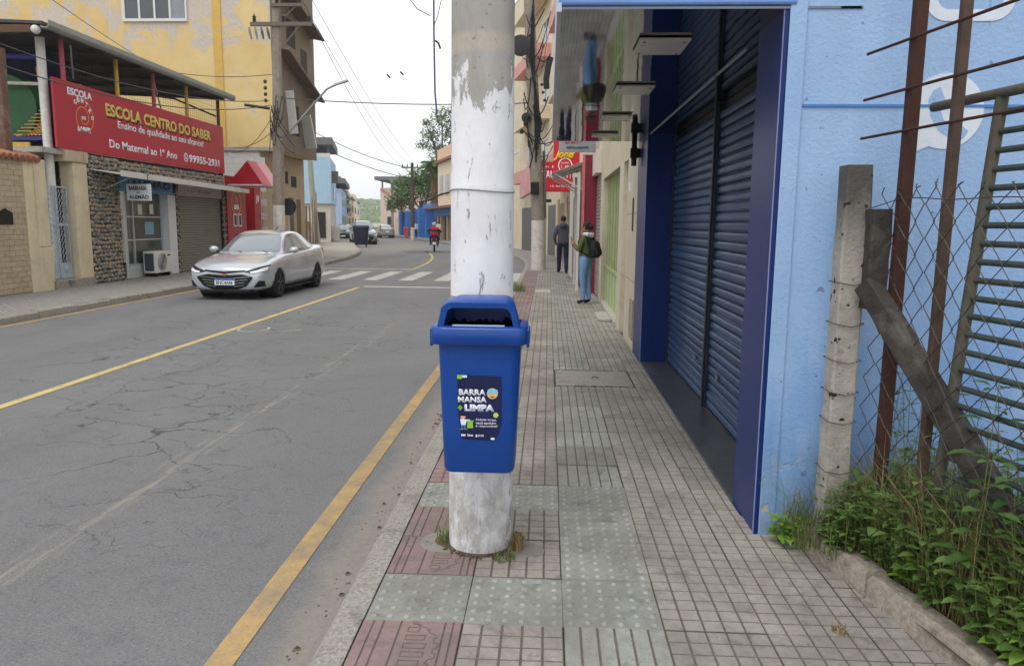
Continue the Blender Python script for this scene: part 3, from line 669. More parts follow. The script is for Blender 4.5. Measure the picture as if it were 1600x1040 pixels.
M_SLAT = mat('blue_slat', '#38557a', .38, .10, 3, '#2c3f5c', .5, 2.6, .15, 40, metal=.35, rnd=.13)
M_GUIDE = mat('guide_metal', '#2f3644', .45, .15, 10, '#6d5a4a', .3, 6, metal=.4)
sl = [(0, 0), (.012, .004), (.02, .018), (.02, .046), (.012, .062), (0, .066), (-.004, .070), (-.004, .0735), (-.012, .0735), (-.012, 0)]
for (a, b) in ((YP + .02, 6.27), (6.33, YF - .01)):
    m_ = MB(); m_.loft([[(-q[0], y, q[1]) for q in sl] for y in (a, b)]); sm = m_.mesh('slat'); sm.materials.append(M_SLAT)
    sh = thing('x', '', ''); del sh['label']; del sh['category']; sh.name = 'roller_shutter'; sh.parent = shop; sh.location = Vector((SX + .02, 0, 0)) - OFF[shop.name]; OFF[sh.name] = Vector((SX + .02, 0, 0))
    z = .03
    while z < 2.48:
        inst(sm, sh, (SX + .02 + random.uniform(-.003, .003), 0, z + random.uniform(-.001, .001)), (0, R(random.uniform(-1.6, 1.6)), R(random.uniform(-.05, .05))), name='slat'); z += .0745
    build(MB().box(SX - .012, a, .0125, SX + .03, b, .034), 'bottom_bar', M_GUIDE, sh)
    for yy in ((a - .008, a + .03), (b - .03, b + .008)): build(MB().box(SX - .016, yy[0], .0125, SX + .02, yy[1], 2.545), 'guide', M_GUIDE, sh)
    cy = (a + b) / 2 - .6 if a > 5 else a + 1.75
    build(MB().lathe([(.0, -.012), (.035, -.012), (.035, 0), (.015, .004), (0, .004)], (SX - .008, cy, .36), 14, 'x'), 'lock', mat('lock_steel', '#a8a8a8', .3, .1, 20, metal=.9), sh)
build(MB().box(SX - .035, 6.275, .0125, SX + .04, 6.325, 2.545), 'centre_post', M_GUIDE, shop)
# hanging lamp plates under the canopy
M_LAMP = mat('lamp_acrylic', '#cfcabf', .3, .05, 6)
for i, y in enumerate((4.15, 5.5, 6.93, 8.3)):
    lbl = ['flat pale lamp plate under the canopy, closest to the blue side wall', 'flat pale lamp plate under the canopy, second from the blue side wall', 'flat pale lamp plate under the canopy, third from the blue side wall', 'flat pale lamp plate at the far end of the mirrored canopy'][i]
    t = thing('ceiling_lamp', lbl, 'lamp', (.6, y + .17, ZS - .02), group='lamp plates under the mirrored canopy')
    build(MB().box(.47, y, ZS - .034, .745, y + .35, ZS - .020), 'plate', M_LAMP, t, bevel=.003)
    for dx in (.50, .715):
        for dy in (.04, .31): build(MB().lathe([(0, 0), (.008, 0), (.008, -.006), (0, -.006)], (dx, y + dy, ZS - .034), 8), 'screw', mat('steel', '#8a8c90', .45), t)
# black spot fixture on the far pillar
t = thing('spotlight', 'black double-ended wall spotlight at the far end of the canopy', 'spotlight', (1.0, 9.12, 2.3))
build(MB().box(1.055, 9.07, 2.36, 1.08, 9.15, 2.46), 'bracket', M_BLK, t); build(MB().box(.965, 9.06, 2.35, 1.055, 9.14, 2.47), 'housing', M_BLK, t, bevel=.01)
for sg in (1, -1): build(MB().lathe([(.0, .12 * sg), (.03, .12 * sg), (.034, .0)], (1.01, 9.10, 2.41 + .03 * sg), 12), 'lamp_head', M_BLK, t)
# painted logos on the side wall
M_LOGO = mat('white_wall_paint', '#dce5f0', .6, .06, 4, '#a9c3e4', .3, 3, .4, 30)
lx, lz, lr = 1.845, 2.10, .172
bub = circ(lx, lz, lr, 40, R(-112), R(212)); bub = bub + [(lx - .195, lz - .215)]
sheet(bub, 'message_logo', M_LOGO, shop, (0, YN - .001, 0), ROT_S, .0025)
ph = [(-.075, .095), (-.045, .11), (-.015, .045), (-.04, .02), (-.02, -.035), (.025, -.075), (.055, -.055), (.10, -.09), (.08, -.125), (.03, -.13), (-.035, -.09), (-.08, -.02), (-.095, .05)]
sheet([(lx + .01 + x, lz + y) for x, y in ph], 'handset_logo', M_BW, shop, (0, YN - .0035, 0), ROT_S, .0012)
ro, ri = rrect(.40, .40, .10, 7, 1.91, 2.70), rrect(.30, .30, .06, 7, 1.91, 2.70)
sheet(ringpoly(ro, ri, len(ro)), 'camera_logo', M_LOGO, shop, (0, YN - .001, 0), ROT_S, .0025)
sheet(ringpoly(circ(1.91, 2.70, .105, 28), circ(1.91, 2.70, .065, 28), 28), 'camera_logo', M_LOGO, shop, (0, YN - .001, 0), ROT_S, .0025)

# ================================================================== vacant lot: low kerb wall, fence, gate, weeds
lot = structure(build(MB().add([(1.3, 3.64, .06), (9, 3.64, .12), (9, -6, .12), (2.2, -6, .06), (1.62, 1.5, .06)], [(0, 1, 2, 3, 4)]), 'lot_ground', M_SOIL))
def klx(y): return 1.255 + (3.62 - y) * .205
mb = MB(); lw = thing('low_wall', 'low weathered concrete edging between the tiles and the weeds', 'low wall', (1.4, 2.6, 0))
M_LOW = mat('weathered_edging', '#958c80', .94, .36, 40, '#2b2824', .92, 3.4, 1., 36)
for (a, b, dz) in ((3.63, 3.02, .0), (3.015, 2.36, -.012), (2.355, .6, .006), (.59, -3., .0)):
    rings = []; n = max(4, int((a - b) / .09))
    for j in range(n + 1):
        y = a + (b - a) * j / n; x = klx(y); e = random.uniform(-.008, .008); tz = .115 + dz + random.uniform(-.010, .008)
        rings.append([(x - .005 + e * .4, y, -.1), (x + e * .4, y, tz - .02), (x + .015 + e, y, tz), (x + .085 + e, y, tz + random.uniform(-.008, .006)), (x + .10 + e, y, tz - .03), (x + .10, y, -.1)])
    build(MB().loft(rings), 'edging_block', M_LOW, lw, smooth=35)
def fx_(y): return 1.40 + (3.45 - y) * .2
M_POST = mat('fence_concrete', '#a39c91', .92, .18, 10, '#5c564d', .6, 2.2, .8, 50)
def post_mat():
    k = NT('mossy_concrete'); p = k.pos(); x, y, z = k.xyz(p); n = k.noise(p, 9, 6, .7)
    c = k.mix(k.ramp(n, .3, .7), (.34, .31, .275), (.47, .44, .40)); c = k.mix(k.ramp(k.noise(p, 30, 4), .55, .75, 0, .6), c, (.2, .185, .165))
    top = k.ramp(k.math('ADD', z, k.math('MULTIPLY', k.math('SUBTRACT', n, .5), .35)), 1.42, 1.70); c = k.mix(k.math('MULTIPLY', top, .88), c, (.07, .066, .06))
    pit = k.ramp(k.noise(p, 22, 1, .3), .70, .73); c = k.mix(pit, c, (.04, .035, .03)); k.bump(k.math('SUBTRACT', k.noise(p, 45, 5), pit), .7, .01); return k.set(c, .93, 0., .2)
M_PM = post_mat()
M_BRACE = mat('dark_mossy_brace', '#3d3936', .95, .3, 12, '#77726a', .6, 3.5, 1., 40)
def rough_bar(p0, p1, w_, h, n=10, j=.004):
    p0, p1 = Vector(p0), Vector(p1); d = (p1 - p0).normalized(); u = Vector((0, 0, 1)) if abs(d.z) < .9 else Vector((0, 1, 0)); a = d.cross(u).normalized(); u = a.cross(d)
    rings = []
    for i in range(n + 1):
        c = p0 + (p1 - p0) * i / n
        pr = [(-.5, -.42), (-.42, -.5), (.42, -.5), (.5, -.42), (.5, .42), (.42, .5), (-.42, .5), (-.5, .42)]
        rings.append([c + a * (w_ * q[0] + random.uniform(-j, j)) + u * (h * q[1] + random.uniform(-j, j)) for q in pr])
    return MB().loft(rings)
fpost = thing('fence_post', 'tall weathered concrete fence post with dark top and leaning brace', 'fence post', (1.39, 3.47, 0))
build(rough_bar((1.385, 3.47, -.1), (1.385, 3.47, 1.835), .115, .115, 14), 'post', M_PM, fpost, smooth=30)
build(rough_bar((1.462, 3.37, 1.20), (1.458, 3.37, 1.64), .085, .085, 6), 'brace_head', M_BRACE, fpost, smooth=30)
build(rough_bar((1.432, 3.37, 1.31), (1.70, 2.75, .57), .08, .095, 14, .003), 'brace', M_BRACE, fpost, smooth=30)
build(rough_bar((1.70, 2.75, .57), (1.90, 2.28, .0), .08, .095, 6, .003), 'brace_foot', M_BRACE, fpost, smooth=30)
for z in (.42, .66, .80, .95, 1.12, 1.31):
    q = .063; pts = [(1.385 - q, 3.47 - q, z), (1.385 + q * .1, 3.47 - q - .004, z - .012), (1.385 + q, 3.47 - q, z + .004), (1.385 + q + .01, 3.47 + q, z), (1.385 - q, 3.47 + q, z), (1.385 - q, 3.47 - q, z)]
    build(MB().tube(pts, .0022, 4), 'tie_wire', mat('rusty_wire', '#55483f', .8, .2, 30), fpost)
# chain link
M_WIRE = mat('fence_wire', '#4d4743', .7, .25, 40, '#3c2c22', .5, 8, metal=.3)
fence = thing('chain_link_fence', 'sagging rusty chain-link fence between the concrete post and weeds', 'fence', (1.55, 2.6, 0))
L_ = 1.75; pitch = .063; hh = .138; rows = 24
dirv = Vector((.2, -1, 0)).normalized(); nrm = Vector((dirv.y, -dirv.x, 0))
P0 = Vector((1.475, 3.40, 0))
def fpt(u, z):
    sag = .012 * math.sin(u * 5 + z * 3) + .02 * math.sin(u * 2.1); du = .012 * math.sin(z * 6 + u * 3)
    return P0 + dirv * (u + du) + nrm * sag + Vector((0, 0, z + .02 * math.sin(u * 4.2)))
for i in range(int(L_ / pitch)):
    pts = []
    for j in range(rows + 1):
        u = (i + ((i + j) % 2)) * pitch; e = (-1 if (i + j) % 2 == 0 else 1) * .003
        pts.append(fpt(u, .05 + j * hh / 2) + nrm * e * (1 if j % 2 else -1))
    top = pts[-1]; pts.append(top + dirv * random.uniform(-.02, .02) + Vector((0, 0, random.uniform(.005, .03))))
    build(MB().tube(pts, .0028, 4), 'wire', M_WIRE, fence)
build(MB().tube([fpt(u / 10, .05 + rows * hh / 2 - .045 + .01 * math.sin(u)) for u in range(-1, 18)], .0022, 4), 'top_wire', M_WIRE, fence)
# rusty upright posts and the three rods
M_RUST = mat('rust_brown', '#4a2f27', .8, .22, 14, '#34211b', .6, 3, .4, 70, metal=.2); M_RUST2 = mat('rust_grey', '#574840', .8, .2, 14, '#4a3226', .6, 3, .4, 70, metal=.2)
o = build(rough_bar((1.532, 3.31, -.1), (1.524, 3.29, 4.2), .050, .050, 10, .0008), 'steel_post', M_RUST, bevel=.0); tag(o, 'dark rusty square steel post closest to the concrete fence post', 'post')
o = build(rough_bar((1.584, 3.05, -.1), (1.574, 3.03, 4.2), .037, .037, 10, .0008), 'steel_post', M_RUST2); tag(o, 'greyish rusty steel post in front of the round white wall logo', 'post')
for z, l in ((1.966, 'lowest'), (2.137, 'middle'), (2.34, 'topmost')):
    a = Vector((1.44, 3.58, z)); d = Vector((.1925, -1, 0)).normalized(); e = .012
    tag(build(MB().tube([a, a + d * .5 + Vector((0, 0, random.uniform(-.004, .004))), a + d * 1.7], .0065, 7), 'iron_rod', M_RUST, smooth=True), '%s of the three thin rusty rods fixed across the steel posts' % l, 'rod', 'thin rods fixed across the steel posts')
# old pipe gate leaning behind
gate = thing('pipe_gate', 'old green-brown pipe gate leaning behind the chain-link fence', 'gate', (1.75, 2.9, 0)); M_GP = mat('gate_paint', '#545348', .75, .25, 16, '#5a3d2c', .7, 3, .4, 60)
gd = Vector((.2, -1, 0)).normalized(); gt = Vector((1.735, 3.02, 2.075)); gb = Vector((1.60, 2.97, .35)); M_GP2 = mat('gate_green', '#3b4743', .7, .25, 16, '#5a3d2c', .6, 4, .3, 60)
build(MB().tube([gt - gd * .36 + Vector((-.012, .0, .0)), gt + gd * 1.4], .020, 10), 'top_rail', M_GP, gate, smooth=True)
build(MB().tube([gt, gb, gb + (gb - gt) * .15], .023, 10), 'stile', M_GP, gate, smooth=True)
build(MB().tube([gt + gd * 1.3, gb + gd * 1.3], .023, 10), 'stile', M_GP, gate, smooth=True)
gu = (gb - gt); ln = gu.length; q = .075
while q < ln - .02:
    a = gt + gu * (q / ln); build(MB().tube([a, a + gd * 1.3], .0125, 8), 'rung', M_GP2, gate, smooth=True); q += .0715

# ---- weeds
M_LEAF = leafmat('weed_leaf', '#45662e', '#7a9450', .55); M_LEAFL = leafmat('bright_leaf', '#6f9a34', '#8fb04a', .4); M_LEAFD = leafmat('dark_leaf', '#38582b', '#648445', .45)
def leaf(mb, b, d, up_, ln, wd, droop=.25, heart=False):
    b = Vector(b); d = Vector(d).normalized(); a = d.cross(Vector(up_))
    if a.length < .05: a = d.cross(Vector((1, 0, 0)))
    a.normalize(); n = a.cross(d)
    def q(f, w_): return b + d * (ln * f) - n * (droop * ln * f * f) + a * w_ + n * abs(w_) * .25
    w1, w2 = (wd * .5, wd * .38) if not heart else (wd * .58, wd * .34)
    f1 = .34 if not heart else .2
    mb.add([q(0, 0), q(f1, -w1), q(f1, 0), q(f1, w1), q(.7, -w2), q(.7, 0), q(.7, w2), q(1, 0)],
           [(0, 1, 2), (0, 2, 3), (1, 4, 5, 2), (2, 5, 6, 3), (4, 7, 5), (5, 7, 6)])
def weed(mb, base, h, nw, ls, rng, lean=(0, 0)):
    b = Vector(base); top = b + Vector((lean[0] + rng.uniform(-.08, .08) * h * 2, lean[1] + rng.uniform(-.08, .08) * h * 2, h))
    mb.c = 1; mb.tube([b, (b + top) / 2 + Vector((rng.uniform(-.02, .02), rng.uniform(-.02, .02), 0)), top], [.0028, .0022, .0014], 4); mb.c = 0
    for k in range(nw):
        f = .25 + .75 * (k + .6) / nw; c = b.lerp(top, f); a0 = rng.random() * 6.283; cnt = 3 if k < nw - 1 else 4
        for j in range(cnt):
            t = a0 + j * 6.283 / cnt + rng.uniform(-.3, .3); el = rng.uniform(.0, .55); l = ls * rng.uniform(.65, 1.15) * (1.1 - .3 * f)
            d = Vector((math.cos(t), math.sin(t), el)); pt = c + d.normalized() * l * .35
            mb.c = 1; mb.tube([c, pt], .0011, 3, False); mb.c = 0
            leaf(mb, pt, d, (0, 0, 1), l, l * rng.uniform(.5, .66), rng.uniform(.1, .45))
M_STEM = mat('weed_stem', '#6e7a3f', .7, .2, 30)
rng = random.Random(11); mb = MB()
for q in range(260):
    y = rng.uniform(1.6, 3.6); x = klx(y) + .1 + rng.random() * .5; a = rng.random() * 6.28; leaf(mb, (x, y, .075 + rng.random() * .03), (math.cos(a), math.sin(a), .1), (0, 0, 1), rng.uniform(.03, .06), .03, .2)
stuff(tag(build(mb, 'leaf_litter', leafmat('dry_leaf_litter', '#7a6347', '#a08a66', .9), fix=False), 'dry brown fallen leaves under the weeds of the lot', 'litter'))
mb = MB()
for q in range(470):
    y = rng.uniform(1.6, 3.58); x = klx(y) + .10 + abs(rng.gauss(0, .27)) + (.05 if y > 3.2 else 0)
    if x > 2.6: continue
    dist = x - klx(y) - .1
    h = rng.uniform(.14, .38) + min(.24, dist * .6); ls = rng.choice((.024, .034, .045, .055, .075)) * rng.uniform(.85, 1.15)
    if y > 3.3: h *= .8
    weed(mb, (x, y, .07), h, rng.randint(3, 6), ls, rng, (-.06 if dist < .12 else 0, -.02))
for q in range(40):
    weed(mb, (rng.uniform(1.30, 1.50), rng.uniform(3.22, 3.42), .06), rng.uniform(.12, .34), rng.randint(3, 5), rng.choice((.028, .04, .055)), rng, (-.02, -.02))
for q in range(46):
    y = rng.uniform(1.9, 3.4); x = klx(y) + .14 + rng.random() * .5; weed(mb, (x, y, .07), rng.uniform(.45, .85), rng.randint(6, 10), rng.choice((.03, .05, .07)), rng)
stuff(tag(build(mb, 'undergrowth', [M_LEAF, M_STEM], fix=False), 'thick leafy green weeds filling the vacant lot behind the edging', 'weeds'))
mb = MB()
for q in range(4600):
    y = rng.uniform(1.5, 3.6); x = klx(y) + .09 + abs(rng.gauss(0, .3)); hh_ = rng.uniform(.12, .66) * (.75 if y > 3.3 else 1)
    a = rng.random() * 6.283; mb.c = 1 if rng.random() < .5 else 0; blade(mb, (x, y, .06), a, hh_, rng.uniform(.0011, .0026), hh_ * rng.uniform(.2, .9))
for q in range(260):
    y = rng.uniform(3.3, 3.62); x = rng.uniform(1.2, 1.36); hh_ = rng.uniform(.08, .34); mb.c = 0; blade(mb, (x, y, .05), rng.uniform(2.4, 5.5), hh_, rng.uniform(.0011, .002), hh_ * rng.uniform(.3, .9))
stuff(tag(build(mb, 'grass', [M_GRASS, M_DRY], fix=False), 'long green and dry grass growing among the weeds of the lot', 'grass'))
def plant(name, label, c, n, h, ls, m, seed, nw=4, spread=.06, heart=False, lean=(0, 0)):
    r2 = random.Random(seed); mb = MB()
    for i in range(n):
        weed(mb, (c[0] + r2.uniform(-spread, spread), c[1] + r2.uniform(-spread, spread), c[2]), h * r2.uniform(.6, 1.1), nw, ls, r2, lean)
    if heart:
        leaf(mb, (c[0], c[1] - .02, c[2] + h * .9), (-.5, -.8, .3), (0, -.6, .8), ls * 1.6, ls * 1.5, .1, True)
    return tag(build(mb, name, [m, M_STEM], fix=False), label, 'plant')
plant('leafy_plant', 'small bright green plant at the foot of the navy pillar corner', (1.21, 3.53, -.01), 7, .15, .062, M_LEAFL, 1, 3, .045)
plant('leafy_plant', 'weed with one big heart-shaped leaf hanging over the edging', (klx(2.93) + .1, 2.93, .1), 3, .15, .055, M_LEAFL, 2, 3, .04, True, (-.03, -.03))
plant('leafy_plant', 'broad-leaved weed at the lower corner beside the edging', (klx(2.33) + .17, 2.33, .05), 10, .30, .085, M_LEAFL, 3, 4, .12)
plant('leafy_plant', 'tall weed with large leaves climbing the pipe gate', (1.62, 2.66, .05), 3, .95, .10, M_LEAFD, 4, 6, .05, False, (.03, 0))
plant('leafy_plant', 'tall thin flowering weed against the blue wall by the fence', (1.66, 3.42, .05), 6, .95, .032, M_LEAF, 5, 9, .12)
plant('leafy_plant', 'dark leafy weed clump around the foot of the leaning brace', (1.72, 2.45, .05), 12, .42, .07, M_LEAFD, 6, 5, .14)

def scribble(parent, name, org, rot, w_, h, n, m, ext=.003):
    """a row of lettering too small to read in the photograph"""
    r4 = random.Random(n * 31 + int(w_ * 1000)); c = w_ / n; q = []
    for i in range(n):
        if r4.random() < .12: continue
        x = i * c; hh = h * r4.choice((.75, .75, 1.)); k = c * .24
        q.append([(x, 0), (x + k, 0), (x + k, hh), (x, hh)])
        if r4.random() < .75: zb = r4.choice((0, .38, .72)) * hh; q.append([(x + k * 1.02, zb), (x + c * .8, zb), (x + c * .8, zb + h * .2), (x + k * 1.02, zb + h * .2)])
        if r4.random() < .5: q.append([(x + c * .55, h * .22), (x + c * .78, h * .22), (x + c * .78, hh * .7), (x + c * .55, hh * .7)])
    return stuff(sheet(q, name, m, parent, org, rot, ext))

# ================================================================== right side beyond the blue shop
def stained(name, c, d, da=.6, drip=.5):
    """rendered wall with run-off streaks and mottling"""
    k = NT(name); p = k.pos(); n = k.noise(p, 1.6, 6, .7, .3); s_ = k.noise(k.scale(p, (5, 5, .5)), 1.5, 6, .7, .2); f = k.noise(p, 40, 4, .7)
    a = lin(c); c1 = k.mix(k.ramp(n, .3, .7), tuple(v * .85 for v in a), tuple(min(.95, v * 1.08) for v in a))
    c1 = k.mix(k.ramp(s_, .55, .75, 0, drip), c1, lin(d)); c1 = k.mix(k.ramp(k.noise(p, 4.5, 6, .75), .58, .75, 0, da), c1, lin(d)); k.bump(f, .35, .008)
    MATS[name] = k.set(c1, .85, 0., .3); return MATS[name]
M_BEIGE = stained('beige_stone', '#c9bfa6', '#8d8168', .4, .4); M_BEIGE2 = mat('beige_marble', '#cdc5b0', .45, .08, 5, '#a89b82', .5, 2.2, .1)
M_MAROON = mat('maroon_paint', '#7a2230', .45, .1, 6, '#4d1a22', .4, 2, .1); M_GRNGL = mat('green_glass', '#6f8a55', .12, .25, 2.5, '#3c5a3a', .7, 1.8, .02, spec=.7)
bb = thing('beige_building', 'beige stone-clad building with green glass door beyond the blue shop', 'building', (3, 12, 0))
W_ = MB()
build(MB().box(FX + .0, YE + .06, -.1, 6, 10.35, 7), 'wall', M_BEIGE2, bb)
build(MB().box(FX + .16, 10.35, -.1, 6, 10.95, 7), 'wall_recess', M_BEIGE, bb)
build(MB().box(FX, 10.35, 2.45, FX + .16, 15.6, 7).box(FX, 15.001, -.1, 6, 15.6, 2.45), 'facade_frame', M_BEIGE, bb)
build(MB().box(FX - .005, 10.95, -.05, 1.8, 11.5, 2.45), 'door_pillar', M_BEIGE2, bb)
build(MB().box(FX - .03, 11.5, -.05, FX + .6, 15.0, .06), 'door_step', M_CONC, bb, bevel=.01)
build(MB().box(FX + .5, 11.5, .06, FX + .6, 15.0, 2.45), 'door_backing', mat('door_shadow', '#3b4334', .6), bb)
for i in range(6):
    y0 = 11.52 + i * .58; dr = build(MB().box(FX + .10, y0 + .03, .75, FX + .12, y0 + .55, 2.38), 'glass_panel', M_GRNGL, bb)
    build(MB().box(FX + .07, y0, .06, FX + .13, y0 + .03, 2.44), 'mullion', mat('door_frame_green', '#a9b183', .5, .1), bb)
    build(MB().box(FX + .08, y0 + .03, .06, FX + .125, y0 + .55, .74), 'kick_panel', mat('door_panel_green', '#b6c48e', .5, .12, 5), bb)
build(MB().box(FX + .05, 11.5, .72, FX + .069, 15.0, .78), 'door_rail', mat('door_frame_green', '#a9b183'), bb)
build(MB().box(FX - .008, 9.55, 1.48, FX + .0, 9.66, 1.9), 'mail_slot', M_BLK, bb)
build(MB().box(FX - .006, 10.0, 2.0, FX + .0, 10.12, 2.12), 'bell_plate', M_PW, bb)
build(MB().box(FX - .012, 9.22, .12, FX - .001, 9.62, .62), 'meter_door', mat('rusty_panel', '#a59b8c', .7, .2, 8, '#7b5a3e', .8, 3), bb)
for z in (.85, 1.7): build(MB().box(FX - .004, YE + .07, z, FX - .0005, 10.35, z + .006), 'stone_joint', mat('joint_dark', '#8e846f', .9), bb)
build(MB().box(FX - .25, 11.9, .0, FX - .03, 12.9, .05), 'ramp', M_CONC, bb, bevel=.015)

mr = thing('maroon_shop', 'narrow maroon-fronted shop with grey shutter behind the standing woman', 'building', (3, 17, 0))
build(MB().box(FX + .02, 15.6, -.1, 6, 16.9, 7), 'wall', mat('pale_wall', '#cfc6b8', .8, .1, 3), mr)
for i in range(36): build(MB().box(FX - .012, 15.66, .03 + i * .075, FX + .019, 16.85, .03 + i * .075 + .066), 'slat', mat('grey_slat', '#9a9894', .5, .1, 5, metal=.3), mr, bevel=.012) if i < 34 else None
build(MB().box(.77, 16.9, -.1, FX + .02, 17.25, 3.1), 'side_jamb', M_MAROON, mr)
build(MB().box(.74, 16.86, -.1, .80, 16.899, 3.1), 'jamb_strip', mat('pink_strip', '#c8686c', .5), mr)
build(MB().box(FX - .12, 15.62, 2.62, FX, 16.855, 3.1), 'lintel', mat('pale_wall', '#cfc6b8'), mr)
build(MB().box(.80, 17.25, -.1, 6, 25.5, 7.2), 'front_wall', stained('cream_wall', '#d8cfbd', '#9d917d', .4, .4), mr)
for (a, b, c) in ((17.6, 19.0, M_BLK), (19.6, 21.6, mat('dark_slat', '#6b6a68', .5, .1, 5, metal=.3)), (22.2, 23.2, M_BLK), (23.7, 25.2, mat('dark_slat', '#6b6a68'))):
    build(MB().box(.785, a, .02, .799, b, 2.4), 'shop_door', c, mr)
for y in (17.45, 19.3, 21.9, 23.45): build(MB().box(.66, y, -.02, .72, y + .07, 2.75), 'awning_post', mat('white_post', '#c9c6bf', .6, .1, 8), mr)
aw = thing('awning', 'small ribbed awning on white brackets below the yellow-lettered sign', 'awning', (.4, 19.5, 2.7)); M_POLY = mat('dusty_polycarbonate', '#b9b3a4', .5, .15, 6, '#817867', .6, 2)
for i in range(9):
    y = 17.5 + i * .30; build(MB().add([(.80, y, 3.0), (.08, y + .01, 2.74), (.08, y + .15, 2.755), (.80, y + .15, 3.015), (.80, y + .29, 3.0), (.08, y + .29, 2.74)], [(0, 1, 2, 3), (3, 2, 5, 4)]), 'roof_sheet', M_POLY, aw)
for y in (17.6, 18.8, 20.0): build(MB().tube([(.79, y, 2.35), (.12, y, 2.73)], .02, 6), 'bracket', mat('white_post', '#c9c6bf'), aw); 
for y in (17.6, 18.8, 20.0): build(MB().tube([(.79, y, 2.97), (.10, y, 2.72)], .018, 6), 'bracket', mat('white_post', '#c9c6bf'), aw)
# grey plaque at the canopy end
M_RED = mat('sign_red', '#c3202f', .35, .06, 4, '#9c1a27', .3, 1.5, .02); M_GREYP = mat('plaque_grey', '#a9aaa8', .45, .05, 6)
t = thing('restaurant_plaque', 'small grey hanging plaque reading RESTAURANTE at the canopy end', 'sign', (.36, 9.9, 2.5))
build(MB().box(.12, 9.88, 2.49, .60, 9.91, 2.82), 'board', M_GREYP, t, bevel=.004)
text('RESTAURANTE', 'lettering', mat('print_charcoal', '#33312f', .5), t, (.22, 9.879, 2.535), ROT_S, .28, .028, .01)
scribble(t, 'red_lettering', (.2, 9.8795, 2.60), ROT_S, .3, .08, 8, M_RED)
for x in (.2, .52): build(MB().tube([(x, 9.895, 2.82), (x, 9.895, 3.3)], .006, 5), 'hanger', M_BLK, t)
build(MB().box(.1, 9.895, 3.3, 1.2, 9.905, 3.32), 'hanger_bar', M_BLK, t)
# red sign with yellow script
t = thing('snack_sign', 'tall red projecting sign with yellow script above the ribbed awning', 'sign', (.42, 20.3, 2.9)); M_YSC = mat('yellow_script', '#e7bf2a', .5, .1)
build(MB().box(.10, 20.25, 2.93, .80, 20.35, 3.95), 'board', M_RED, t, bevel=.01)
text("Jonis", 'yellow_lettering', M_YSC, t, (.10, 20.246, 3.24), ROT_S, .58, .30, .05, .5, .012)
scribble(t, 'white_lettering', (.38, 20.247, 3.53), ROT_S, .24, .10, 4, M_PW)
sheet(ringpoly(circ(.42, 3.12, .19, 22, ry=.20), circ(.42, 3.12, .165, 22, ry=.175), 22), 'white_lettering', M_PW, t, (0, 20.247, 0), ROT_S, .004)
scribble(t, 'white_lettering', (.32, 20.247, 3.05), ROT_S, .2, .09, 4, M_PW); scribble(t, 'white_lettering', (.31, 20.247, 3.17), ROT_S, .22, .05, 6, M_PW)
build(MB().tube([(.8, 20.3, 3.8), (1.1, 20.3, 3.8)], .02, 6), 'arm', M_BLK, t)
# big red restaurant box sign turning the corner
t = thing('restaurant_sign', 'large red box sign with white lettering hanging over the far pavement', 'sign', (.1, 30.2, 2.8))
build(MB().box(-.72, 30, 2.85, 1.2, 30.4, 4.02), 'front_board', M_RED, t, bevel=.015)
text('RESTAURANTE', 'lettering', M_PW, t, (-.68, 29.994, 3.36), ROT_S, 1.72, .30, .03); sheet(rrect(.52, .13, .06, 5, .36, 3.82), 'pill_shape', M_PW, t, (0, 29.997, 0), ROT_S, .005)
scribble(t, 'lettering', (.05, 29.997, 3.02), ROT_S, .78, .09, 11, M_PW); scribble(t, 'lettering', (-.62, 29.997, 3.78), ROT_S, .64, .08, 9, M_PW)
a0 = Vector((-.75, 30.02, 0)); a1 = Vector((-1.35, 34.5, 0)); M_PALE = mat('faded_red', '#d78a88', .45, .15, 3, '#efe6e2', .7, 1.2)
build(MB().add([(*a0.xy, 2.82), (*a1.xy, 2.70), (*a1.xy, 3.75), (*a0.xy, 4.02), (a0.x + .15, a0.y, 2.82), (a1.x + .15, a1.y, 2.70), (a1.x + .15, a1.y, 3.75), (a0.x + .15, a0.y, 4.02)], [(0, 1, 2, 3), (7, 6, 5, 4), (0, 4, 5, 1), (3, 2, 6, 7), (1, 5, 6, 2), (0, 3, 7, 4)]), 'side_board', M_PALE, t)
t2 = tag(build(MB().box(-.62, 30.5, 2.45, .1, 31.3, 2.56), 'blue_awning', mat('navy_awning', '#2b3a6b', .6, .1)), 'small navy awning under the large red restaurant sign', 'awning')
# cream buildings along the bend
PT = ST
def block_bldg(name, label, s0, s1, t0, depth, h, m, roof=None, cat='building', z0=-.1):
    o = thing(name, label, cat, (*PT((s0 + s1) / 2, t0 + depth / 2), 0)); mb = MB(); n = max(1, int((s1 - s0) / 4)); 
    A = [PT(s0 + (s1 - s0) * i / n, t0) for i in range(n + 1)]; B = [PT(s0 + (s1 - s0) * i / n, t0 + depth) for i in range(n + 1)]
    mb.prism([*A, *B[::-1]], 'z', z0, h); build(mb, 'wall', m, o)
    if roof:
        mb = MB(); A2 = [PT(s0 - .2 + (s1 - s0 + .4) * i / n, t0 - math.copysign(.35, depth)) for i in range(n + 1)]; B2 = [PT(s0 - .2 + (s1 - s0 + .4) * i / n, t0 + depth) for i in range(n + 1)]
        mb.prism([*A2, *B2[::-1]], 'z', h, h + .22); build(mb, 'roof', roof, o)
    return o
def face_box(o, name, s0, s1, z0, z1, t0, out, m, bevel=0):
    """box on a street-facing wall; out = how far it stands proud (towards the street is -out for the right side)"""
    a, b = ST(s0, t0), ST(s1, t0); c, d = ST(s1, t0 + out), ST(s0, t0 + out)
    return build(MB().prism([a, b, c, d], 'z', z0, z1), name, m, o, bevel=bevel)
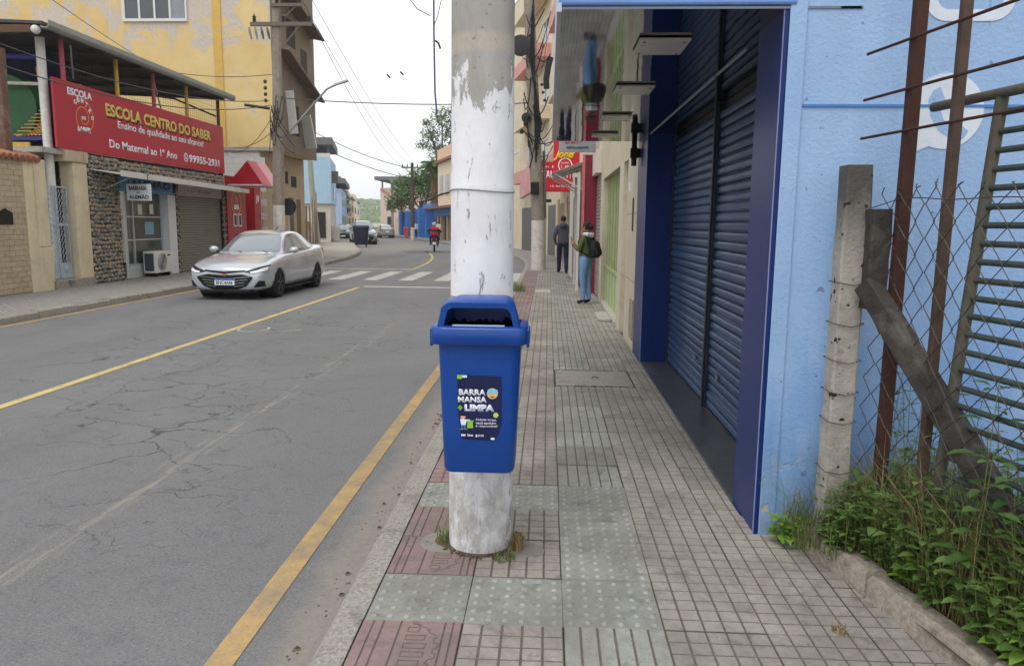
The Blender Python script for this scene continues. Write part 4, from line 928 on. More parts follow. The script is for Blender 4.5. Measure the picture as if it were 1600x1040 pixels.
M_CREAM = stained('cream_render', '#dccfb4', '#a08d72', .35, .45); M_WIN = glass('dark_window', (.03, .035, .04), .12); M_FRM = mat('white_frame', '#d9d9d6', .5, .06); M_PINKT = mat('salmon_trim', '#d0968a', .7, .12, 4)
cb = block_bldg('cream_building', 'tall cream building with salmon balconies behind the cable-laden pole', 25.8, 49, 1.05, 9, 15, M_CREAM)
for fl in range(4):
    z = 4.6 + fl * 3.0
    for i, s0 in enumerate((27.0, 31.0, 35.2, 39.0, 43., 46.5)):
        wn = face_box(cb, 'window', s0, s0 + 1.5, z, z + 1.3, 1.05, -.02, M_WIN); face_box(cb, 'window_frame', s0 - .08, s0 + 1.58, z - .1, z - .001, 1.05, -.1, M_FRM); face_box(cb, 'window_frame', s0 - .08, s0 + 1.58, z + 1.3, z + 1.38, 1.05, -.06, M_FRM)
        face_box(cb, 'mullion', s0 + .72, s0 + .78, z + .001, z + 1.299, 1.05, -.05, M_FRM)
    for s0, s1 in ((30.4, 34.0), (38.4, 45.)):
        face_box(cb, 'balcony', s0, s1, z - .75, z - .1, 1.05, -.75, M_PINKT if fl % 2 == 0 else M_CREAM)
for s0, s1, c in ((27, 28.2, M_BLK), (29, 31.4, mat('dark_slat', '#6b6a68')), (32.2, 34.6, mat('brown_tile', '#8b6f5c', .5, .2, 12)), (36, 38.5, mat('dark_slat', '#6b6a68')), (40, 41.5, M_BLK), (42.5, 45.5, mat('dark_slat', '#6b6a68'))):
    face_box(cb, 'shop_door', s0, s1, 0, 2.5, 1.05, -.03, c)
for s0 in (28.4, 31.6, 34.8, 39.): face_box(cb, 'tiled_pier', s0, s0 + .5, 0, 2.7, 1.05, -.08, mat('tan_tile', '#bfa98d', .5, .12, 20))
# ---- second pole with its tangle of cables
M_PC2 = mat('old_pole_concrete', '#8f867b', .9, .15, 10, '#5f574d', .6, 2, .5, 50); M_CAB = mat('black_cable', '#26262a', .6, .2, 30)
p2 = thing('utility_pole', 'slanting concrete pole wrapped in cable tangles, white at its foot', 'utility pole', (-.34, 25.5, 0))
build(MB().tube([(-.36, 25.5, 1.68), (-.52, 25.5, 4.5), (-.80, 25.5, 9.5)], [.225, .205, .17], 16), 'shaft', M_PC2, p2, smooth=True)
build(MB().tube([(-.33, 25.5, -.2), (-.36, 25.5, 1.68)], [.245, .2262], 16), 'painted_foot', mat('white_foot', '#cfcac3', .85, .12, 8, '#8f867b', .7, 3), p2, smooth=True)
build(MB().tube([(-.11, 25.6, 0), (-.12, 25.6, 1.75)], .05, 8), 'conduit', mat('conduit_white', '#c4bfb7', .7, .1), p2); build(MB().tube([(-.12, 25.6, 1.75), (-.2, 25.6, 4)], .05, 8), 'conduit', mat('conduit_grey', '#6f6a66', .7, .1), p2)
build(MB().box(-.62, 25.15, 2.55, -.34, 25.3, 2.95), 'meter_box', M_BLK, p2, bevel=.02)
for (c, r_) in (((-1.02, 25.3, 7.35), .33), ((-.80, 25.3, 5.05), .16)):
    build(MB().lathe([(r_ * .5, -.09), (r_, -.07), (r_, .07), (r_ * .5, .09)], c, 16, 'y'), 'cable_coil', M_CAB, p2, smooth=True)
build(MB().tube([(-.02, 25.4, 7.0), (-.1, 25.4, 6.7), (-.16, 25.4, 6.3), (-.14, 25.4, 6.0)], .1, 8), 'splice_sleeve', M_CAB, p2, smooth=True)
r3 = random.Random(5)
def sagline(a, b, sag, n=12, r_=.011, m=None, name='cable', parent=None):
    a, b = Vector(a), Vector(b); pts = [a.lerp(b, i / n) - Vector((0, 0, sag * 4 * (i / n) * (1 - i / n))) for i in range(n + 1)]
    return build(MB().tube(pts, r_, 4, False), name, m or M_CAB, parent, smooth=True, fix=False)
for i in range(26):
    z = r3.uniform(3.9, 8.4); x = -.45 - (z - 1.7) * .055; a = (x + r3.uniform(-.3, .3), 25.25, z); b = (x + r3.uniform(-.2, .75), 25.2 + r3.uniform(-.2, .4), z + r3.uniform(-1.6, 1.6))
    sagline(a, b, r3.uniform(.1, .7), 9, r3.uniform(.010, .022), parent=p2)
for i in range(7): sagline((-.62 - .02 * i, 25.26, 8.9 - .3 * i), (-.46 + .03 * i, 25.26, 3.6 + .2 * i), r3.uniform(-.1, .1), 10, .028, parent=p2)
for i in range(3):
    z = 4.6 + .25 * i; build(MB().ball((-.95 + .12 * i, 25.2, z), (.07, .07, .09), 7, 5), 'connector', M_CAB, p2)
    build(MB().ball((-.30 + .05 * i, 25.2, 6.1 - .25 * i), (.06, .06, .05), 7, 5), 'insulator', mat('brown_insulator', '#3a2a26', .3), p2)

# ================================================================== left side of the street
FL = -11.0
M_BRK = mat('painted_brick', '#b5a48a', .9, .14, 9, '#8c7a62', .5, 1.6, .5, 50, rnd=.07); M_MORT = mat('mortar', '#9a8a73', .95, .15, 20); M_PLST = stained('old_plaster', '#d6c7a8', '#8a7860', .5, .35)
bw = thing('brick_wall', 'pale painted brick boundary wall with tile coping left of the iron gate', 'wall', (FL, 12, 0))
build(MB().box(FL - .22, 6, -.05, FL - .012, 15.5, 2.78), 'wall_core', M_MORT, bw)
bm_ = MB().box(-.03, .004, .004, .013, .292, .106); bme = bm_.mesh('brick'); bme.materials.append(M_BRK)
for r_ in range(25):
    z = .02 + r_ * .11; y = 13.45 - (.15 if r_ % 2 else 0)
    while y < 15.2:
        inst(bme, bw, (FL - .012 + random.uniform(-.004, .003), y, z), name='brick'); y += .296
build(MB().box(FL - .03, 15.2 + .0, 0, FL + .004, 15.5, 2.78), 'wall_end', M_PLST, bw)
for i in range(22):
    y = 12.0 + i * .17; build(MB().tube([(FL + .10, y, 2.80), (FL - .16, y, 2.90), (FL - .32, y, 2.84)], .075, 8), 'coping_tile', mat('terracotta', '#9b6a52', .85, .2, 10, '#5b4638', .6, 3), bw)
build(MB().box(FL + .002, 14.35, 1.44, FL + .03, 14.76, 1.66).add([(FL + .03, 14.33, 1.66), (FL + .03, 14.56, 1.76), (FL + .03, 14.79, 1.66), (FL, 14.33, 1.66), (FL, 14.56, 1.76), (FL, 14.79, 1.66)], [(0, 1, 2), (5, 4, 3), (0, 3, 4, 1), (1, 4, 5, 2), (0, 2, 5, 3)]), 'mail_box', M_BLK, bw)
gp = thing('gate_pillar', 'chipped beige pillar between the brick wall and the iron gate', 'pillar', (FL, 15.7, 0))
build(MB().box(FL - .25, 15.501, -.05, FL + .03, 15.92, .95), 'base', M_PLST, gp, bevel=.02); build(MB().box(FL - .25, 15.502, .95, FL + .04, 15.86, 2.82), 'shaft', M_PLST, gp, bevel=.02)
# iron gate
ig = thing('iron_gate', 'light grey ornate iron gate between two beige pillars', 'gate', (FL - .2, 16.5, .2)); M_IRON = mat('grey_gate_paint', '#a7b3bd', .6, .12, 10, '#7a6a5a', .4, 4)
GX = FL - .2
build(MB().box(FL - .45, 15.87, -.05, FL + .09, 17.30, .19), 'gate_step', M_LOW, ig, bevel=.015)
for (a, b) in ((15.95, 16.40), (16.42, 16.86)):
    lf = build(MB().box(GX - .015, a, .2, GX + .015, a + .04, 2.3).box(GX - .015, b - .04, .2, GX + .015, b, 2.3).box(GX - .0149, a + .0401, .2, GX + .0149, b - .0401, .26).box(GX - .0149, a + .0401, 1.40, GX + .0149, b - .0401, 1.46).box(GX - .0149, a + .0401, 2.26, GX + .0149, b - .0401, 2.3), 'gate_leaf', M_IRON, ig)
    build(MB().box(GX - .006, a + .041, .261, GX + .006, b - .041, .56), 'kick_plate', M_IRON, lf); build(MB().ball((GX + .01, (a + b) / 2, .41), (.03, .07, .07), 10, 6), 'boss', M_IRON, lf)
    for i in range(4):
        y = a + .085 + i * .09; pts = [(GX, y + .028 * math.sin(j * 1.9 + i), .57 + j * .0425) for j in range(40)]; build(MB().tube(pts, .011, 5), 'scroll_bar', M_IRON, lf)
build(MB().box(FL - .75, 15.7, 0, FL - .7, 17.4, 2.95), 'dark_panel', mat('dark_grey_panel', '#43474d', .8, .15, 4), ig)

sb = thing('school_building', 'two-storey school with pebble-stone front and open roofed terrace', 'building', (FL - 2, 20, 0))
M_STN = NT('river_stone'); 
def stone_mat():
    k = NT('river_stones'); gi = k.n('ShaderNodeNewGeometry'); rn = gi.outputs['Random Per Island']; cr_ = k.n('ShaderNodeValToRGB'); e = cr_.color_ramp.elements
    e[0].color = (.19, .17, .15, 1); e[1].color = (.50, .45, .39, 1); x_ = e.new(.55); x_.color = (.34, .31, .27, 1); x_ = e.new(.95); x_.color = (.42, .29, .17, 1)
    k.l(rn, cr_.inputs[0]); n = k.noise(gi.outputs['Position'], 30, 4); c = k.mix(k.ramp(n, .3, .7, 0, .35), cr_.outputs[0], (.08, .07, .06)); k.bump(n, .3, .01); return k.set(c, .75, 0., .35)
M_STN = stone_mat(); M_GROUT = mat('dark_grout', '#2c2824', .95, .2, 20)
build(MB().box(FL - .35, 16.90, -.05, FL - .02, 17.42, 2.86), 'side_pillar', M_PLST, sb, bevel=.015)
build(MB().box(FL - .36, 16.62, 2.86, FL + .02, 17.45, 3.14), 'pillar_cap', stained('mossy_cap', '#c2b295', '#4c463a', .8, .7), sb, bevel=.03)
build(MB().box(FL - .35, 17.42, -.05, FL - .03, 18.72, 3.12).box(FL - .35, 18.72, 2.68, FL - .03, 24.95, 3.12).box(FL - .35, 21.62, 0, FL - .03, 21.78, 2.68).box(FL - .35, 24.76, 0, FL - .03, 24.95, 2.68), 'stone_backing', M_GROUT, sb)
r5 = random.Random(21)
def pebbles(y0, y1, z0, z1, sz):
    mb = MB(); z = z0 + sz * .5; row = 0
    while z < z1 - sz * .2:
        y = y0 + sz * (.55 if row % 2 else .15) + .03
        while y < y1 - .02:
            a = sz * r5.uniform(.42, .6); b = sz * r5.uniform(.36, .5); rot = Matrix.Rotation(r5.uniform(-.5, .5), 3, 'X')
            mb.ball((FL - .03 + r5.uniform(-.01, .015), y, z + r5.uniform(-.15, .15) * sz), (r5.uniform(.035, .055), a, b), 7, 5, rot); y += sz * r5.uniform(.95, 1.12)
        z += sz * .82; row += 1
    return mb
stuff(build(pebbles(17.42, 18.72, 0, 3.12, .125), 'stone_cladding', M_STN, sb, smooth=60, fix=False)); stuff(build(pebbles(18.72, 24.93, 2.72, 3.12, .13), 'stone_cladding', M_STN, sb, smooth=60, fix=False))
stuff(build(pebbles(21.60, 21.78, 0, 2.7, .12), 'stone_cladding', M_STN, sb, smooth=60, fix=False)); stuff(build(pebbles(24.74, 24.94, 0, 2.7, .12), 'stone_cladding', M_STN, sb, smooth=60, fix=False))
# barber shop front
M_ALU = mat('aluminium', '#c2c4c4', .4, .06, 10, metal=.3); M_SGL = glass('shop_glass', (.06, .07, .07), .06); BXp = FL - .25
build(MB().box(BXp - 2.2, 18.72, -.02, BXp - 2.1, 21.62, 2.68).box(BXp - 2.1, 18.72, 2.5, BXp - .3, 21.62, 2.6), 'shop_interior', mat('interior_grey', '#6d6f70', .8, .2, 2), sb)
build(MB().box(BXp - .03, 19.30, .02, BXp - .02, 21.12, 2.3), 'shop_window', M_SGL, sb)
for y in (19.27, 19.62, 21.10): build(MB().box(BXp - .04, y, 0, BXp + .02, y + .045, 2.3), 'window_frame', M_ALU, sb)
for z in (.34, 1.0, 1.62): build(MB().box(BXp - .035, 19.3, z, BXp + .015, 21.1, z + .035), 'window_frame', M_ALU, sb)
build(MB().box(BXp - .03, 19.31, .0, BXp + .01, 21.1, .335), 'kick_panel', mat('pale_panel', '#bfc3c5', .5), sb)
build(MB().box(BXp - .1, 21.16, 0, FL - .04, 21.60, 2.28), 'white_panel', mat('white_board', '#d8dadd', .5, .05), sb)
for (y, z) in ((19.95, 1.70), (20.55, 1.72)): build(MB().box(BXp - .019, y, z, BXp - .012, y + .2, z + .28), 'paper_notice', mat('paper', '#d7d6cf', .7), sb)
build(MB().box(BXp - .019, 20.25, 1.15, BXp - .012, 20.72, 1.50), 'blue_notice', mat('blue_paper', '#7da6bd', .6), sb)
build(MB().box(BXp - .019, 19.7, 1.04, BXp - .0125, 21.05, 1.6), 'window_print', mat('dark_print', '#57544f', .5, .5, 12), sb)
# shutter and its head
for i in range(29): build(MB().box(FL - .13 - .0, 21.80, .02 + i * .0775, FL - .1, 24.73, .02 + i * .0775 + .068), 'slat', mat('khaki_slat', '#8a877c', .6, .08, 3, '#6a675c', .5, 1.2, metal=.2), sb, bevel=.014)
build(MB().box(FL - .2, 21.79, .02, FL - .135, 24.74, 2.68), 'shutter_backing', M_BLK, sb)
hdm = build(MB().box(FL - .11, 21.70, 2.28, FL - .045, 24.76, 2.66), 'shutter_head', mat('dusty_pink', '#b6a49c', .7, .08, 3), sb)
scribble(hdm, 'faded_lettering', (FL - .044, 22.4, 2.40), ROT_E, 1.5, .12, 14, mat('faded_ink', '#8d7a72', .7))
# terrace: floor, roof, gutter, posts, net
M_ROOF = mat('roof_underside', '#4c4c4b', .85, .15, 3); M_GUT = mat('gutter_grey', '#8b8c88', .6, .15, 5, '#4b4a46', .5, 2)
build(MB().box(-17, 15.9, 3.0, FL - .04, 24.95, 3.119), 'terrace_floor', M_CONC, sb)
build(MB().box(-17, 15.9, 0, -16.8, 24.95, 5.6), 'back_wall', mat('terrace_wall', '#5d5a66', .9, .15, 2), sb)
build(MB().add([(-10.68, 15.7, 5.60), (-17, 15.7, 5.86), (-17, 24.9, 5.86), (-10.68, 24.9, 5.60), (-10.68, 15.7, 5.66), (-17, 15.7, 5.92), (-17, 24.9, 5.92), (-10.68, 24.9, 5.66)], [(0, 1, 2, 3), (7, 6, 5, 4), (0, 4, 5, 1), (2, 6, 7, 3), (0, 3, 7, 4), (1, 5, 6, 2)]), 'terrace_roof', M_ROOF, sb)
build(MB().loft([[(-10.68, y, 5.56), (-10.64, y, 5.53), (-10.56, y, 5.53), (-10.52, y, 5.57), (-10.52, y, 5.67), (-10.50, y, 5.67), (-10.50, y, 5.56), (-10.55, y, 5.51), (-10.65, y, 5.51), (-10.70, y, 5.55)] for y in (15.66, 24.95)]), 'gutter', M_GUT, sb)
for i in range(6):
    y = 16.4 + i * 1.65; build(MB().obox((-10.75, y, 5.54), (-16.9, y, 5.80), .07, .1), 'rafter', mat('dark_steel', '#3a3c40', .6), sb)
build(MB().box(-17, 15.71, 5.44, -10.95, 15.80, 5.59), 'end_beam', mat('brown_timber', '#5f4734', .8, .2, 8), sb); build(MB().ball((-10.86, 15.76, 5.50), .095, 10, 8), 'pipe_cap', mat('white_pvc', '#d9d7d0', .4), sb)
M_PR = mat('red_post', '#b04a55', .5, .1); M_PYW = mat('yellow_post', '#c9a13b', .5, .1)
for y, m in ((16.85, M_PR), (18.98, M_PYW), (20.75, M_PR), (22.66, M_PYW), (24.82, mat('plum_post', '#5b3440', .6))):
    build(MB().tube([(FL - .06, y, 3.12), (FL - .06, y, 5.57)], .055, 8), 'post', m, sb, smooth=True)
build(MB().tube([(FL - .06, 17.2, 5.5), (FL - .5, 17.9, 4.9)], .02, 5), 'strut', M_ALU, sb); build(MB().tube([(FL - .06, 20.8, 5.4), (FL - .5, 22.0, 4.7)], .02, 5), 'strut', M_ALU, sb)
net = MB()
for i in range(60):
    y = 16.9 + i * .135; net.box(FL - .11, y, 4.6, FL - .106, y + .004, 5.55)
for j in range(8): net.box(FL - .1119, 16.9, 4.63 + j * .13, FL - .1081, 24.9, 4.634 + j * .13)
stuff(build(net, 'safety_net', mat('net_grey', '#4f4c46', .8), sb, fix=False))
build(MB().tube([(FL - .1, 20.6, 4.98), (FL - .1, 22.0, 5.10), (FL - .1, 24.7, 4.98)], .03, 5), 'timber_rail', mat('dark_timber', '#32281f', .8), sb)
build(MB().box(-16.0, 20.5, 5.05, -13.0, 20.6, 5.25), 'lamp_housing', M_PW, sb)
dp = tag(build(MB().tube([(FL - .30, 16.50, .2), (FL - .30, 16.50, 5.58)], .095, 10), 'drain_pipe', mat('white_pvc', '#d9d7d0', .4, .08, 6, '#a9a59a', .5, 2), smooth=True), 'tall white round pipe rising past the end of the red school sign', 'pipe')
# ---- playground equipment on the terrace
pg = thing('playground_frame', 'colourful play equipment under the terrace roof left of the white pipe', 'play equipment', (-12, 16.8, 3.1)); M_PUR = mat('purple_tube', '#39357f', .5, .15, 6); M_GRN = mat('green_slide', '#1f5a2e', .45, .15, 3)
build(MB().tube([(-11.36, 16.6, 3.12), (-11.40, 16.6, 5.35)], .075, 8), 'tube_post', M_PUR, pg, smooth=True); build(MB().tube([(-11.4, 16.6, 5.12), (-13.2, 16.6, 5.18)], .06, 8), 'tube_beam', M_PUR, pg, smooth=True)
build(MB().lathe([(.75, -.3), (.80, 0), (.75, .3)], (-12.45, 17.1, 4.05), 24, 'y'), 'green_tube', M_GRN, pg, smooth=True)
build(MB().box(-14, 17.6, 3.12, -11.5, 17.66, 5.4), 'dark_backdrop', mat('navy_tarp', '#1c2140', .8, .2, 3), pg)
nt_ = MB()
for i in range(9): nt_.obox((-11.42, 16.66, 3.45 + i * .075), (-11.42 - .09 * (8 - i) - .05, 16.66, 3.45 + .0 + i * .075), .012, .02)
for i in range(8): nt_.obox((-11.5 - i * .09, 16.655, 3.42), (-11.45 - .0 * i, 16.655, 3.42 + .68 - i * .085), .012, .018)
stuff(build(nt_, 'orange_net', mat('orange_net', '#c89a55', .8, .1), pg, fix=False)); build(MB().box(-13, 16.62, 3.32, -11.45, 16.68, 3.40), 'rail', M_PUR, pg); build(MB().tube([(-11.45, 16.62, 4.55), (-13.2, 16.62, 4.6)], .04, 6), 'rope', mat('white_rope', '#c9c6bd', .9), pg)
build(MB().box(-13.2, 16.45, 3.12, -11.7, 16.5, 3.26), 'yellow_board', M_PYW, pg); build(MB().tube([(-11.45, 16.58, 4.9), (-11.38, 16.58, 4.2)], .05, 6), 'orange_strut', mat('orange_tube', '#b97a2c', .6), pg)
wp = tag(build(rough_bar((-11.20, 15.0, .0), (-11.13, 14.95, 4.95), .2, .2, 12, .008), 'timber_post', mat('old_timber', '#6b5043', .95, .3, 10, '#a89e92', .6, 2.5, .8, 30), smooth=30), 'rough brown timber post rising behind the painted brick wall', 'post')
# ---- school sign
ss = thing('school_sign', 'long red school signboard reading ESCOLA CENTRO DO SABER above the stone front', 'sign', (FL, 20.6, 3.1))
M_SR = mat('sign_crimson', '#ad2737', .4, .05, 3, '#a02834', .3, 1, .02); M_SY = mat('sign_gold', '#e6c264', .5, .06); M_SHD = mat('sign_shadow', '#571820', .5, .05); M_OR = mat('sign_orange', '#e08a3c', .5, .05)
build(MB().box(FL - .03, 16.35, 3.13, FL + .03, 24.93, 4.66), 'board', M_SR, ss, bevel=.008)
SXF = FL + .031
def st(b, y, z, w_, h, m, bold=.03, nm='lettering', e=0., sp=1.): return text(b, nm, m, ss, (SXF + e, y, z), ROT_E, w_, h, bold, ext=.004, space=sp)
st('ESCOLA', 16.82, 4.36, .92, .17, M_PW, .04); st('ESCOLA CENTRO DO SABER', 18.30, 4.05, 5.76, .31, M_SHD, .05, 'lettering_shadow'); st('ESCOLA CENTRO DO SABER', 18.25, 4.09, 5.74, .31, M_SY, .04, e=.006)
st('Ensino de qualidade ao seu alcance!', 18.75, 3.80, 4.68, .24, M_PW, .015); st('Do Maternal ao 1º Ano', 18.33, 3.33, 3.38, .21, M_PW, .02); st('99955-2931', 22.45, 3.31, 2.08, .23, M_PW, .03)
def sp_(poly, m, nm='emblem', e=0.): return sheet(poly, nm, m, ss, (SXF + e, 0, 0), ROT_E, .004)
cy, cz = 17.36, 3.92; spiral = []
for i in range(90):
    t = R(140 - i * 7.6); r_ = .44 - .0038 * i; spiral.append((r_, t))
q = []
for (r1, t1), (r2, t2) in zip(spiral[:-1], spiral[1:]): q.append([(cy + (r1 - .013) * math.cos(t1), cz + (r1 - .013) * math.sin(t1)), (cy + (r1 + .013) * math.cos(t1), cz + (r1 + .013) * math.sin(t1)), (cy + (r2 + .013) * math.cos(t2), cz + (r2 + .013) * math.sin(t2)), (cy + (r2 - .013) * math.cos(t2), cz + (r2 - .013) * math.sin(t2))])
sp_(q, M_OR)
for i, ch in enumerate('CENTRO'):
    t = R(142 - i * 25); r_ = .30
    o = text(ch, 'emblem_letter', M_PW, ss, (SXF + .001, cy + r_ * math.cos(t) - .05 * math.sin(t), cz + .02 + r_ * math.sin(t) + .05 * math.cos(t) * -1), ROT_E, .09, .11, .05, ext=.004); o.rotation_euler = (R(90) , 0, R(90)); o.rotation_mode = 'QUATERNION'
    o.rotation_quaternion = (Matrix(((0, 0, 1), (1, 0, 0), (0, 1, 0))) @ Matrix.Rotation(t - R(90), 3, 'Z')).to_quaternion()
st('DO', 17.29, 3.87, .15, .08, M_PW, .05, 'emblem_letter'); st('SABER', 17.10, 3.585, .52, .12, M_PW, .05, 'emblem_letter')
sp_(ringpoly(circ(22.25, 3.435, .13, 20), circ(22.25, 3.435, .10, 20), 20), M_PW, 'phone_emblem'); sp_([(22.20, 3.49), (22.23, 3.50), (22.25, 3.44), (22.30, 3.40), (22.28, 3.37), (22.22, 3.40)], M_PW, 'phone_emblem')
# ---- blue barber sign, hanging sign, awning, air conditioner
t = thing('barber_sign', 'blue shop sign with dark letters behind the hanging white sign', 'sign', (FL + .05, 19.9, 2.3))
build(MB().box(FL + .03, 18.60, 2.28, FL + .09, 21.22, 2.70), 'board', mat('sign_blue', '#3f7fa8', .5, .08, 4), t); text('ALEMÃO', 'lettering', mat('ink_navy', '#1a2836', .5), t, (FL + .091, 19.05, 2.40), ROT_E, 2.05, .24, .04, ext=.004); scribble(t, 'lettering', (FL + .0905, 19.8, 2.31), ROT_E, 1.35, .06, 16, mat('ink_pale_blue', '#6fa5c6', .5))
t = thing('hanging_sign', 'white projecting sign reading BARBEARIA DO ALEMÃO', 'sign', (-10.4, 18.6, 2.05)); M_INK = mat('ink_dark', '#24262b', .5)
build(MB().box(-10.76, 18.58, 2.04, -10.12, 18.62, 2.46), 'board', mat('white_sign', '#d5dade', .5, .04), t, bevel=.01)
text('BARBEARIA', 'lettering', M_INK, t, (-10.69, 18.579, 2.30), ROT_S, .46, .105, .03); text('DO', 'lettering', M_INK, t, (-10.50, 18.579, 2.225), ROT_S, .10, .045, .03); text('ALEMÃO', 'lettering', M_INK, t, (-10.70, 18.579, 2.085), ROT_S, .52, .115, .03)
for x in (-10.7, -10.2): build(MB().tube([(x, 18.6, 2.46), (x, 18.6, 2.68)], .008, 5), 'hanger', M_BLK, t)
build(MB().box(-10.99, 18.59, 2.67, -10.15, 18.61, 2.69), 'hanger_bar', M_BLK, t)
aw = thing('shop_awning', 'long flat white awning along the stone-fronted shops', 'awning', (-10.6, 21, 2.7)); M_AWN = mat('awning_white', '#cfcbc4', .6, .06, 3, '#a59e93', .5, 1.5)
build(MB().add([(FL, 17.5, 2.74), (-10.22, 17.5, 2.62), (-10.22, 25.0, 2.54), (FL, 25.0, 2.72), (FL, 17.5, 2.76), (-10.22, 17.5, 2.64), (-10.22, 25.0, 2.56), (FL, 25.0, 2.74)], [(0, 1, 2, 3), (7, 6, 5, 4), (0, 4, 5, 1), (2, 6, 7, 3), (0, 3, 7, 4), (1, 5, 6, 2)]), 'roof_sheet', M_AWN, aw)
build(MB().obox((-10.21, 17.45, 2.655), (-10.21, 25.05, 2.555), .02, .14), 'valance', M_AWN, aw)
for y in (18.0, 21.4, 24.8): build(MB().tube([(FL, y, 2.3), (-10.3, y, 2.58)], .012, 5), 'strut', M_ALU, aw)
ac = thing('air_conditioner', 'white outdoor air conditioner unit standing at the barber shop window', 'air conditioner', (-10.95, 20.3, 0)); M_ACW = mat('ac_white', '#d3d2cb', .45, .05)
build(MB().box(-11.15, 19.85, .10, -10.80, 20.72, .70), 'casing', M_ACW, ac, bevel=.02); build(MB().box(-11.10, 19.838, .16, -10.85, 19.849, .64), 'side_grille', mat('ac_grille', '#3a444d', .6), ac)
build(MB().lathe([(.0, 0), (.235, 0), (.235, .012), (0, .012)], (-10.799, 20.22, .40), 24, 'x'), 'fan_disc', mat('ac_fan', '#5d5c57', .6), ac)
for r_ in (.06, .11, .16, .21, .24): build(MB().tube([(-10.78, 20.22 + r_ * math.cos(R(a)), .40 + r_ * math.sin(R(a))) for a in range(0, 361, 20)], .006, 4), 'grille_ring', M_ACW, ac)
build(MB().box(-10.799, 20.50, .56, -10.795, 20.66, .60), 'badge', M_INK, ac)
for y in (19.95, 20.6): build(MB().box(-11.14, y, .0, -10.82, y + .05, .10), 'foot', M_BLK, ac)
# ---- red entrance portal
rp = thing('red_portal', 'bright red school entrance with gabled hood beside the awning', 'entrance', (-10.9, 26, 0)); M_PRD = mat('portal_red', '#a81426', .35, .06, 3, '#8f1322', .3, 1.2, .02); M_PKR = mat('hood_pale_red', '#c9606c', .45, .06)
build(MB().box(FL - .02, 24.97, 0, FL + .04, 26.55, 3.08), 'side_panel', M_PRD, rp); build(MB().box(FL - .02, 27.35, 0, FL + .04, 27.95, 2.85), 'end_panel', M_PRD, rp); build(MB().box(FL - .9, 27.3, 0, FL - .02, 27.36, 2.8), 'reveal', M_PRD, rp)
build(MB().box(FL - .9, 26.55, 0, FL - .85, 27.3, 2.7), 'doorway', mat('dark_door', '#3a2326', .7, .2, 4), rp)
for i in range(5): build(MB().tube([(FL - .3, 26.6 + i * .15, 0), (FL - .3, 26.6 + i * .15, 2.6)], .015, 5), 'gate_bar', M_BLK, rp)
sheet([(25.25, 2.72), (26.05, 2.72), (26.05, 2.92), (25.25, 2.92)], 'lettering_plate', M_PW, rp, (FL + .041, 0, 0), ROT_E, .004); scribble(rp, 'lettering', (FL + .046, 25.3, 2.77), ROT_E, .7, .10, 6, M_PRD)
sheet(ringpoly(circ(25.72, 2.18, .42, 24), circ(25.72, 2.18, .37, 24), 24), 'emblem', M_OR, rp, (FL + .041, 0, 0), ROT_E, .004); sheet(circ(25.72, 2.28, .13, 14), 'emblem', M_PKR, rp, (FL + .041, 0, 0), ROT_E, .004); sheet([(25.5, 1.95), (25.94, 1.95), (25.9, 2.12), (25.54, 2.12)], 'emblem', M_PW, rp, (FL + .041, 0, 0), ROT_E, .004)
for y in (25.42, 25.82): build(MB().box(FL + .041, y, 1.36, FL + .055, y + .28, 1.80), 'vent_frame', M_PW, rp); build(MB().box(FL + .056, y + .05, 1.41, FL + .06, y + .23, 1.75), 'vent', M_BLK, rp)
build(MB().box(FL + .041, 25.6, 1.0, FL + .05, 25.75, 1.12), 'intercom', M_BLK, rp); sheet([(27.5, 2.2), (27.56, 2.2), (27.62, 2.42), (27.68, 2.25), (27.74, 2.25), (27.8, 2.52), (27.74, 2.52), (27.7, 2.36), (27.64, 2.52), (27.58, 2.52)], 'painted_mark', M_PW, rp, (FL + .041, 0, 0), ROT_E, .004)
gz0, gz1, ga, gb2 = 2.80, 3.60, 25.05, 26.75; tri = [(FL + .05, gz0), (-9.74, gz0), (-10.26, gz1)]
build(MB().prism([(FL + .05, gz0), (-9.76, gz0), (-10.26, gz1 - .03)], 'y', ga + .02, gb2 - .02), 'gable', M_PRD, rp)
build(MB().add([(-9.72, ga, gz0 - .02), (-10.26, ga, gz1), (-10.26, (ga + gb2) / 2, gz1), (-9.72, (ga + gb2) / 2, gz0 - .02)], [(0, 1, 2, 3)]), 'hood_slope', mat('hood_mid_red', '#c24a58', .45, .06), rp)
build(MB().add([(-9.72, (ga + gb2) / 2, gz0 - .02), (-10.26, (ga + gb2) / 2, gz1), (-10.26, gb2, gz1), (-9.72, gb2, gz0 - .02)], [(0, 1, 2, 3)]), 'hood_slope', mat('hood_pale_pink', '#d79aa0', .45, .06), rp)
build(MB().box(FL + .05, ga, gz0 - .05, -9.73, gb2, gz0 - .005), 'hood_base', mat('hood_base_white', '#cfc8c6', .5), rp)

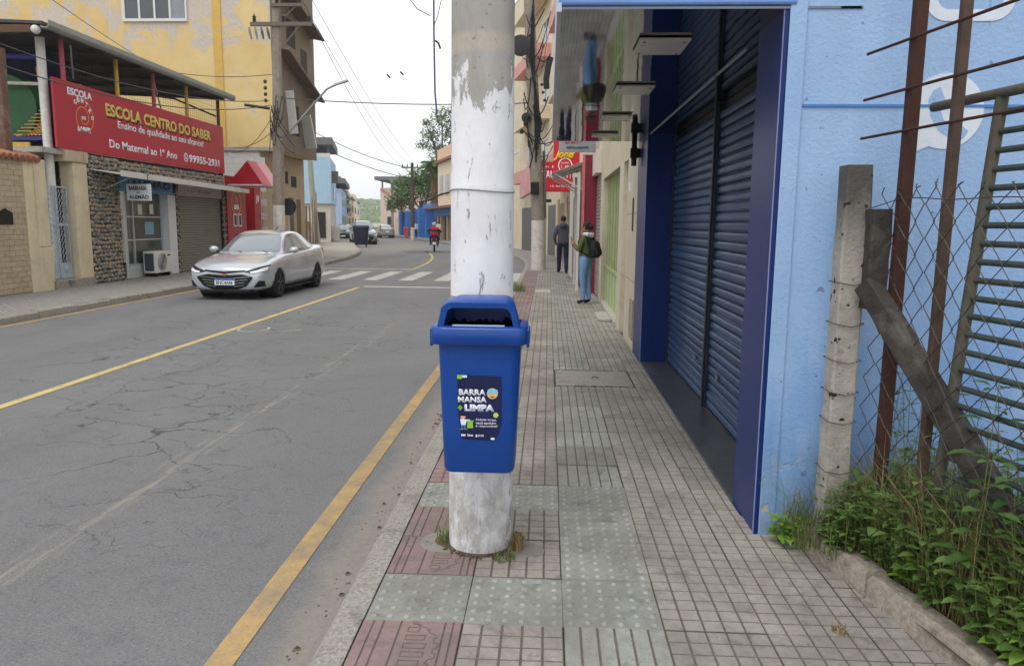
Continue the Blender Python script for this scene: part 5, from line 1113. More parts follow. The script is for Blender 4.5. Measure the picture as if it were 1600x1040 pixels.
# ---- yellow building
def yellow_mat():
    k = NT('peeling_yellow'); p = k.pos(); x, y, z = k.xyz(p); n = k.noise(k.scale(p, (1, 1, 1.)), .75, 8, .72, .5); f = k.noise(p, 9, 6, .7)
    c = k.mix(k.ramp(k.noise(p, .8, 5), .3, .7), (.66, .47, .19), (.75, .58, .29))
    up_ = k.ramp(z, 6.2, 8.6, -.10, .06); patch = k.ramp(k.math('ADD', n, up_), .52, .57); plast = k.mix(k.ramp(f, .3, .7), (.46, .43, .42), (.62, .57, .53))
    c = k.mix(k.math('MULTIPLY', patch, .85), c, plast); d = k.noise(k.scale(p, (3, 3, .45)), 1.3, 6, .7); c = k.mix(k.ramp(d, .64, .8, 0, .6), c, (.22, .20, .18)); k.bump(k.math('SUBTRACT', f, patch), .3, .02); return k.set(c, .88, 0., .25)
M_YW = yellow_mat(); M_BRN = stained('brown_render', '#867a6d', '#5b5048', .5, .5); M_GRT = mat('tile_grout', '#8d8a84', .9)
yb = thing('yellow_building', 'tall peeling yellow building with brown street side behind the school', 'building', (-20, 30, 0))
build(MB().box(-40, 28, 4.25, -10.36, 33, 15), 'upper_wall', M_YW, yb); build(MB().box(-10.359, 28.01, 4.22, -10.33, 33.0, 15), 'street_wall', M_BRN, yb)
build(MB().box(-40, 28.06, -.1, -10.96, 33.0, 4.249), 'lower_wall', M_GRT, yb); build(MB().box(-10.959, 28.05, -.1, -10.93, 33.0, 4.21), 'lower_street_wall', stained('beige_plaster', '#b9a88f', '#82735f', .5, .4), yb)
build(MB().box(-12.52, 27.96, 4.3, -12.2, 28.0, 15), 'pilaster', mat('yellow_paint', '#d2ad5c', .85, .1, 4), yb); build(MB().box(-40, 27.97, 4.18, -10.30, 28.0, 4.32), 'ledge', mat('ledge_grey', '#a39c92', .85, .15, 4), yb)
tm = MB().box(.004, 0, .004, .396, .03, .256).mesh('wall_tile'); tm.materials.append(mat('white_wall_tile', '#cfcdc8', .35, .06, 4, '#9d978c', .5, 1.2, .05, rnd=.05))
for r_ in range(16):
    for c in range(5):
        inst(tm, yb, (-12.95 + c * .4 - (.2 if r_ % 2 else 0) + .18, 28.035, .05 + r_ * .26), name='wall_tile')
wx0, wx1, wz0, wz1 = -15.84, -13.52, 8.92, 10.9
wn = build(MB().box(wx0 - .06, 27.93, wz0 - .1, wx1 + .06, 27.999, wz0).box(wx0 - .06, 27.93, wz0, wx0, 27.999, wz1).box(wx1, 27.93, wz0, wx1 + .06, 27.999, wz1).box(wx0 + .0, 27.93, wz1, wx1, 27.999, wz1 + .06), 'window_frame', M_FRM, yb)
for i in range(4):
    a = wx0 + (wx1 - wx0) / 4 * i; build(MB().box(a + .04, 27.975, wz0 + .001, a + .54, 27.99, wz1 - .001), 'pane', glass('window_glass', (.05, .055, .07), .08) if i < 3 else mat('grey_pane', '#8b8f98', .3), wn)
    build(MB().box(a - .03 if i else a, 27.94, wz0 + .002, a + .04, 27.98, wz1 - .002), 'sash', M_FRM, wn)
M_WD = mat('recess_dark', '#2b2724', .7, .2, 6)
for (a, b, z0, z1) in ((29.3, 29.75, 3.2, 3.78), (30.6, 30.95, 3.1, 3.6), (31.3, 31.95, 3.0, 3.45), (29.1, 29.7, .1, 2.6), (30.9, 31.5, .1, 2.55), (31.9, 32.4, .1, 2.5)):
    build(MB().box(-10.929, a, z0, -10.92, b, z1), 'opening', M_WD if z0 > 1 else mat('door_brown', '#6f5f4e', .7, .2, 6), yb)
def eave(y0, z0, y1, z1, w_):
    build(MB().add([(-10.33, y0, z0), (-10.33 + w_, y0, z0 - .12), (-10.33 + w_, y1, z1 - .12), (-10.33, y1, z1), (-10.33, y0, z0 + .1), (-10.33 + w_, y0, z0 - .02), (-10.33 + w_, y1, z1 - .02), (-10.33, y1, z1 + .1)], [(0, 1, 2, 3), (7, 6, 5, 4), (0, 4, 5, 1), (2, 6, 7, 3), (0, 3, 7, 4), (1, 5, 6, 2)]), 'eave', mat('eave_brown', '#77655b', .8, .15, 6), yb)
eave(28.3, 8.0, 32.6, 6.75, .55); eave(28.3, 10.2, 32.6, 9.3, .6); eave(28.3, 13.2, 32.6, 12.2, .6)
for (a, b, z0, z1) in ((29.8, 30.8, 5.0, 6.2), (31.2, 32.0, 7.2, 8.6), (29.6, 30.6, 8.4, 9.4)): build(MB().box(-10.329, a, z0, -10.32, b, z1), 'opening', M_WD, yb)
build(MB().obox((-10.15, 31.0, 5.9), (-10.0, 31.3, 4.6), .6, .05), 'white_shutter', M_FRM, yb); build(MB().obox((-10.2, 29.3, 6.6), (-10.15, 29.6, 5.0), .35, .05), 'white_shutter', M_FRM, yb)
# ---- utility pole with lamp in front of it
p3 = thing('utility_pole', 'concrete pole with crossarms and street lamp before the yellow building', 'utility pole', (-9.18, 25, 0))
build(MB().tube([(-9.22, 25, -.1), (-9.18, 25, 2.1)], [.215, .205], 8), 'painted_foot', mat('white_foot', '#cfcac3'), p3, smooth=True); build(MB().tube([(-9.18, 25, 2.1), (-9.0, 25, 10)], [.204, .125], 8), 'shaft', M_PC2, p3, smooth=True)
M_ARM = mat('weathered_arm', '#6d655c', .9, .2, 10)
build(MB().box(-9.85, 24.80, 7.86, -7.82, 24.90, 7.98), 'crossarm', M_ARM, p3); build(MB().box(-9.15, 24.80, 8.46, -8.15, 24.90, 8.56), 'crossarm', M_ARM, p3); build(MB().tube([(-8.9, 24.85, 7.1), (-8.2, 24.85, 7.9)], .025, 5), 'arm_brace', M_ARM, p3); build(MB().tube([(-8.95, 24.85, 7.9), (-8.3, 24.85, 8.5)], .025, 5), 'arm_brace', M_ARM, p3)
build(MB().box(-8.22, 24.82, 8.56, -8.16, 24.88, 9.4), 'arm_upright', M_ARM, p3)
def insul(c, parent, r_=.07, h=.26): return build(MB().lathe([(.02, 0), (r_, .03), (r_ * .6, .06), (r_, .10), (r_ * .6, .13), (r_, .17), (r_ * .4, .22), (.02, h)], c, 10), 'insulator', mat('dark_insulator', '#3b3532', .35, .1), parent, smooth=True)
for x in (-9.72, -8.75, -7.9): insul((x, 24.85, 7.98), p3)
for x in (-8.95, -8.2): insul((x, 24.85, 8.56), p3)
for i in range(4): build(MB().tube([(-9.85 + i * .2, 24.7, 7.78), (-9.80 + i * .2, 24.65, 7.62), (-9.74 + i * .2, 24.6, 7.40)], [.03, .045, .025], 7), 'fuse', mat('fuse_grey', '#7c7770', .6) if i < 2 else mat('dark_insulator', '#3b3532'), p3)
for z in (6.1, 5.9, 5.7, 5.5): build(MB().ball((-9.4, 24.75, z), (.06, .06, .07), 7, 5), 'insulator', mat('brown_insulator', '#3a2a26'), p3)
build(MB().tube([(-9.3, 24.8, 5.25), (-10.1, 24.7, 5.35)], .05, 6), 'splice_box', M_CAB, p3)
r6 = random.Random(9)
for i in range(14): sagline((-9.1 + r6.uniform(-.2, .3), 24.75, r6.uniform(4.4, 5.8)), (-8.85 + r6.uniform(-.5, .5), 24.7, r6.uniform(3.6, 5.6)), r6.uniform(.1, .5), 8, .014, parent=p3)
la = build(MB().tube([(-9.05, 24.9, 4.15), (-8.7, 24.9, 4.5), (-7.39, 24.9, 5.89), (-7.11, 24.9, 6.02)], .033, 7), 'lamp_arm', M_GUT, p3, smooth=True)
build(MB().loft([[(-7.14, 24.9 - w_, z - .03), (-7.14, 24.9 + w_, z - .03), (-7.14, 24.9 + w_, z + .04), (-7.14, 24.9 - w_, z + .04)] if q == 0 else [(-6.68, 24.9 - w_, z - .025), (-6.68, 24.9 + w_, z - .025), (-6.68, 24.9 + w_, z + .03), (-6.68, 24.9 - w_, z + .03)] for q, w_, z in ((0, .06, 6.02), (1, .11, 6.16))]), 'lamp_head', M_ALU, la, bevel=.01)
tsg = thing('traffic_sign', 'round traffic sign seen from its dark back behind the lamp pole', 'sign', (-8.98, 25.3, 0)); build(MB().lathe([(0, 0), (.29, 0), (.29, .012), (0, .012)], (-8.98, 25.32, 2.05), 24, 'y'), 'disc', mat('sign_back', '#2b2a2e', .6), tsg); build(MB().tube([(-8.98, 25.36, 0), (-8.98, 25.36, 2.2)], .03, 7), 'post', M_ALU, tsg)
# ---- overhead cables
def cable(a, b, sag, label, r_=.011, m=None): return tag(sagline(a, b, sag, 24, r_, m or mat('overhead_cable', '#4a4a4e', .7, .1), 'overhead_cable'), label, 'cable', 'cables strung over the street')
WP = (-12.86, 70.0)
cable((-9.0, 25, 5.62), (-.62, 25.4, 5.55), .12, 'cable crossing the street between the lamp pole and the tangled pole', .016)
cable((-7.9, 24.85, 8.2), (WP[0] - .7, 70, 6.75), 1.0, 'lowest of three thin cables leaving the lamp pole crossarm down the street')
cable((-8.2, 24.85, 8.8), (WP[0], 70, 6.8), .8, 'middle of three thin cables leaving the lamp pole crossarm down the street')
cable((-8.2, 24.85, 9.4), (WP[0] + .5, 70, 6.85), .6, 'topmost of three thin cables leaving the lamp pole down the street')
cable((-18.1, 56.6, 8.4), (WP[0] - .7, 70, 6.7), .3, 'upper cable between the two far poles', .03); cable((-18.0, 56.6, 7.4), (WP[0], 70, 5.6), .3, 'lower cable between the two far poles', .03)
cable((-9.3, 24.8, 5.35), (-10.6, 13.0, 4.55), .5, 'cable sagging past the school terrace posts', .013); cable((-9.3, 24.8, 5.5), (-10.75, 13.0, 5.0), .45, 'second cable sagging just above the first past the terrace', .012)
cable((-9.2, 24.9, 6.35), (-14.6, 27.9, 7.1), .15, 'short cable from the lamp pole to the yellow wall', .012); cable((-14.6, 27.9, 7.1), (-14.5, 14, 9.6), .3, 'thin cable rising across the upper yellow wall', .012); cable((-9.2, 24.9, 5.1), (-12.0, 27.9, 4.1), .35, 'slack cable looping down to the white tiled wall', .012)
cable((-9.2, 24.9, 4.6), (-11.9, 27.9, 4.3), .2, 'lower slack cable beside the white tiled wall', .012)
cable((-3.2, 12, 6.4), (-.3, 12, 6.9), .4, 'dark cable across the sky at the top beside the white pole', .014)
bc = thing('hanging_cable', 'loose bluish cable hanging straight down beside the white pole', 'cable', (-1.85, 12, 3.2)); build(MB().tube([(-1.84, 12, 6.4), (-1.842, 12, 4.5), (-1.83, 12, 3.6), (-1.80, 12, 3.27)], .014, 6), 'cable_drop', mat('bluish_cable', '#4a4a78', .6), bc)
build(MB().tube([(-1.82, 12, 4.38), (-1.77, 12, 4.34), (-1.74, 12, 4.26)], .016, 5), 'clip', M_CAB, bc); build(MB().tube([(-1.84, 12, 4.6), (-1.78, 12, 4.75), (-1.72, 12, 5.0), (-1.70, 12, 5.6)], .006, 4), 'loop_wire', M_CAB, bc); build(MB().tube([(-2.3, 12, 5.1), (-2.1, 12, 4.85), (-1.9, 12, 4.75)], .007, 4), 'loop_wire', M_CAB, bc)
for i, (x, y, z) in enumerate(((-6.05, 28, 6.95), (-5.55, 28, 7.05))):
    tag(build(MB().tube([(x, y, z), (x + .12, y, z - .12)], .035, 6), 'cable_weight', M_CAB), ['small dark cable clamp hanging in the sky left of its twin', 'small dark cable clamp hanging in the sky right of its twin'][i], 'cable clamp')

# ================================================================== far end of the street
def tree(name, label, c, h, trunk_r, blobs, n, leafsz, ms, seed, cat='tree', trunk_h=None):
    r_ = random.Random(seed); o = thing(name, label, cat, (c[0], c[1], 0)); th = trunk_h or h * .5
    mb = MB(); mb.tube([(c[0], c[1], -.1), (c[0] + r_.uniform(-.1, .1), c[1], th * .5), (c[0] + r_.uniform(-.2, .2), c[1], th)], [trunk_r, trunk_r * .8, trunk_r * .5], 8)
    for b in blobs[:7]: mb.tube([(c[0], c[1], th * .75), (c[0] + b[0] * .6, c[1] + b[1] * .6, (th + b[2]) / 2), (c[0] + b[0], c[1] + b[1], b[2])], [trunk_r * .45, trunk_r * .3, trunk_r * .12], 5)
    build(mb, 'trunk', mat('bark', '#5b5046', .95, .25, 12), o, fix=False)
    mb = MB(); tot = sum(b[3] ** 2 for b in blobs)
    for b in blobs:
        for i in range(int(n * b[3] ** 2 / tot)):
            d = Vector((r_.gauss(0, 1), r_.gauss(0, 1), r_.gauss(0, 1))).normalized(); rad = b[3] * (r_.random() ** .45) * (1 + .18 * math.sin(d.x * 7 + d.z * 9))
            p = Vector((c[0] + b[0], c[1] + b[1], b[2])) + Vector((d.x * rad, d.y * rad, d.z * rad * .8)); q = Vector((r_.gauss(0, 1), r_.gauss(0, 1), r_.gauss(0, .6))).normalized()
            leaf(mb, p, q, (d.x * .5, d.y * .5, 1), leafsz * r_.uniform(.7, 1.3), leafsz * .55, .2)
    build(mb, 'crown', ms, o, fix=False); return o
M_TL = leafmat('tree_leaf', '#466a35', '#6f9048', .6); M_TLD = leafmat('tree_leaf_dark', '#34502c', '#557343', .6); M_TLG = leafmat('tree_leaf_grey', '#6b7f5e', '#8b9b78', .6)
# light blue building and yard fence on the left
M_LB = mat('sky_blue_wall', '#a8c9e3', .8, .05, 2); M_LB2 = mat('pale_blue_wall', '#a9bcd8', .8, .06, 2); M_TIN = mat('tin_roof', '#6f6f70', .7, .15, 3); M_PCH = mat('peach_wall', '#d9bfa2', .8, .08, 2); M_WHW = stained('whitish_wall', '#cfc9bf', '#8f8779', .5, .5)
PT = LT
lb = block_bldg('light_blue_building', 'plain light blue upper storey with tin-roofed terrace across the yard', 57, 65, 0, -12, 6.45, M_LB, z0=2.95)
def sbox(o, name, s0, s1, t0, t1, z0, z1, m): return build(MB().prism([PT(s0, t0), PT(s1, t0), PT(s1, t1), PT(s0, t1)], 'z', z0, z1), name, m, o)
sbox(lb, 'lower_wall', 57.2, 65, -.1, -12, -.1, 2.949, M_WHW); sbox(lb, 'terrace_roof', 56.7, 65, .2, -12, 7.35, 7.9, M_TIN); sbox(lb, 'parapet', 57, 57.15, 0, -12, 6.451, 6.75, M_FRM)
for t_ in (-.1, -1.3, -2.6): sbox(lb, 'post', 57.05, 57.15, t_, t_ - .1, 6.76, 7.35, M_TIN)
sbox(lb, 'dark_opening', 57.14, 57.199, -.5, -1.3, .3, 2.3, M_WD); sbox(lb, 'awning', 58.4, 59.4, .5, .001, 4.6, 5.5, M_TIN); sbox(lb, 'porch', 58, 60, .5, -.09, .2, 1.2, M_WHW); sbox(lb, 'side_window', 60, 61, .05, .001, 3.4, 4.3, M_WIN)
yf = thing('yard_fence', 'patched fence of metal sheets and rough boards along the yard', 'fence', (-14, 45, 0)); r7 = random.Random(4); i = 0; fa, fb = Vector((-11.2, 33.4, 0)), Vector((-17.7, 56.0, 0)); n = 34
for i in range(n):
    a, b = fa.lerp(fb, i / n), fa.lerp(fb, (i + .93) / n); hgt = r7.uniform(.9, 1.7) if i < 20 else r7.uniform(1.4, 2.6)
    build(MB().obox((a.x, a.y, hgt / 2), (b.x, b.y, hgt / 2), .06, hgt), 'board', [mat('sheet_grey', '#a9a8a3', .6, .15, 6, '#7d6a58', .6, 2), mat('board_brown', '#93806e', .9, .2, 8), M_WHW, mat('rubble_brown', '#9b8064', .95, .25, 10)][r7.choice((0, 0, 0, 1, 2, 2, 3))], yf)
for i in range(5): a = fa.lerp(fb, .1 + i * .2); build(MB().tube([(a.x + .1, a.y, 0), (a.x + .1, a.y, 2.0 + 1.6 * i / 5 + r7.random() * .4)], .045, 6), 'stake', mat('board_brown', '#7d6450'), yf)
fp = thing('utility_pole', 'greenish leaning concrete pole at the corner of the yard', 'utility pole', (-17.2, 54, 0)); build(MB().tube([(-17.0, 54, -.1), (-17.35, 54, 4.5), (-17.5, 54, 9.6)], [.23, .21, .16], 10), 'shaft', mat('mossy_pole', '#9aa08f', .9, .12, 6), fp, smooth=True)
def house(name, label, x0, x1, y0, y1, h, m, roof=None, wins=()):
    o = thing(name, label, 'building', ((x0 + x1) / 2, (y0 + y1) / 2, 0)); build(MB().box(x0, y0, -.1, x1, y1, h), 'wall', m, o)
    if roof: build(MB().box(x0 - .4, y0 - .4, h, x1 + .4, y1 + .4, h + .25), 'roof', roof, o)
    for (side, u, z, w_, hh) in wins:
        if side == 's': build(MB().box(x0 + u, y0 - .04, z, x0 + u + w_, y0 - .001, z + hh), 'window', M_WIN, o)
        else: build(MB().box((x1 if side == 'e' else x0) - .04, y0 + u, z, (x1 if side == 'e' else x0) + .04, y0 + u + w_, z + hh), 'window', M_WIN, o)
    return o
hb = block_bldg('pale_blue_building', 'pale blue-grey building with flat dark roof slab beyond the light blue one', 75, 88, 0, -9, 4.9, M_LB2); sbox(hb, 'roof', 74.5, 88, .4, -9, 5.4, 5.9, M_TIN)
for i in range(4):
    for j in range(2): sbox(hb, 'window', 76 + i * 3, 77.2 + i * 3, .04, .001, 1.2 + 2 * j, 2.2 + 2 * j, M_WIN)
for j in range(2): sbox(hb, 'window', 74.96, 74.999, -1, -2.1, 1.2 + 2 * j, 2.3 + 2 * j, M_WIN)
tree('slim_tree', 'tall narrow dark tree rising behind the pale blue building', LT(92, -1.2), 8, .2, [(0, 0, 5.6, 1.3), (.2, 0, 4.2, 1.3), (-.2, 0, 6.6, .9), (.3, 0, 3.0, 1.2)], 2200, .35, M_TLD, 31)
M_PKW_ = mat('pinkish_wall', '#dcc8bd', .8, .06, 2)
for s0, s1, h, m, rf, lb_ in ((100, 112, 5.2, M_PCH, M_TIN, 'peach house with tin roof on the far left row'), (114, 128, 6.4, M_WHW, None, 'whitish far house behind the peach one'), (131, 145, 5.6, mat('tan_wall', '#c2a384', .8, .08, 2), M_TIN, 'tan far house with tin roof down the street'), (150, 168, 7.2, M_CREAM, None, 'cream block furthest along the left row'), (176, 196, 6.2, M_WHW, M_TIN, 'pale house just before the hill')):
    fh = block_bldg('far_house', lb_, s0, s1, -.8, -9, h, m, rf)
    for i in range(4):
        for j in range(2): sbox(fh, 'window', s0 + 1.2 + i * 2.8, s0 + 2.4 + i * 2.8, -.75, -.799, 1 + 2.3 * j, 2.2 + 2.3 * j, M_WIN)
    for j in range(2): sbox(fh, 'window', s0 - .05, s0 - .001, -1.8, -3.0, 1 + 2.3 * j, 2.2 + 2.3 * j, M_WIN)
PT = ST
for s0, s1, h, m, lb_ in ((126, 142, 5.4, M_PKW_, 'pale pink far house on the right row'), (146, 164, 6.6, M_WHW, 'whitish block furthest along the right row')):
    fh = block_bldg('far_house', lb_, s0, s1, 1.6, 9, h, m, M_TIN)
    for i in range(4): sbox(fh, 'window', s0 + 1.2 + i * 2.8, s0 + 2.4 + i * 2.8, 1.55, 1.599, 1.2, 2.6, M_WIN)
# right side of the far street
pk = thing('canopied_building', 'pinkish white building under a long flat roof canopy far down the street', 'building', (-18, 110, 0)); M_PKW = mat('pinkish_wall', '#dcc8bd', .8, .06, 2)
build(MB().box(-25.0, 110, -.1, -12, 126, 6.6), 'wall', M_PKW, pk); build(MB().box(-25.6, 108.8, 7.7, -12, 127, 8.2), 'roof', M_TIN, pk); build(MB().obox((-24.9, 109.96, 6.4), (-21.2, 109.96, 3.6), .06, .3), 'ramp_stripe', mat('faded_orange', '#c98a72', .7), pk)
for x in (-24.8, -21, -17): build(MB().box(x, 110, 6.6, x + .2, 110.2, 7.7), 'post', M_TIN, pk)
for i in range(4):
    for j in range(2): build(MB().box(-24 + i * 1.6, 109.95, 1.2 + j * 2.2, -23.2 + i * 1.6, 109.999, 2.4 + j * 2.2), 'window', M_WIN, pk)
M_BLU = mat('gate_blue', '#1f5aa8', .5, .12, 3); M_BLU2 = mat('gate_blue_pale', '#3f7fc4', .5, .1, 3)
bgw = thing('blue_gates', 'row of bright blue gates and wall on the far right pavement', 'gate', (*ST(80, 1.2), 0))
for i, s0 in enumerate((74.5, 78.3, 82.1, 85.9, 89.7, 93.5)):
    a, b = ST(s0, 1. - (s0 - 74) * .035), ST(s0 + 3.7, 1. - (s0 - 70.3) * .035); h = [3.2, 3.2, 3.0, 2.9, 2.8, 2.8][i]
    pn = build(MB().obox((*a, h / 2), (*b, h / 2), .08, h), 'panel', M_BLU if i % 2 else M_BLU2, bgw)
    for k in range(6):
        f = (k + .5) / 6; c = (a[0] + (b[0] - a[0]) * f, a[1] + (b[1] - a[1]) * f); build(MB().box(c[0] - .10, c[1] - .09, .1, c[0] - .04, c[1] - .02, h), 'bar', M_BLU2 if i % 2 else M_BLU, pn)
    build(MB().box(a[0] - .18, a[1] - .1, 0, a[0] + .1, a[1] + .18, h + .15), 'pier', M_BLU2, bgw)
build(MB().obox((*ST(74.3, .9), 3.2), (*ST(78.5, .75), 3.2), .5, .45), 'lintel', M_BLU2, bgw)
build(MB().obox((*ST(97.3, .1), 1.1), (*ST(104, -.1), 1.1), .2, 2.2), 'pale_wall', M_PCH, bgw)
ho = block_bldg('peach_house', 'two-storey peach house with tiled eave and blue shop front by the white pole', 62.0, 74.2, 1.25, 9, 7.2, mat('peach_render', '#e6d3b8', .8, .06, 2), mat('brick_eave', '#8f5a48', .8, .15, 5))
for z, zz in ((4.3, 1.7),):
    for s0 in (62.8, 65.8, 68.8, 71.6): 
        face_box(ho, 'window', s0, s0 + 1.7, z, z + zz, 1.25, -.03, mat('grey_window', '#9aa0a6', .3, .1, 5)); face_box(ho, 'window_frame', s0 + .8, s0 + .9, z + .001, z + zz - .001, 1.25, -.07, M_FRM); face_box(ho, 'window_frame', s0 - .05, s0 + 1.75, z - .1, z - .001, 1.25, -.1, M_FRM)
face_box(ho, 'lower_eave', 61.6, 74.4, 2.85, 3.05, 1.25, -1.3, mat('brick_eave', '#8f5a48')); face_box(ho, 'blue_fascia', 62.0, 73.8, 2.2, 2.84, 1.25, -.5, M_BLU2)
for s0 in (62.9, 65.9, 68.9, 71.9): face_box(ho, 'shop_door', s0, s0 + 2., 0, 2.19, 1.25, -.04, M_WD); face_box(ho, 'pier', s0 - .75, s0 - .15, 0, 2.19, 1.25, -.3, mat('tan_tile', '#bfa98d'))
tp = build(MB().prism([ST(62, 1.2), ST(74.2, 1.2), ST(74.2, 10), ST(62, 10)], 'z', 7.43, 8.5), 'parapet', mat('pink_parapet', '#dcb9a0', .8, .06, 2), ho)
wp_ = thing('utility_pole', 'dark timber-like pole with white foot in front of the blue gates', 'utility pole', (*WP, 0)); build(MB().tube([(*WP, 1.1), (WP[0], WP[1], 7.1)], [.19, .14], 8), 'shaft', mat('dark_pole', '#544a43', .9), wp_); build(MB().tube([(*WP, -.1), (*WP, 1.1)], .2, 8), 'painted_foot', mat('white_foot', '#cfcac3'), wp_)
build(MB().box(WP[0] - 1., 69.9, 6.6, WP[0] + .6, 70., 6.72), 'crossarm', M_ARM, wp_); build(MB().tube([(WP[0] - .7, 69.95, 6.65), (WP[0], 69.95, 5.9)], .03, 5), 'arm_brace', M_ARM, wp_)
for x in (-.9, -.45, .5): insul((WP[0] + x, 69.95, 6.72), wp_)
for i, (s_, t_) in enumerate(((100, -.6), (118, -.4), (104, 1.0), (112, .5))): a = ST(s_, t_); tag(build(MB().tube([(*a, 0), (*a, 7.2 + i * .3)], .17, 6), 'utility_pole', M_PC2), ['first far slim pole beyond the blue gates', 'furthest slim pole down the street', 'slim pole in front of the pinkish building corner', 'second far slim pole beyond the blue gates'][i], 'utility pole', 'slim poles far down the street')
tree('broad_tree', 'broad green tree spreading over the blue gates', (-15.0, 89), 8, .22, [(-3.2, 0, 4.0, 1.5), (-1.8, -.6, 5.0, 1.8), (.6, 0, 5.6, 2.0), (-.8, .4, 6.8, 1.6), (2.1, 0, 4.6, 1.7), (-2.6, 0, 6.0, 1.4), (1.1, 0, 7.4, 1.4), (3.4, 0, 5.8, 1.7), (3.9, 0, 4.2, 1.5)], 7000, .34, M_TL, 41, trunk_h=3.4)
tree('tall_tree', 'tall airy tree rising behind the peach house roof', (-12.3, 86), 15, .3, [(-1.3, 0, 11.5, 1.3), (0, 0, 13.4, 1.6), (1.2, 0, 11.6, 1.8), (-.6, 0, 9.8, 1.3), (2.2, 0, 14.2, 1.6), (.4, 0, 8.6, 1.8), (-1.9, 0, 12.9, .7), (-2.3, 0, 10.4, .8)], 4200, .30, M_TLG, 42, trunk_h=9)
pl = thing('palm_tree', 'palm with hanging dead fronds beside the peach house', 'palm', (-11.9, 77, 0)); build(MB().tube([(-11.9, 77, 0), (-11.8, 77, 3), (-11.85, 77, 7.4)], [.3, .34, .42], 9), 'trunk', mat('palm_bark', '#6e5746', .95, .3, 8), pl)
mb = MB(); r8 = random.Random(77)
for i in range(46):
    a = r8.random() * 6.283; el = r8.uniform(-.5, 1.1); L0 = r8.uniform(1.1, 1.8); d = Vector((math.cos(a) * math.cos(el), math.sin(a) * math.cos(el), math.sin(el))); b = Vector((-11.85, 77, 7.5)); pts = [b + d * L0 * f - Vector((0, 0, .7 * f * f)) for f in (0, .25, .5, .75, 1)]
    for j in range(1, 5):
        for k in range(5):
            for sg in (-1, 1):
                p = pts[j - 1].lerp(pts[j], k / 5); sd_ = d.cross(Vector((0, 0, 1))).normalized() * sg; leaf(mb, p, sd_ + d * .5 + Vector((0, 0, -.25)), (0, 0, 1), .55, .09, .5)
build(mb, 'crown', M_TL, pl, fix=False)
mb = MB()
for i in range(160): a = r8.random() * 6.283; p = Vector((-11.85 + .4 * math.cos(a), 77 + .4 * math.sin(a), r8.uniform(2.6, 7.6))); leaf(mb, p, (math.cos(a) * .3, math.sin(a) * .3, -1), (math.cos(a), math.sin(a), 0), r8.uniform(.5, .9), .12, .1)
build(mb, 'dead_fronds', leafmat('dead_frond', '#7a604a', '#9c7d5e', .9), pl, fix=False)
tree('street_tree', 'small dark tree far along the right kerb', (-24.4, 118), 5, .2, [(0, 0, 3.6, 1.6), (-.8, 0, 2.8, 1.2), (.8, 0, 3.0, 1.2)], 1500, .35, M_TLD, 51)
# hill
mb = MB(); nx, ny = 60, 16; r9 = random.Random(2); V = []
for j in range(ny + 1):
    for i in range(nx + 1):
        x = -420 + 520 * i / nx; y = 380 + 220 * j / ny; f = j / ny
        ridge = 15 * math.exp(-((x + 120) / 75) ** 2) + 14 * math.exp(-((x + 260) / 90) ** 2) + 9 * math.exp(-((x - 30) / 90) ** 2)
        V.append((x, y, -1 + ridge * math.sin(min(1, f * 1.6) * math.pi / 2) + r9.uniform(-.9, .9) * f * 2))
mb.add(V, [(j * (nx + 1) + i, j * (nx + 1) + i + 1, (j + 1) * (nx + 1) + i + 1, (j + 1) * (nx + 1) + i) for j in range(ny) for i in range(nx)])
structure(build(mb, 'hill', mat('hill_grass', '#93a378', .95, .3, .05), smooth=80))
mb = MB()
for i in range(1600):
    x = r9.uniform(-190, -60); y = r9.uniform(390, 520); f = (y - 380) / 220; ridge = 15 * math.exp(-((x + 120) / 75) ** 2) + 14 * math.exp(-((x + 260) / 90) ** 2); z = -1 + ridge * math.sin(min(1, f * 1.6) * math.pi / 2); r_ = r9.uniform(.8, 2.0)
    mb.ball((x, y, z + r_ * .4), (r_, r_, r_ * r9.uniform(.7, 1.2)), 6, 4)
stuff(tag(build(mb, 'hillside_woods', leafmat('far_wood', '#71895f', '#97a97c', .9), fix=False, smooth=True), 'wooded green hillside closing the far end of the street', 'woods'))

# ---- moist air: far things fade
hz_ = build(MB().box(-1510, -610, -1.4, 1510, 2410, 24), 'haze', []); stuff(tag(hz_, 'thin pale haze veiling the far street and hill', 'haze'))
hm = bpy.data.materials.new('haze_air'); hm.use_nodes = True; ht = hm.node_tree; ht.nodes.clear(); ho_ = ht.nodes.new('ShaderNodeOutputMaterial'); hv = ht.nodes.new('ShaderNodeVolumePrincipled')
hv.inputs['Color'].default_value = (.99, .99, .99, 1); hv.inputs['Density'].default_value = .0007; hv.inputs['Anisotropy'].default_value = .2; ht.links.new(hv.outputs[0], ho_.inputs['Volume']); hz_.data.materials.append(hm)

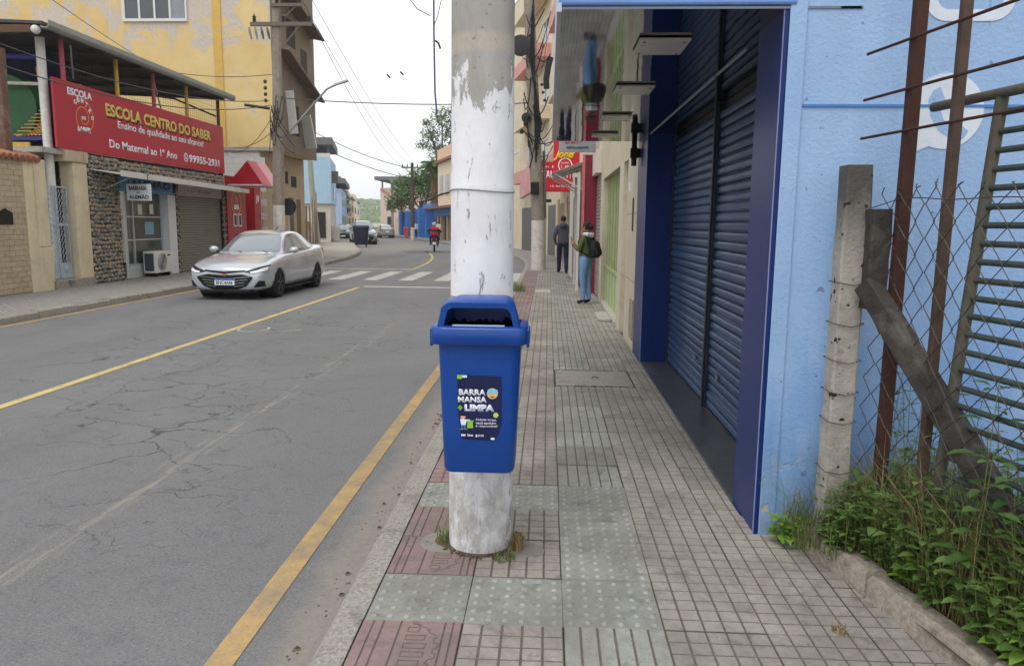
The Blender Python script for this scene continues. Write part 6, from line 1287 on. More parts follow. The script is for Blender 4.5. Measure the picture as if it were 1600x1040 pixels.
# ================================================================== vehicles
def interp(pts, u):
    for (a, va), (b, vb) in zip(pts[:-1], pts[1:]):
        if a <= u <= b: return va + (vb - va) * ((u - a) / (b - a) if b > a else 0)
    return pts[0][1] if u < pts[0][0] else pts[-1][1]
def patch(bvh, axis, sgn, lo, hi, nu=14, nv=5, off=.006):
    """thin curved sheet that follows the surface below an outline given by its lower and upper edges"""
    mb = MB(); u0, u1 = lo[0][0], lo[-1][0]; V = []
    for i in range(nu + 1):
        u = u0 + (u1 - u0) * i / nu; a, b = interp(lo, u), interp(hi, u)
        for j in range(nv + 1):
            v = a + (b - a) * j / nv
            org = Vector((4 * sgn, u, v)) if axis == 'x' else Vector((u, 4 * sgn, v)); d = Vector((-sgn, 0, 0)) if axis == 'x' else Vector((0, -sgn, 0))
            h, n, _, _ = bvh.ray_cast(org, d)
            if h is None: h, n, _, _ = bvh.find_nearest(org + d * 3)
            if n.dot(d) > 0: n = -n
            V.append(h + n * off)
    mb.add(V, [(i * (nv + 1) + j, (i + 1) * (nv + 1) + j, (i + 1) * (nv + 1) + j + 1, i * (nv + 1) + j + 1) for i in range(nu) for j in range(nv)]); return mb
def baked(o, mats):
    dg = bpy.context.evaluated_depsgraph_get(); me = bpy.data.meshes.new_from_object(o.evaluated_get(dg)); bpy.data.objects.remove(o); me.materials.clear()
    for m in mats: me.materials.append(m)
    me.polygons.foreach_set('use_smooth', [True] * len(me.polygons)); return me
BODY = [(2.335, .60, .27, .60), (2.305, .72, .22, .675), (2.20, .82, .19, .735), (1.88, .872, .18, .83), (1.45, .887, .18, .90), (1.0, .893, .18, .955), (.5, .895, .18, .985), (-.3, .895, .18, 1.005), (-1.0, .893, .18, 1.03), (-1.5, .885, .19, 1.06), (-1.9, .86, .21, 1.085), (-2.2, .80, .27, 1.07), (-2.3, .70, .33, .98), (-2.335, .55, .42, .86)]
CAB = [(1.10, .76, .955, .965, .70), (.66, .80, .97, 1.205, .62), (.26, .81, .975, 1.418, .56), (.0, .815, .98, 1.462, .55), (-.4, .815, .99, 1.475, .55), (-.75, .81, 1.0, 1.455, .545), (-1.05, .79, 1.02, 1.395, .54), (-1.45, .74, 1.04, 1.245, .56), (-1.86, .68, 1.06, 1.085, .58)]
def sec(x, w_, zb, zt): 
    h = [(0, zb), (.80 * w_, zb), (.965 * w_, zb + .07), (w_ * .99, .42), (w_, .60), (w_ * .985, min(zt - .09, .78)), (w_ * .94, zt - .035), (w_ * .80, zt + .004), (w_ * .42, zt + .028), (0, zt + .035)]
    if zt < .7: h = [(y, zb + (zt + .035 - zb) * k / 9) if 2 < k < 9 else (y, z) for k, (y, z) in enumerate(h)]
    return [(x, y, z) for y, z in h] + [(x, -y, z) for y, z in h[-2:0:-1]]
def csec(x, wb, zb, zr, wr):
    h = [(0, zb - .05), (wb, zb - .05), (wb, zb), (wb + (wr - wb) * .55, zb + (zr - .05 - zb) * .55), (wr + .02, zr - .055), (wr * .92, zr - .015), (wr * .5, zr + .012), (0, zr + .018)]
    return [(x, y, z) for y, z in h] + [(x, -y, z) for y, z in h[-2:0:-1]]
CAR_MESH = {}
def car_meshes():
    if CAR_MESH: return CAR_MESH
    o = build(MB().loft([sec(*q) for q in BODY]), 'tmp_body', M_BLK, sub=2)
    cut = []
    for ax in (1.43, -1.27):
        c = build(MB().lathe([(.352, -1.2), (.352, 1.2)], (ax, 0, .315), 32, 'y'), 'tmp_cut', M_BLK); cut.append(c)
        b = o.modifiers.new('cut', 'BOOLEAN'); b.object = c; b.operation = 'DIFFERENCE'; b.solver = 'EXACT'
    body = baked(o, [M_BLK])
    for c in cut: bpy.data.objects.remove(c)
    cab = baked(build(MB().loft([csec(*q) for q in CAB]), 'tmp_cab', M_BLK, sub=2), [M_BLK])
    def tree_(*ms):
        v = []; f = []
        for m in ms:
            b = len(v); v += [x.co.copy() for x in m.vertices]; f += [[b + i for i in p.vertices] for p in m.polygons]
        return BVHTree.FromPolygons(v, f)
    CAR_MESH.update(body=body, cab=cab, tb=tree_(body), tc=tree_(cab), ta=tree_(body, cab)); return CAR_MESH
def paint(name, c, metal=.55):
    if name in MATS: return MATS[name]
    k = NT(name); p = k.pos(); n = k.noise(p, 3, 4); a = lin(c); k.set(k.mix(k.ramp(n, .3, .7), tuple(v * .96 for v in a), a), .24, metal, .5); k.b.inputs['Coat Weight'].default_value = 1.; k.b.inputs['Coat Roughness'].default_value = .05; MATS[name] = k.m; return k.m
M_TYRE = mat('tyre_rubber', '#1d1d1f', .85, .15, 30); M_RIM = mat('rim_dark', '#55575b', .35, .1, 20, metal=.8); M_WSH = glass('car_glass', (.15, .18, .20), .03); MATS['car_glass'].node_tree.nodes['Principled BSDF'].inputs['Coat Weight'].default_value = 1.; M_CHR = mat('chrome', '#c9cacc', .18, .03, 20, metal=.95, bump=0); M_HL = mat('headlight', '#dfe2e4', .12, .05, 30, spec=.9, bump=0); M_GRL = mat('grille_black', '#101113', .4, .1, 20)  # car_glass base colour lightened to imitate the bright sky reflected in it
def make_car(label, loc, rz, pm, cat='car', name='parked_car', group=None, scale=(1, 1, 1), detail=True, plate=True):
    cm = car_meshes(); t = thing(name, label, cat, loc, rz, group); t.scale = scale
    def P(mb, nm, m, par=None, **k): return build(mb, nm, m, par or t, local=True, **k)
    for nm, me in (('body', cm['body']), ('roof', cm['cab'])):
        o = bpy.data.objects.new(nm, me.copy()); o.data.materials.clear(); o.data.materials.append(pm); col.objects.link(o); o.parent = t
    P(patch(cm['tc'], 'x', 1, [(-.68, .985), (0, .985), (.68, .985)], [(-.53, 1.372), (0, 1.415), (.53, 1.372)] if 0 else [(-.68, 1.03), (-.535, 1.365), (0, 1.41), (.535, 1.365), (.68, 1.03)], 24, 10), 'windshield', M_WSH, smooth=80)
    P(patch(cm['tc'], 'x', -1, [(-.60, 1.13), (.60, 1.13)], [(-.60, 1.16), (-.48, 1.36), (.48, 1.36), (.60, 1.16)], 16, 6), 'rear_window', M_WSH, smooth=80)
    for sg in (1, -1):
        P(patch(cm['tc'], 'y', sg, [(-.35, 1.005), (.80, .99)], [(-.35, 1.40), (.15, 1.375), (.45, 1.215), (.80, 1.0)], 18, 6), 'side_window', M_WSH, smooth=80)
        P(patch(cm['tc'], 'y', sg, [(-1.40, 1.07), (-.42, 1.008)], [(-1.40, 1.10), (-1.08, 1.29), (-.80, 1.375), (-.42, 1.40)], 18, 6), 'side_window', M_WSH, smooth=80)
        mi = P(MB().ball((.70, sg * .955, 1.03), (.09, .11, .075), 12, 8), 'mirror', pm, smooth=True); P(MB().tube([(.72, sg * .86, .98), (.70, sg * .95, 1.0)], .025, 6), 'mirror_arm', M_BLK, mi)
    for ax in (1.43, -1.27):
        P(MB().lathe([(.345, -.80), (.345, .80)], (ax, 0, .315), 24, 'y'), 'wheel_well', M_BLK) if False else None
        for sg in (1, -1):
            P(MB().lathe([(.02, sg * .52), (.348, sg * .52), (.349, sg * .84)], (ax, 0, .315), 24, 'y'), 'wheel_well', M_BLK)
            w_ = P(MB().lathe([(.215, sg * .66), (.29, sg * .66), (.318, sg * .69), (.325, sg * .74), (.325, sg * .82), (.316, sg * .865), (.29, sg * .878), (.222, sg * .87), (.212, sg * .855)], (ax, 0, .325), 28, 'y'), 'wheel', M_TYRE, smooth=50)
            r_ = P(MB().lathe([(.0, sg * .80), (.21, sg * .80), (.214, sg * .868), (.205, sg * .872), (.195, sg * .82)], (ax, 0, .325), 24, 'y'), 'rim', mat('rim_black', '#1e1f22', .5, .1), w_)
            if detail:
                for q in range(5):
                    a = R(72 * q + 18)
                    for da in (-.16, .16): P(MB().obox((ax + .04 * math.cos(a), sg * .86, .325 + .04 * math.sin(a)), (ax + .205 * math.cos(a + da), sg * .868, .325 + .205 * math.sin(a + da)), .026, .03, (0, 1, 0)), 'spoke', M_RIM, w_)
                P(MB().lathe([(0, sg * .875), (.035, sg * .872), (.04, sg * .85)], (ax, 0, .325), 12, 'y'), 'hub', M_RIM, w_)
    tb = cm['tb']
    lg = P(patch(tb, 'x', 1, [(-.60, .475), (-.47, .31), (-.27, .235), (.27, .235), (.47, .31), (.60, .475)], [(-.60, .51), (-.37, .562), (0, .535), (.37, .562), (.60, .51)], 26, 8), 'grille', M_GRL, smooth=80)
    P(patch(tb, 'x', 1, [(-.44, .615), (0, .575), (.44, .615)], [(-.44, .655), (0, .618), (.44, .655)], 20, 3), 'upper_grille', M_GRL, smooth=80)
    for sg in (1, -1):
        q = sorted([(sg * .43, .605), (sg * .60, .575), (sg * .835, .625)]); q2 = sorted([(sg * .43, .63), (sg * .60, .68), (sg * .835, .75)]); h_ = P(patch(tb, 'x', 1, q, q2, 14, 5, .007), 'headlight', M_GRL, smooth=80)
        q = sorted([(sg * .55, .585), (sg * .66, .588), (sg * .83, .635)]); q2 = sorted([(sg * .55, .612), (sg * .66, .635), (sg * .83, .715)]); P(patch(tb, 'x', 1, q, q2, 12, 3, .011), 'lens', M_HL, h_, smooth=80)
        q = sorted([(sg * .62, .285), (sg * .80, .30)]); q2 = sorted([(sg * .62, .30), (sg * .72, .43), (sg * .80, .42)]); P(patch(tb, 'x', 1, q, q2, 10, 4, .006), 'fog_lamp', M_GRL, smooth=80)
        q = sorted([(sg * .42, .90), (sg * .80, .88)]); q2 = sorted([(sg * .42, .98), (sg * .80, 1.0)]); P(patch(tb, 'x', -1, q, q2, 10, 4, .006), 'tail_light', mat('tail_red', '#8f1a20', .25), smooth=80)
    if detail:
        for i in range(4):
            z = .305 + i * .058; wv = .40 + .045 * i
            for sg in (1, -1): q = sorted([(sg * .19, z - .012), (sg * .30, z + .006), (sg * wv, z + .022)]); P(patch(tb, 'x', 1, q, [(a, b + .013) for a, b in q], 10, 1, .014), 'grille_bar', M_CHR, lg, smooth=80)
        P(patch(tb, 'x', 1, [(-.62, .225), (-.3, .212), (.3, .212), (.62, .225)], [(-.62, .25), (-.3, .238), (.3, .238), (.62, .25)], 20, 1, .012), 'chin_trim', M_CHR, smooth=80)
        P(MB().obox((2.345, -.07, .545), (2.345, .07, .545), .02, .022).obox((2.344, -.03, .545), (2.344, .03, .545), .021, .05), 'badge', mat('badge_gold', '#b98a3c', .3, .05, metal=.8))
        pl_ = P(MB().box(2.335, -.215, .33, 2.36, .215, .47), 'number_plate', M_PW, bevel=.004); P(MB().box(2.3605, -.214, .435, 2.362, .214, .469), 'plate_band', mat('plate_blue', '#2b49b0', .4), pl_)
        o = text('BNC4A86', 'plate_number', mat('ink_dark', '#24262b'), pl_, (2.3605, -.18, .345), ROT_E, .36, .078, .02, ext=.001); o.location = (2.3605, -.18, .345)
        for sg in (1, -1):
            for x in (.90, -.385, -1.16): P(patch(cm['tb'], 'y', sg, [(x - .004, .30 if x > -1 else .55), (x + .004, .30 if x > -1 else .55)], [(x - .004, .96), (x + .004, .96)], 1, 10, .002), 'door_gap', M_BLK)
            for x in (-.20, -1.02): P(MB().box(x - .09, sg * .885, .86, x + .09, sg * .915, .885), 'door_handle', M_CHR, bevel=.006)
            P(patch(cm['tb'], 'y', sg, [(-.9, .262), (1.05, .262)], [(-.9, .30), (1.05, .30)], 16, 1, .006), 'sill_trim', mat('sill_grey', '#6d6f72', .5), smooth=80)
        P(MB().tube([(1.06, .5, .985), (.90, -.05, 1.055)], .008, 4), 'wiper', M_BLK); P(MB().tube([(1.06, -.15, .99), (.90, -.6, 1.035)], .008, 4), 'wiper', M_BLK)
        P(MB().tube([(-.75, 0, 1.47), (-.95, 0, 1.55)], [.02, .008], 5), 'aerial', M_BLK)
        P(MB().box(-1.95, -.60, .155, 2.15, .60, .23), 'underbody', M_BLK); P(MB().box(-.85, -.84, .16, 1.0, .84, .2), 'shade_plate', M_BLK); P(MB().loft([[(1.8, -.62, .15), (1.8, .62, .15), (1.8, .62, .22), (1.8, -.62, .22)], [(2.24, -.5, .16), (2.24, .5, .16), (2.24, .5, .23), (2.24, -.5, .23)]]), 'air_dam', M_BLK)  # underbody set low, wide plate added to deepen the shade under the car
    elif plate:
        P(MB().box(2.335, -.2, .33, 2.36, .2, .46), 'number_plate', M_PW); P(MB().box(-2.35, -.2, .62, -2.33, .2, .75), 'number_plate', M_PW)
    return t
make_car('silver sedan driving towards the camera past the stone-fronted shops', (-6.88, 17.72, RZ), R(-90), paint('silver_paint', '#b9bec5', .25), name='silver_car')
def on_street(s, t, rev=False): return (*ST(s, t), RZ), SH(s) + (R(-90) if rev else R(90))
l_, a_ = on_street(61.0, -7.3, True); make_car('grey pickup-like vehicle parked facing us behind the navy container', l_, a_, paint('dull_grey_paint', '#868b90', .4), 'utility vehicle', 'parked_vehicle', scale=(1.08, 1.04, 1.22), detail=False)
l_, a_ = (-16.3, 66.0, RZ), R(-77); make_car('pale car parked just left of the grey pickup-like vehicle', l_, a_, paint('pale_paint', '#c9d2da', .2), detail=False, group='cars parked along the far left kerb')
l_, a_ = (-18.0, 71.5, RZ), R(-77); make_car('blue-grey car parked behind the pale one', l_, a_, paint('bluegrey_paint', '#7f8c9a', .4), detail=False, group='cars parked along the far left kerb')
l_, a_ = (-19.6, 70.5, RZ), R(-77); make_car('black car parked furthest left in the far row', l_, a_, paint('black_paint', '#17181b', .3), detail=False, group='cars parked along the far left kerb')
l_, a_ = on_street(85.0, -2.6); make_car('small grey car seen from behind near the blue gates', l_, a_, paint('grey_paint', '#a9a9a6', .4), detail=False, name='grey_car', scale=(.9, .97, 1.0))
# ---- rubbish container
dm = thing('rubbish_container', 'dark navy wheeled rubbish container standing at the road edge', 'container', (-12.73, 50, RZ), R(10)); M_DMP = mat('container_navy', '#262c44', .55, .1, 5, '#3a3f55', .4, 2)
def dr(w_, d, z, r=.06): return [(x, y, z) for x, y in rrect(w_, d, r, 4)]
build(MB().loft([dr(.82, .6, .18), dr(.86, .64, .22), dr(1.0, .78, 1.22), dr(1.06, .84, 1.24), dr(1.06, .84, 1.32)]), 'body', M_DMP, dm, local=True, smooth=40); build(MB().loft([dr(1.10, .9, 1.321), dr(1.10, .9, 1.37), dr(.95, .75, 1.47)]), 'lid', M_DMP, dm, local=True, smooth=40)
for x in (-.3, .3): build(MB().obox((x, -.36, .3), (x, -.44, 1.2), .05, .03, (0, 1, 0)), 'rib', M_DMP, dm, local=True)
for sx in (-1, 1):
    for sy in (-1, 1): build(MB().lathe([(0, -.03), (.1, -.03), (.1, .03), (0, .03)], (sx * .33, sy * .22, .1), 12, 'x'), 'wheel', M_TYRE, dm, local=True)
for sx in (-1, 1): build(MB().tube([(sx * .53, 0, 1.15), (sx * .62, 0, 1.15)], .035, 8), 'trunnion', M_DMP, dm, local=True)

# ================================================================== people
def person(name, label, loc, rz, h, J, mats, hair, extra=None, cat='person'):
    """mats: skin, top, legs, shoes; J: joint overrides for a 1.70 m figure facing +y"""
    D = dict(pelvis=(0, 0, .93), spine=(0, .01, 1.10), chest=(0, 0, 1.30), neck=(0, .0, 1.44), head=(0, .015, 1.52),
             hipL=(-.095, 0, .88), kneeL=(-.10, .02, .49), ankL=(-.10, -.02, .085), toeL=(-.11, .14, .035), hipR=(.095, 0, .88), kneeR=(.10, .02, .49), ankR=(.10, -.02, .085), toeR=(.11, .14, .035),
             shL=(-.17, -.01, 1.385), elL=(-.235, -.04, 1.12), wrL=(-.235, .06, .88), paL=(-.235, .09, .80), shR=(.17, -.01, 1.385), elR=(.235, -.04, 1.12), wrR=(.235, .06, .88), paR=(.235, .09, .80))
    D.update(J); k = h / 1.70
    RD = dict(pelvis=(.155, .125), spine=(.135, .105), chest=(.15, .11), neck=(.058, .058), head=(.055, .055), hipL=(.095, .10), hipR=(.095, .10), kneeL=(.062, .065), kneeR=(.062, .065), ankL=(.045, .048), ankR=(.045, .048), toeL=(.042, .032), toeR=(.042, .032),
              shL=(.065, .065), shR=(.065, .065), elL=(.05, .05), elR=(.05, .05), wrL=(.034, .034), wrR=(.034, .034), paL=(.036, .022), paR=(.036, .022))
    RD.update(extra.get('radii', {}) if extra else {})
    names = list(D); idx = {n: i for i, n in enumerate(names)}
    E = [('pelvis', 'spine'), ('spine', 'chest'), ('chest', 'neck'), ('neck', 'head')]
    for s_ in 'LR': E += [('pelvis', 'hip' + s_), ('hip' + s_, 'knee' + s_), ('knee' + s_, 'ank' + s_), ('ank' + s_, 'toe' + s_), ('chest', 'sh' + s_), ('sh' + s_, 'el' + s_), ('el' + s_, 'wr' + s_), ('wr' + s_, 'pa' + s_)]
    me = bpy.data.meshes.new('tmp'); me.from_pydata([tuple(c * k for c in D[n]) for n in names], [(idx[a], idx[b]) for a, b in E], [])
    o = bpy.data.objects.new('tmp', me); col.objects.link(o); o.modifiers.new('skin', 'SKIN')
    lay = me.skin_vertices[0] if len(me.skin_vertices) else None
    if lay is None:
        bpy.context.view_layer.objects.active = o; o.select_set(True); bpy.ops.object.mode_set(mode='EDIT'); bpy.ops.object.mode_set(mode='OBJECT'); lay = me.skin_vertices[0]
    for n in names: lay.data[idx[n]].radius = tuple(r_ * k for r_ in RD[n]); lay.data[idx[n]].use_root = (n == 'pelvis')
    sb_ = o.modifiers.new('s', 'SUBSURF'); sb_.levels = 2; sb_.render_levels = 2
    em = baked(o, [])
    mb = MB(); V = [v.co.copy() for v in em.vertices]; reg = {}
    for a, b in E:
        m = 1
        if a[:3] in ('hip', 'kne') or b[:3] == 'hip': m = 2
        if b[:3] == 'toe': m = 3
        if b[:2] == 'pa' or b == 'head': m = 0
        reg[(a, b)] = m
    jv = {n: Vector(D[n]) * k for n in names}; mb.v = [tuple(v) for v in V]
    for p in em.polygons:
        c = Vector(p.center); best = None
        for (a, b), m in reg.items():
            A, B = jv[a], jv[b]; t = max(0, min(1, (c - A).dot(B - A) / max(1e-9, (B - A).length_squared))); d = (c - A.lerp(B, t)).length / (RD[a][0] * (1 - t) + RD[b][0] * t)
            if best is None or d < best[0]: best = (d, m)
        m = best[1]
        if m == 1 and c.z < (D['pelvis'][2] + (.0 if not extra else extra.get('waist', 0))) * k: m = 2
        if m == 2 and c.z < .10 * k and not (extra and extra.get('seated')): m = 3
        mb.f.append(list(p.vertices)); mb.mi.append(m)
    bpy.data.meshes.remove(em)
    # head with face, joined to the neck
    hd_ = extra.get('look', (0, 1, 0)) if extra else (0, 1, 0); f = Vector(hd_).normalized(); sd_ = f.cross(Vector((0, 0, 1))).normalized(); c = jv['head'] + Vector((0, 0, .085 * k)) + f * .012 * k
    rot = Matrix((sd_, f, Vector((0, 0, 1)))).transposed(); mb.c = 0
    mb.ball(c, (.074 * k, .092 * k, .112 * k), 16, 12, rot); mb.ball(c + f * .03 * k - Vector((0, 0, .055 * k)), (.052 * k, .058 * k, .056 * k), 10, 8, rot)
    mb.tube([c + f * .085 * k + Vector((0, 0, .012 * k)), c + f * .112 * k - Vector((0, 0, .022 * k)), c + f * .088 * k - Vector((0, 0, .030 * k))], [.008 * k, .014 * k, .010 * k], 6)
    for sg in (-1, 1): mb.ball(c + sd_ * sg * .074 * k - f * .005 * k, (.012 * k, .022 * k, .03 * k), 7, 5, rot)
    mb.c = 4
    for sg in (-1, 1): mb.ball(c + sd_ * sg * .03 * k + f * .083 * k + Vector((0, 0, .008 * k)), (.012 * k, .008 * k, .006 * k), 6, 4, rot)
    mb.ball(c + f * .083 * k - Vector((0, 0, .052 * k)), (.02 * k, .006 * k, .005 * k), 6, 4, rot); mb.c = 0
    for s_ in 'LR':                                        # five fingers on each hand
        P0, P1 = jv['wr' + s_], jv['pa' + s_]; d = (P1 - P0).normalized(); cu = Vector(extra.get('curl' + s_, (0, .6, -.2)) if extra else (0, .6, -.2)); lat = d.cross(cu).normalized(); cu = lat.cross(d) * -1 if lat.cross(d).dot(cu) < 0 else lat.cross(d)
        for q, (o_, ln) in enumerate(((-.026, .062), (-.009, .074), (.009, .070), (.026, .055))):
            a = P1 + lat * o_ * k; b = a + d * ln * .55 * k + cu * ln * .12 * k; e = b + d * ln * .35 * k + cu * ln * .35 * k; mb.tube([a - d * .02 * k, a + d * .012 * k, b, e], [.010 * k, .0095 * k, .0085 * k, .0065 * k], 6)
        a = P0.lerp(P1, .45) - lat * .028 * k; mb.tube([a, a - lat * .022 * k + d * .03 * k + cu * .012 * k, a - lat * .02 * k + d * .058 * k + cu * .028 * k], [.012 * k, .011 * k, .008 * k], 6)
    t = thing(name, label, cat, loc, rz)
    build(mb, 'figure', [mats[0], mats[1], mats[2], mats[3], mat('face_dark', '#3a241f', .5)], t, local=True, smooth=70, fix=False)
    if hair: hair(t, c, rot, k, f, sd_)
    return t, jv, k
M_SKIN = mat('skin', '#a9765c', .6, .08, 20, bump=.05); M_HAIR = mat('dark_hair', '#17120f', .6, .3, 60, bump=.6, bs=220)
def hair_bun(t, c, rot, k, f, sd_):
    mb = MB(); mb.ball(c - f * .018 * k + Vector((0, 0, .022 * k)), (.084 * k, .094 * k, .104 * k), 16, 10, rot); h_ = build(mb, 'hair', M_HAIR, t, local=True, smooth=True)
    build(MB().ball(c - f * .115 * k + Vector((0, 0, -.005 * k)), (.058 * k, .058 * k, .062 * k), 12, 8), 'hair_bun', M_HAIR, h_, local=True, smooth=True)
    for sg in (1, -1): build(MB().tube([c + sd_ * sg * .078 * k + f * .02 * k, c + sd_ * sg * .05 * k + f * .09 * k, c + f * .098 * k], .003, 4), 'glasses', M_BLK, t, local=True)
def hair_cap(t, c, rot, k, f, sd_): build(MB().ball(c - f * .012 * k + Vector((0, 0, .028 * k)), (.083 * k, .097 * k, .098 * k), 16, 10, rot), 'hair', M_HAIR, t, local=True, smooth=True)
M_JEAN = mat('light_jeans', '#6a8cba', .85, .14, 9, '#9dbbd8', .4, 5, .3, 200); M_OLIVE = mat('olive_jumper', '#545a36', .9, .12, 14, bump=.4, bs=150); M_SHOE = mat('dark_shoes', '#1d1f24', .7, .1); M_NPANT = mat('navy_trousers', '#1b2038', .85, .1, 10); M_GHOOD = mat('grey_hoodie', '#4a4d55', .9, .12, 14, bump=.4, bs=150)
wl = dict(elL=(-.235, .05, 1.13), wrL=(-.10, .26, 1.25), paL=(-.06, .32, 1.30), elR=(.235, .03, 1.12), wrR=(.07, .27, 1.20), paR=(.02, .32, 1.26), kneeL=(-.075, .03, .49), kneeR=(.085, .01, .49), ankL=(-.07, -.0, .085), ankR=(.09, -.05, .085), toeL=(-.09, .15, .035), toeR=(.11, .10, .035))
wr_ = dict(hipL=(.105, .12), hipR=(.105, .12), pelvis=(.165, .15), kneeL=(.072, .075), kneeR=(.072, .075), chest=(.15, .125), spine=(.13, .115))
wom, jv, k = person('person', 'woman in olive jumper and light jeans holding a phone, black backpack', (.75, 14.55, 0), R(58), 1.59, wl, (M_SKIN, M_OLIVE, M_JEAN, M_SHOE), hair_bun, dict(radii=wr_, curlL=(.4, .3, .4), curlR=(-.4, .3, .4), waist=.03, look=(-.1, 1, -.12)))
bp = thing('backpack', 'small black backpack worn by the woman in the olive jumper', 'backpack', (.75, 14.55, 0), R(58)); M_BP = mat('black_fabric', '#131416', .8, .2, 20, bump=.4, bs=100)
def bring(w_, d, z, y): return [(x * k, (y + v) * k, z * k) for x, v in rrect(w_, d, min(w_, d) * .35, 4)]
build(MB().loft([bring(.20, .08, .98, -.20), bring(.27, .14, 1.02, -.215), bring(.28, .15, 1.16, -.215), bring(.25, .13, 1.29, -.20), bring(.15, .07, 1.34, -.18)]), 'bag', M_BP, bp, local=True, smooth=60); build(MB().loft([bring(.20, .05, 1.03, -.285), bring(.21, .06, 1.10, -.29), bring(.19, .04, 1.17, -.285)]), 'front_pocket', M_BP, bp, local=True, smooth=60)
for sg in (-1, 1): build(MB().tube([Vector(q) * k for q in ((sg * .10, -.14, 1.32), (sg * .125, -.06, 1.445), (sg * .13, .06, 1.42), (sg * .13, .125, 1.30), (sg * .155, .07, 1.12), (sg * .13, -.12, 1.03))], .017, 6), 'strap', M_BP, bp, local=True)
pos_ = Matrix.Rotation(R(58), 3, 'Z') @ ((jv['paL'] + jv['paR']) / 2 + Vector((0, .03, .02))) + Vector((.75, 14.55, 0)); tag(build(MB().box(pos_.x - .012, pos_.y - .035, pos_.z - .03, pos_.x + .0, pos_.y + .035, pos_.z + .11), 'phone', M_BLK, bevel=.004), 'dark phone held up in the hands of the woman with the backpack', 'phone')
sc_ = MB(); sc_.tube([Vector(q) * k for q in ((-.10, .02, 1.47), (-.11, -.07, 1.46), (0, -.11, 1.44), (.11, -.07, 1.46), (.10, .02, 1.47))], [.03, .045, .05, .045, .03], 8); build(sc_, 'hood', mat('white_hood', '#c6cbd2', .9, .08), wom, local=True, smooth=True)
ml = dict(elL=(-.26, -.05, 1.12), elR=(.26, -.05, 1.12), wrL=(-.22, .08, .93), wrR=(.25, .03, .88), paL=(-.19, .12, .88), kneeL=(-.10, .08, .50), ankL=(-.10, .10, .09), toeL=(-.11, .25, .05), kneeR=(.10, .0, .50), ankR=(.10, -.17, .12), toeR=(.11, -.05, .04))
man, jm, km = person('person', 'man in dark grey hoodie and navy trousers walking away along the shops', (.47, 23.6, 0), R(4), 1.80, ml, (M_SKIN, M_GHOOD, M_NPANT, M_SHOE), hair_cap, dict(radii=dict(chest=(.19, .13), spine=(.17, .12), pelvis=(.17, .125), shL=(.085, .085), shR=(.085, .085), elL=(.066, .066), elR=(.066, .066), kneeL=(.075, .078), kneeR=(.075, .078), ankL=(.058, .06), ankR=(.058, .06)), waist=-.02))
build(MB().ball((0, -.10 * km, 1.44 * km), (.13 * km, .075 * km, .09 * km), 12, 8), 'hood', M_GHOOD, man, local=True, smooth=True)
# rider and motorcycle
ms = 43.6; mxy = (-6.78, 43.9); mh = SH(44) * .6
mo = thing('motorcycle', 'dark motorcycle with red tail light riding away on the centre line', 'motorcycle', (*mxy, RZ), mh); M_MB = mat('moto_black', '#17181b', .4, .1, 8)
for y in (-.62, .68): wv = build(MB().lathe([(.20, -.045), (.27, -.055), (.295, -.03), (.30, 0), (.295, .03), (.27, .055), (.20, .045)], (0, y, .30), 20, 'x'), 'wheel', M_TYRE, mo, local=True, smooth=True); build(MB().lathe([(0, -.03), (.20, -.03), (.20, .03), (0, .03)], (0, y, .30), 14, 'x'), 'rim', M_RIM, wv, local=True)
build(MB().loft([[(x, -.55, z) for x, z in rrect(.22, .2, .08, 4, 0, .72)], [(x, -.2, z) for x, z in rrect(.32, .34, .1, 4, 0, .62)], [(x, .2, z) for x, z in rrect(.34, .42, .1, 4, 0, .58)], [(x, .55, z) for x, z in rrect(.3, .45, .1, 4, 0, .75)]]), 'body', M_MB, mo, local=True, smooth=50)
build(MB().loft([[(x, -.78, z) for x, z in rrect(.24, .08, .03, 4, 0, .82)], [(x, .15, z) for x, z in rrect(.28, .10, .04, 4, 0, .80)]]), 'seat', M_MB, mo, local=True, smooth=50); build(MB().box(-.11, -.82, .70, .11, -.77, .80), 'tail_light', mat('tail_red', '#8f1a20'), mo, local=True, bevel=.01); build(MB().box(-.10, -.90, .42, .10, -.885, .58), 'number_plate', M_PW, mo, local=True); build(MB().obox((0, -.75, .68), (0, -.9, .40), .2, .03), 'mudguard', M_MB, mo, local=True)
build(MB().tube([(-.36, .50, 1.02), (-.15, .58, 1.0), (.15, .58, 1.0), (.36, .50, 1.02)], .016, 6), 'handlebar', M_MB, mo, local=True); build(MB().tube([(.2, -.2, .35), (.2, -.75, .42)], [.05, .06], 8), 'exhaust', M_RIM, mo, local=True); build(MB().obox((-.05, .62, .95), (-.05, .72, .3), .06, .05), 'fork', M_MB, mo, local=True)
for sg in (-1, 1): m_ = build(MB().tube([(sg * .28, .53, 1.02), (sg * .34, .5, 1.18)], .008, 5), 'mirror_stem', M_MB, mo, local=True); build(MB().ball((sg * .35, .49, 1.21), (.06, .015, .04), 8, 6), 'mirror', M_MB, m_, local=True)
M_RJ = NT('red_jacket'); _p = M_RJ.n('ShaderNodeTexCoord').outputs['Object']; _z = M_RJ.xyz(_p)[2]; _a = M_RJ.math('MULTIPLY', M_RJ.ramp(_z, 1.17, 1.175), M_RJ.ramp(_z, 1.30, 1.295)); M_RJ = M_RJ.set(M_RJ.mix(_a, lin('#b0182a'), lin('#16141c')), .7, 0., .3)
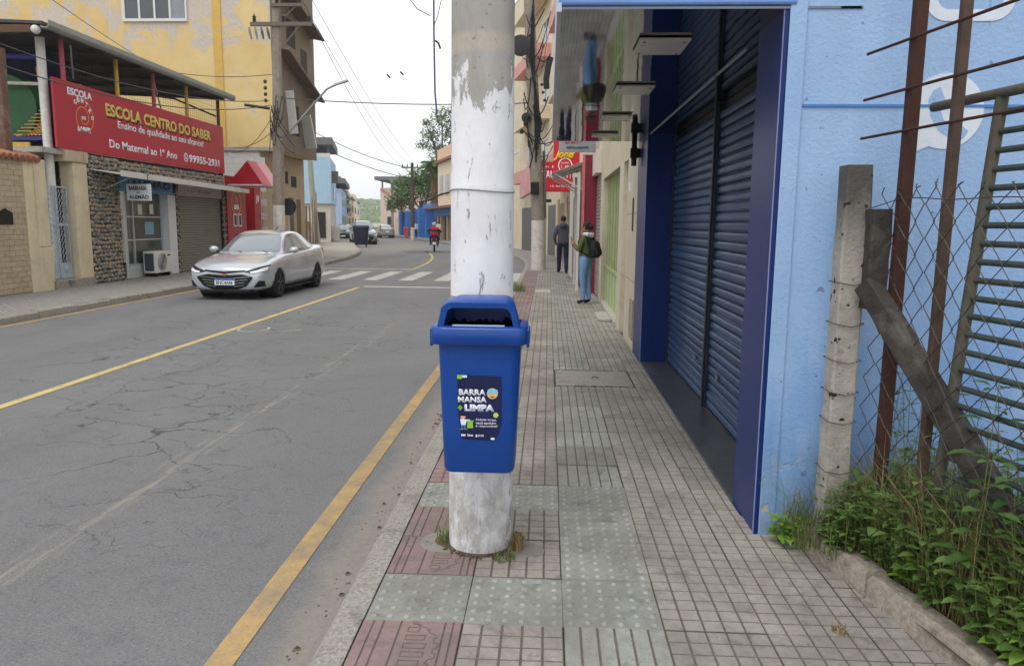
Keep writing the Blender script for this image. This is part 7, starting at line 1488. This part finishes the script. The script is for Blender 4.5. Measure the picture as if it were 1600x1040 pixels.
rj = dict(pelvis=(0, -.10, .93), spine=(0, -.08, 1.10), chest=(0, -.02, 1.30), neck=(0, .02, 1.43), head=(0, .04, 1.50), hipL=(-.12, -.06, .90), hipR=(.12, -.06, .90), kneeL=(-.24, .30, .82), kneeR=(.24, .30, .82), ankL=(-.22, .12, .42), ankR=(.22, .12, .42), toeL=(-.24, .28, .38), toeR=(.24, .28, .38), shL=(-.18, 0, 1.37), shR=(.18, 0, 1.37), elL=(-.36, .14, 1.17), elR=(.36, .14, 1.17), wrL=(-.34, .40, 1.08), wrR=(.34, .40, 1.08), paL=(-.33, .47, 1.07), paR=(.33, .47, 1.07))
def helmet(t, c, rot, k, f, sd_): build(MB().ball(c + Vector((0, 0, .01)), (.125, .145, .14), 14, 10, rot), 'helmet', mat('grey_helmet', '#a9aaa8', .3, .06), t, local=True, smooth=True)
person('person', 'motorcycle rider in red and black jacket with grey helmet', (mxy[0], mxy[1], RZ), mh, 1.70, rj, (M_SKIN, M_RJ, M_NPANT, M_SHOE), helmet, dict(seated=True, radii=dict(chest=(.18, .13), spine=(.16, .12), shL=(.085, .085), shR=(.085, .085), elL=(.07, .07), elR=(.07, .07))))
a = ST(77, -.5); person('person', 'distant pedestrian in pale top beside the blue gates', (*a, 0), 2.6, 1.65, {}, (M_SKIN, mat('pale_top', '#b9c4d2', .9), M_NPANT, M_SHOE), hair_cap)
a = ST(66, -.3); person('person', 'distant pedestrian in white shirt before the peach house', (*a, 0), .2, 1.68, {}, (M_SKIN, mat('white_shirt', '#d6d4cc', .9), mat('grey_trousers', '#5a5a60', .9), M_SHOE), hair_cap)
# red street bin far away
rb = thing('street_bin', 'small red-orange bin on the far kerb before the blue gates', 'bin', (*ST(80, -1.0), 0)); b_ = ST(80, -1.0); build(MB().loft([[(b_[0] + x, b_[1] + y, z) for x, y in rrect(w_, w_ * .8, .06, 4)] for w_, z in ((.42, 0), (.55, .9), (.6, .92), (.6, 1.0))]), 'body', mat('bin_red', '#b8483c', .6, .1), rb); build(MB().loft([[(b_[0] + x, b_[1] + y, z) for x, y in rrect(w_, w_ * .8, .06, 4)] for w_, z in ((.58, 1.001), (.5, 1.08))]), 'lid', mat('bin_red', '#b8483c'), rb)
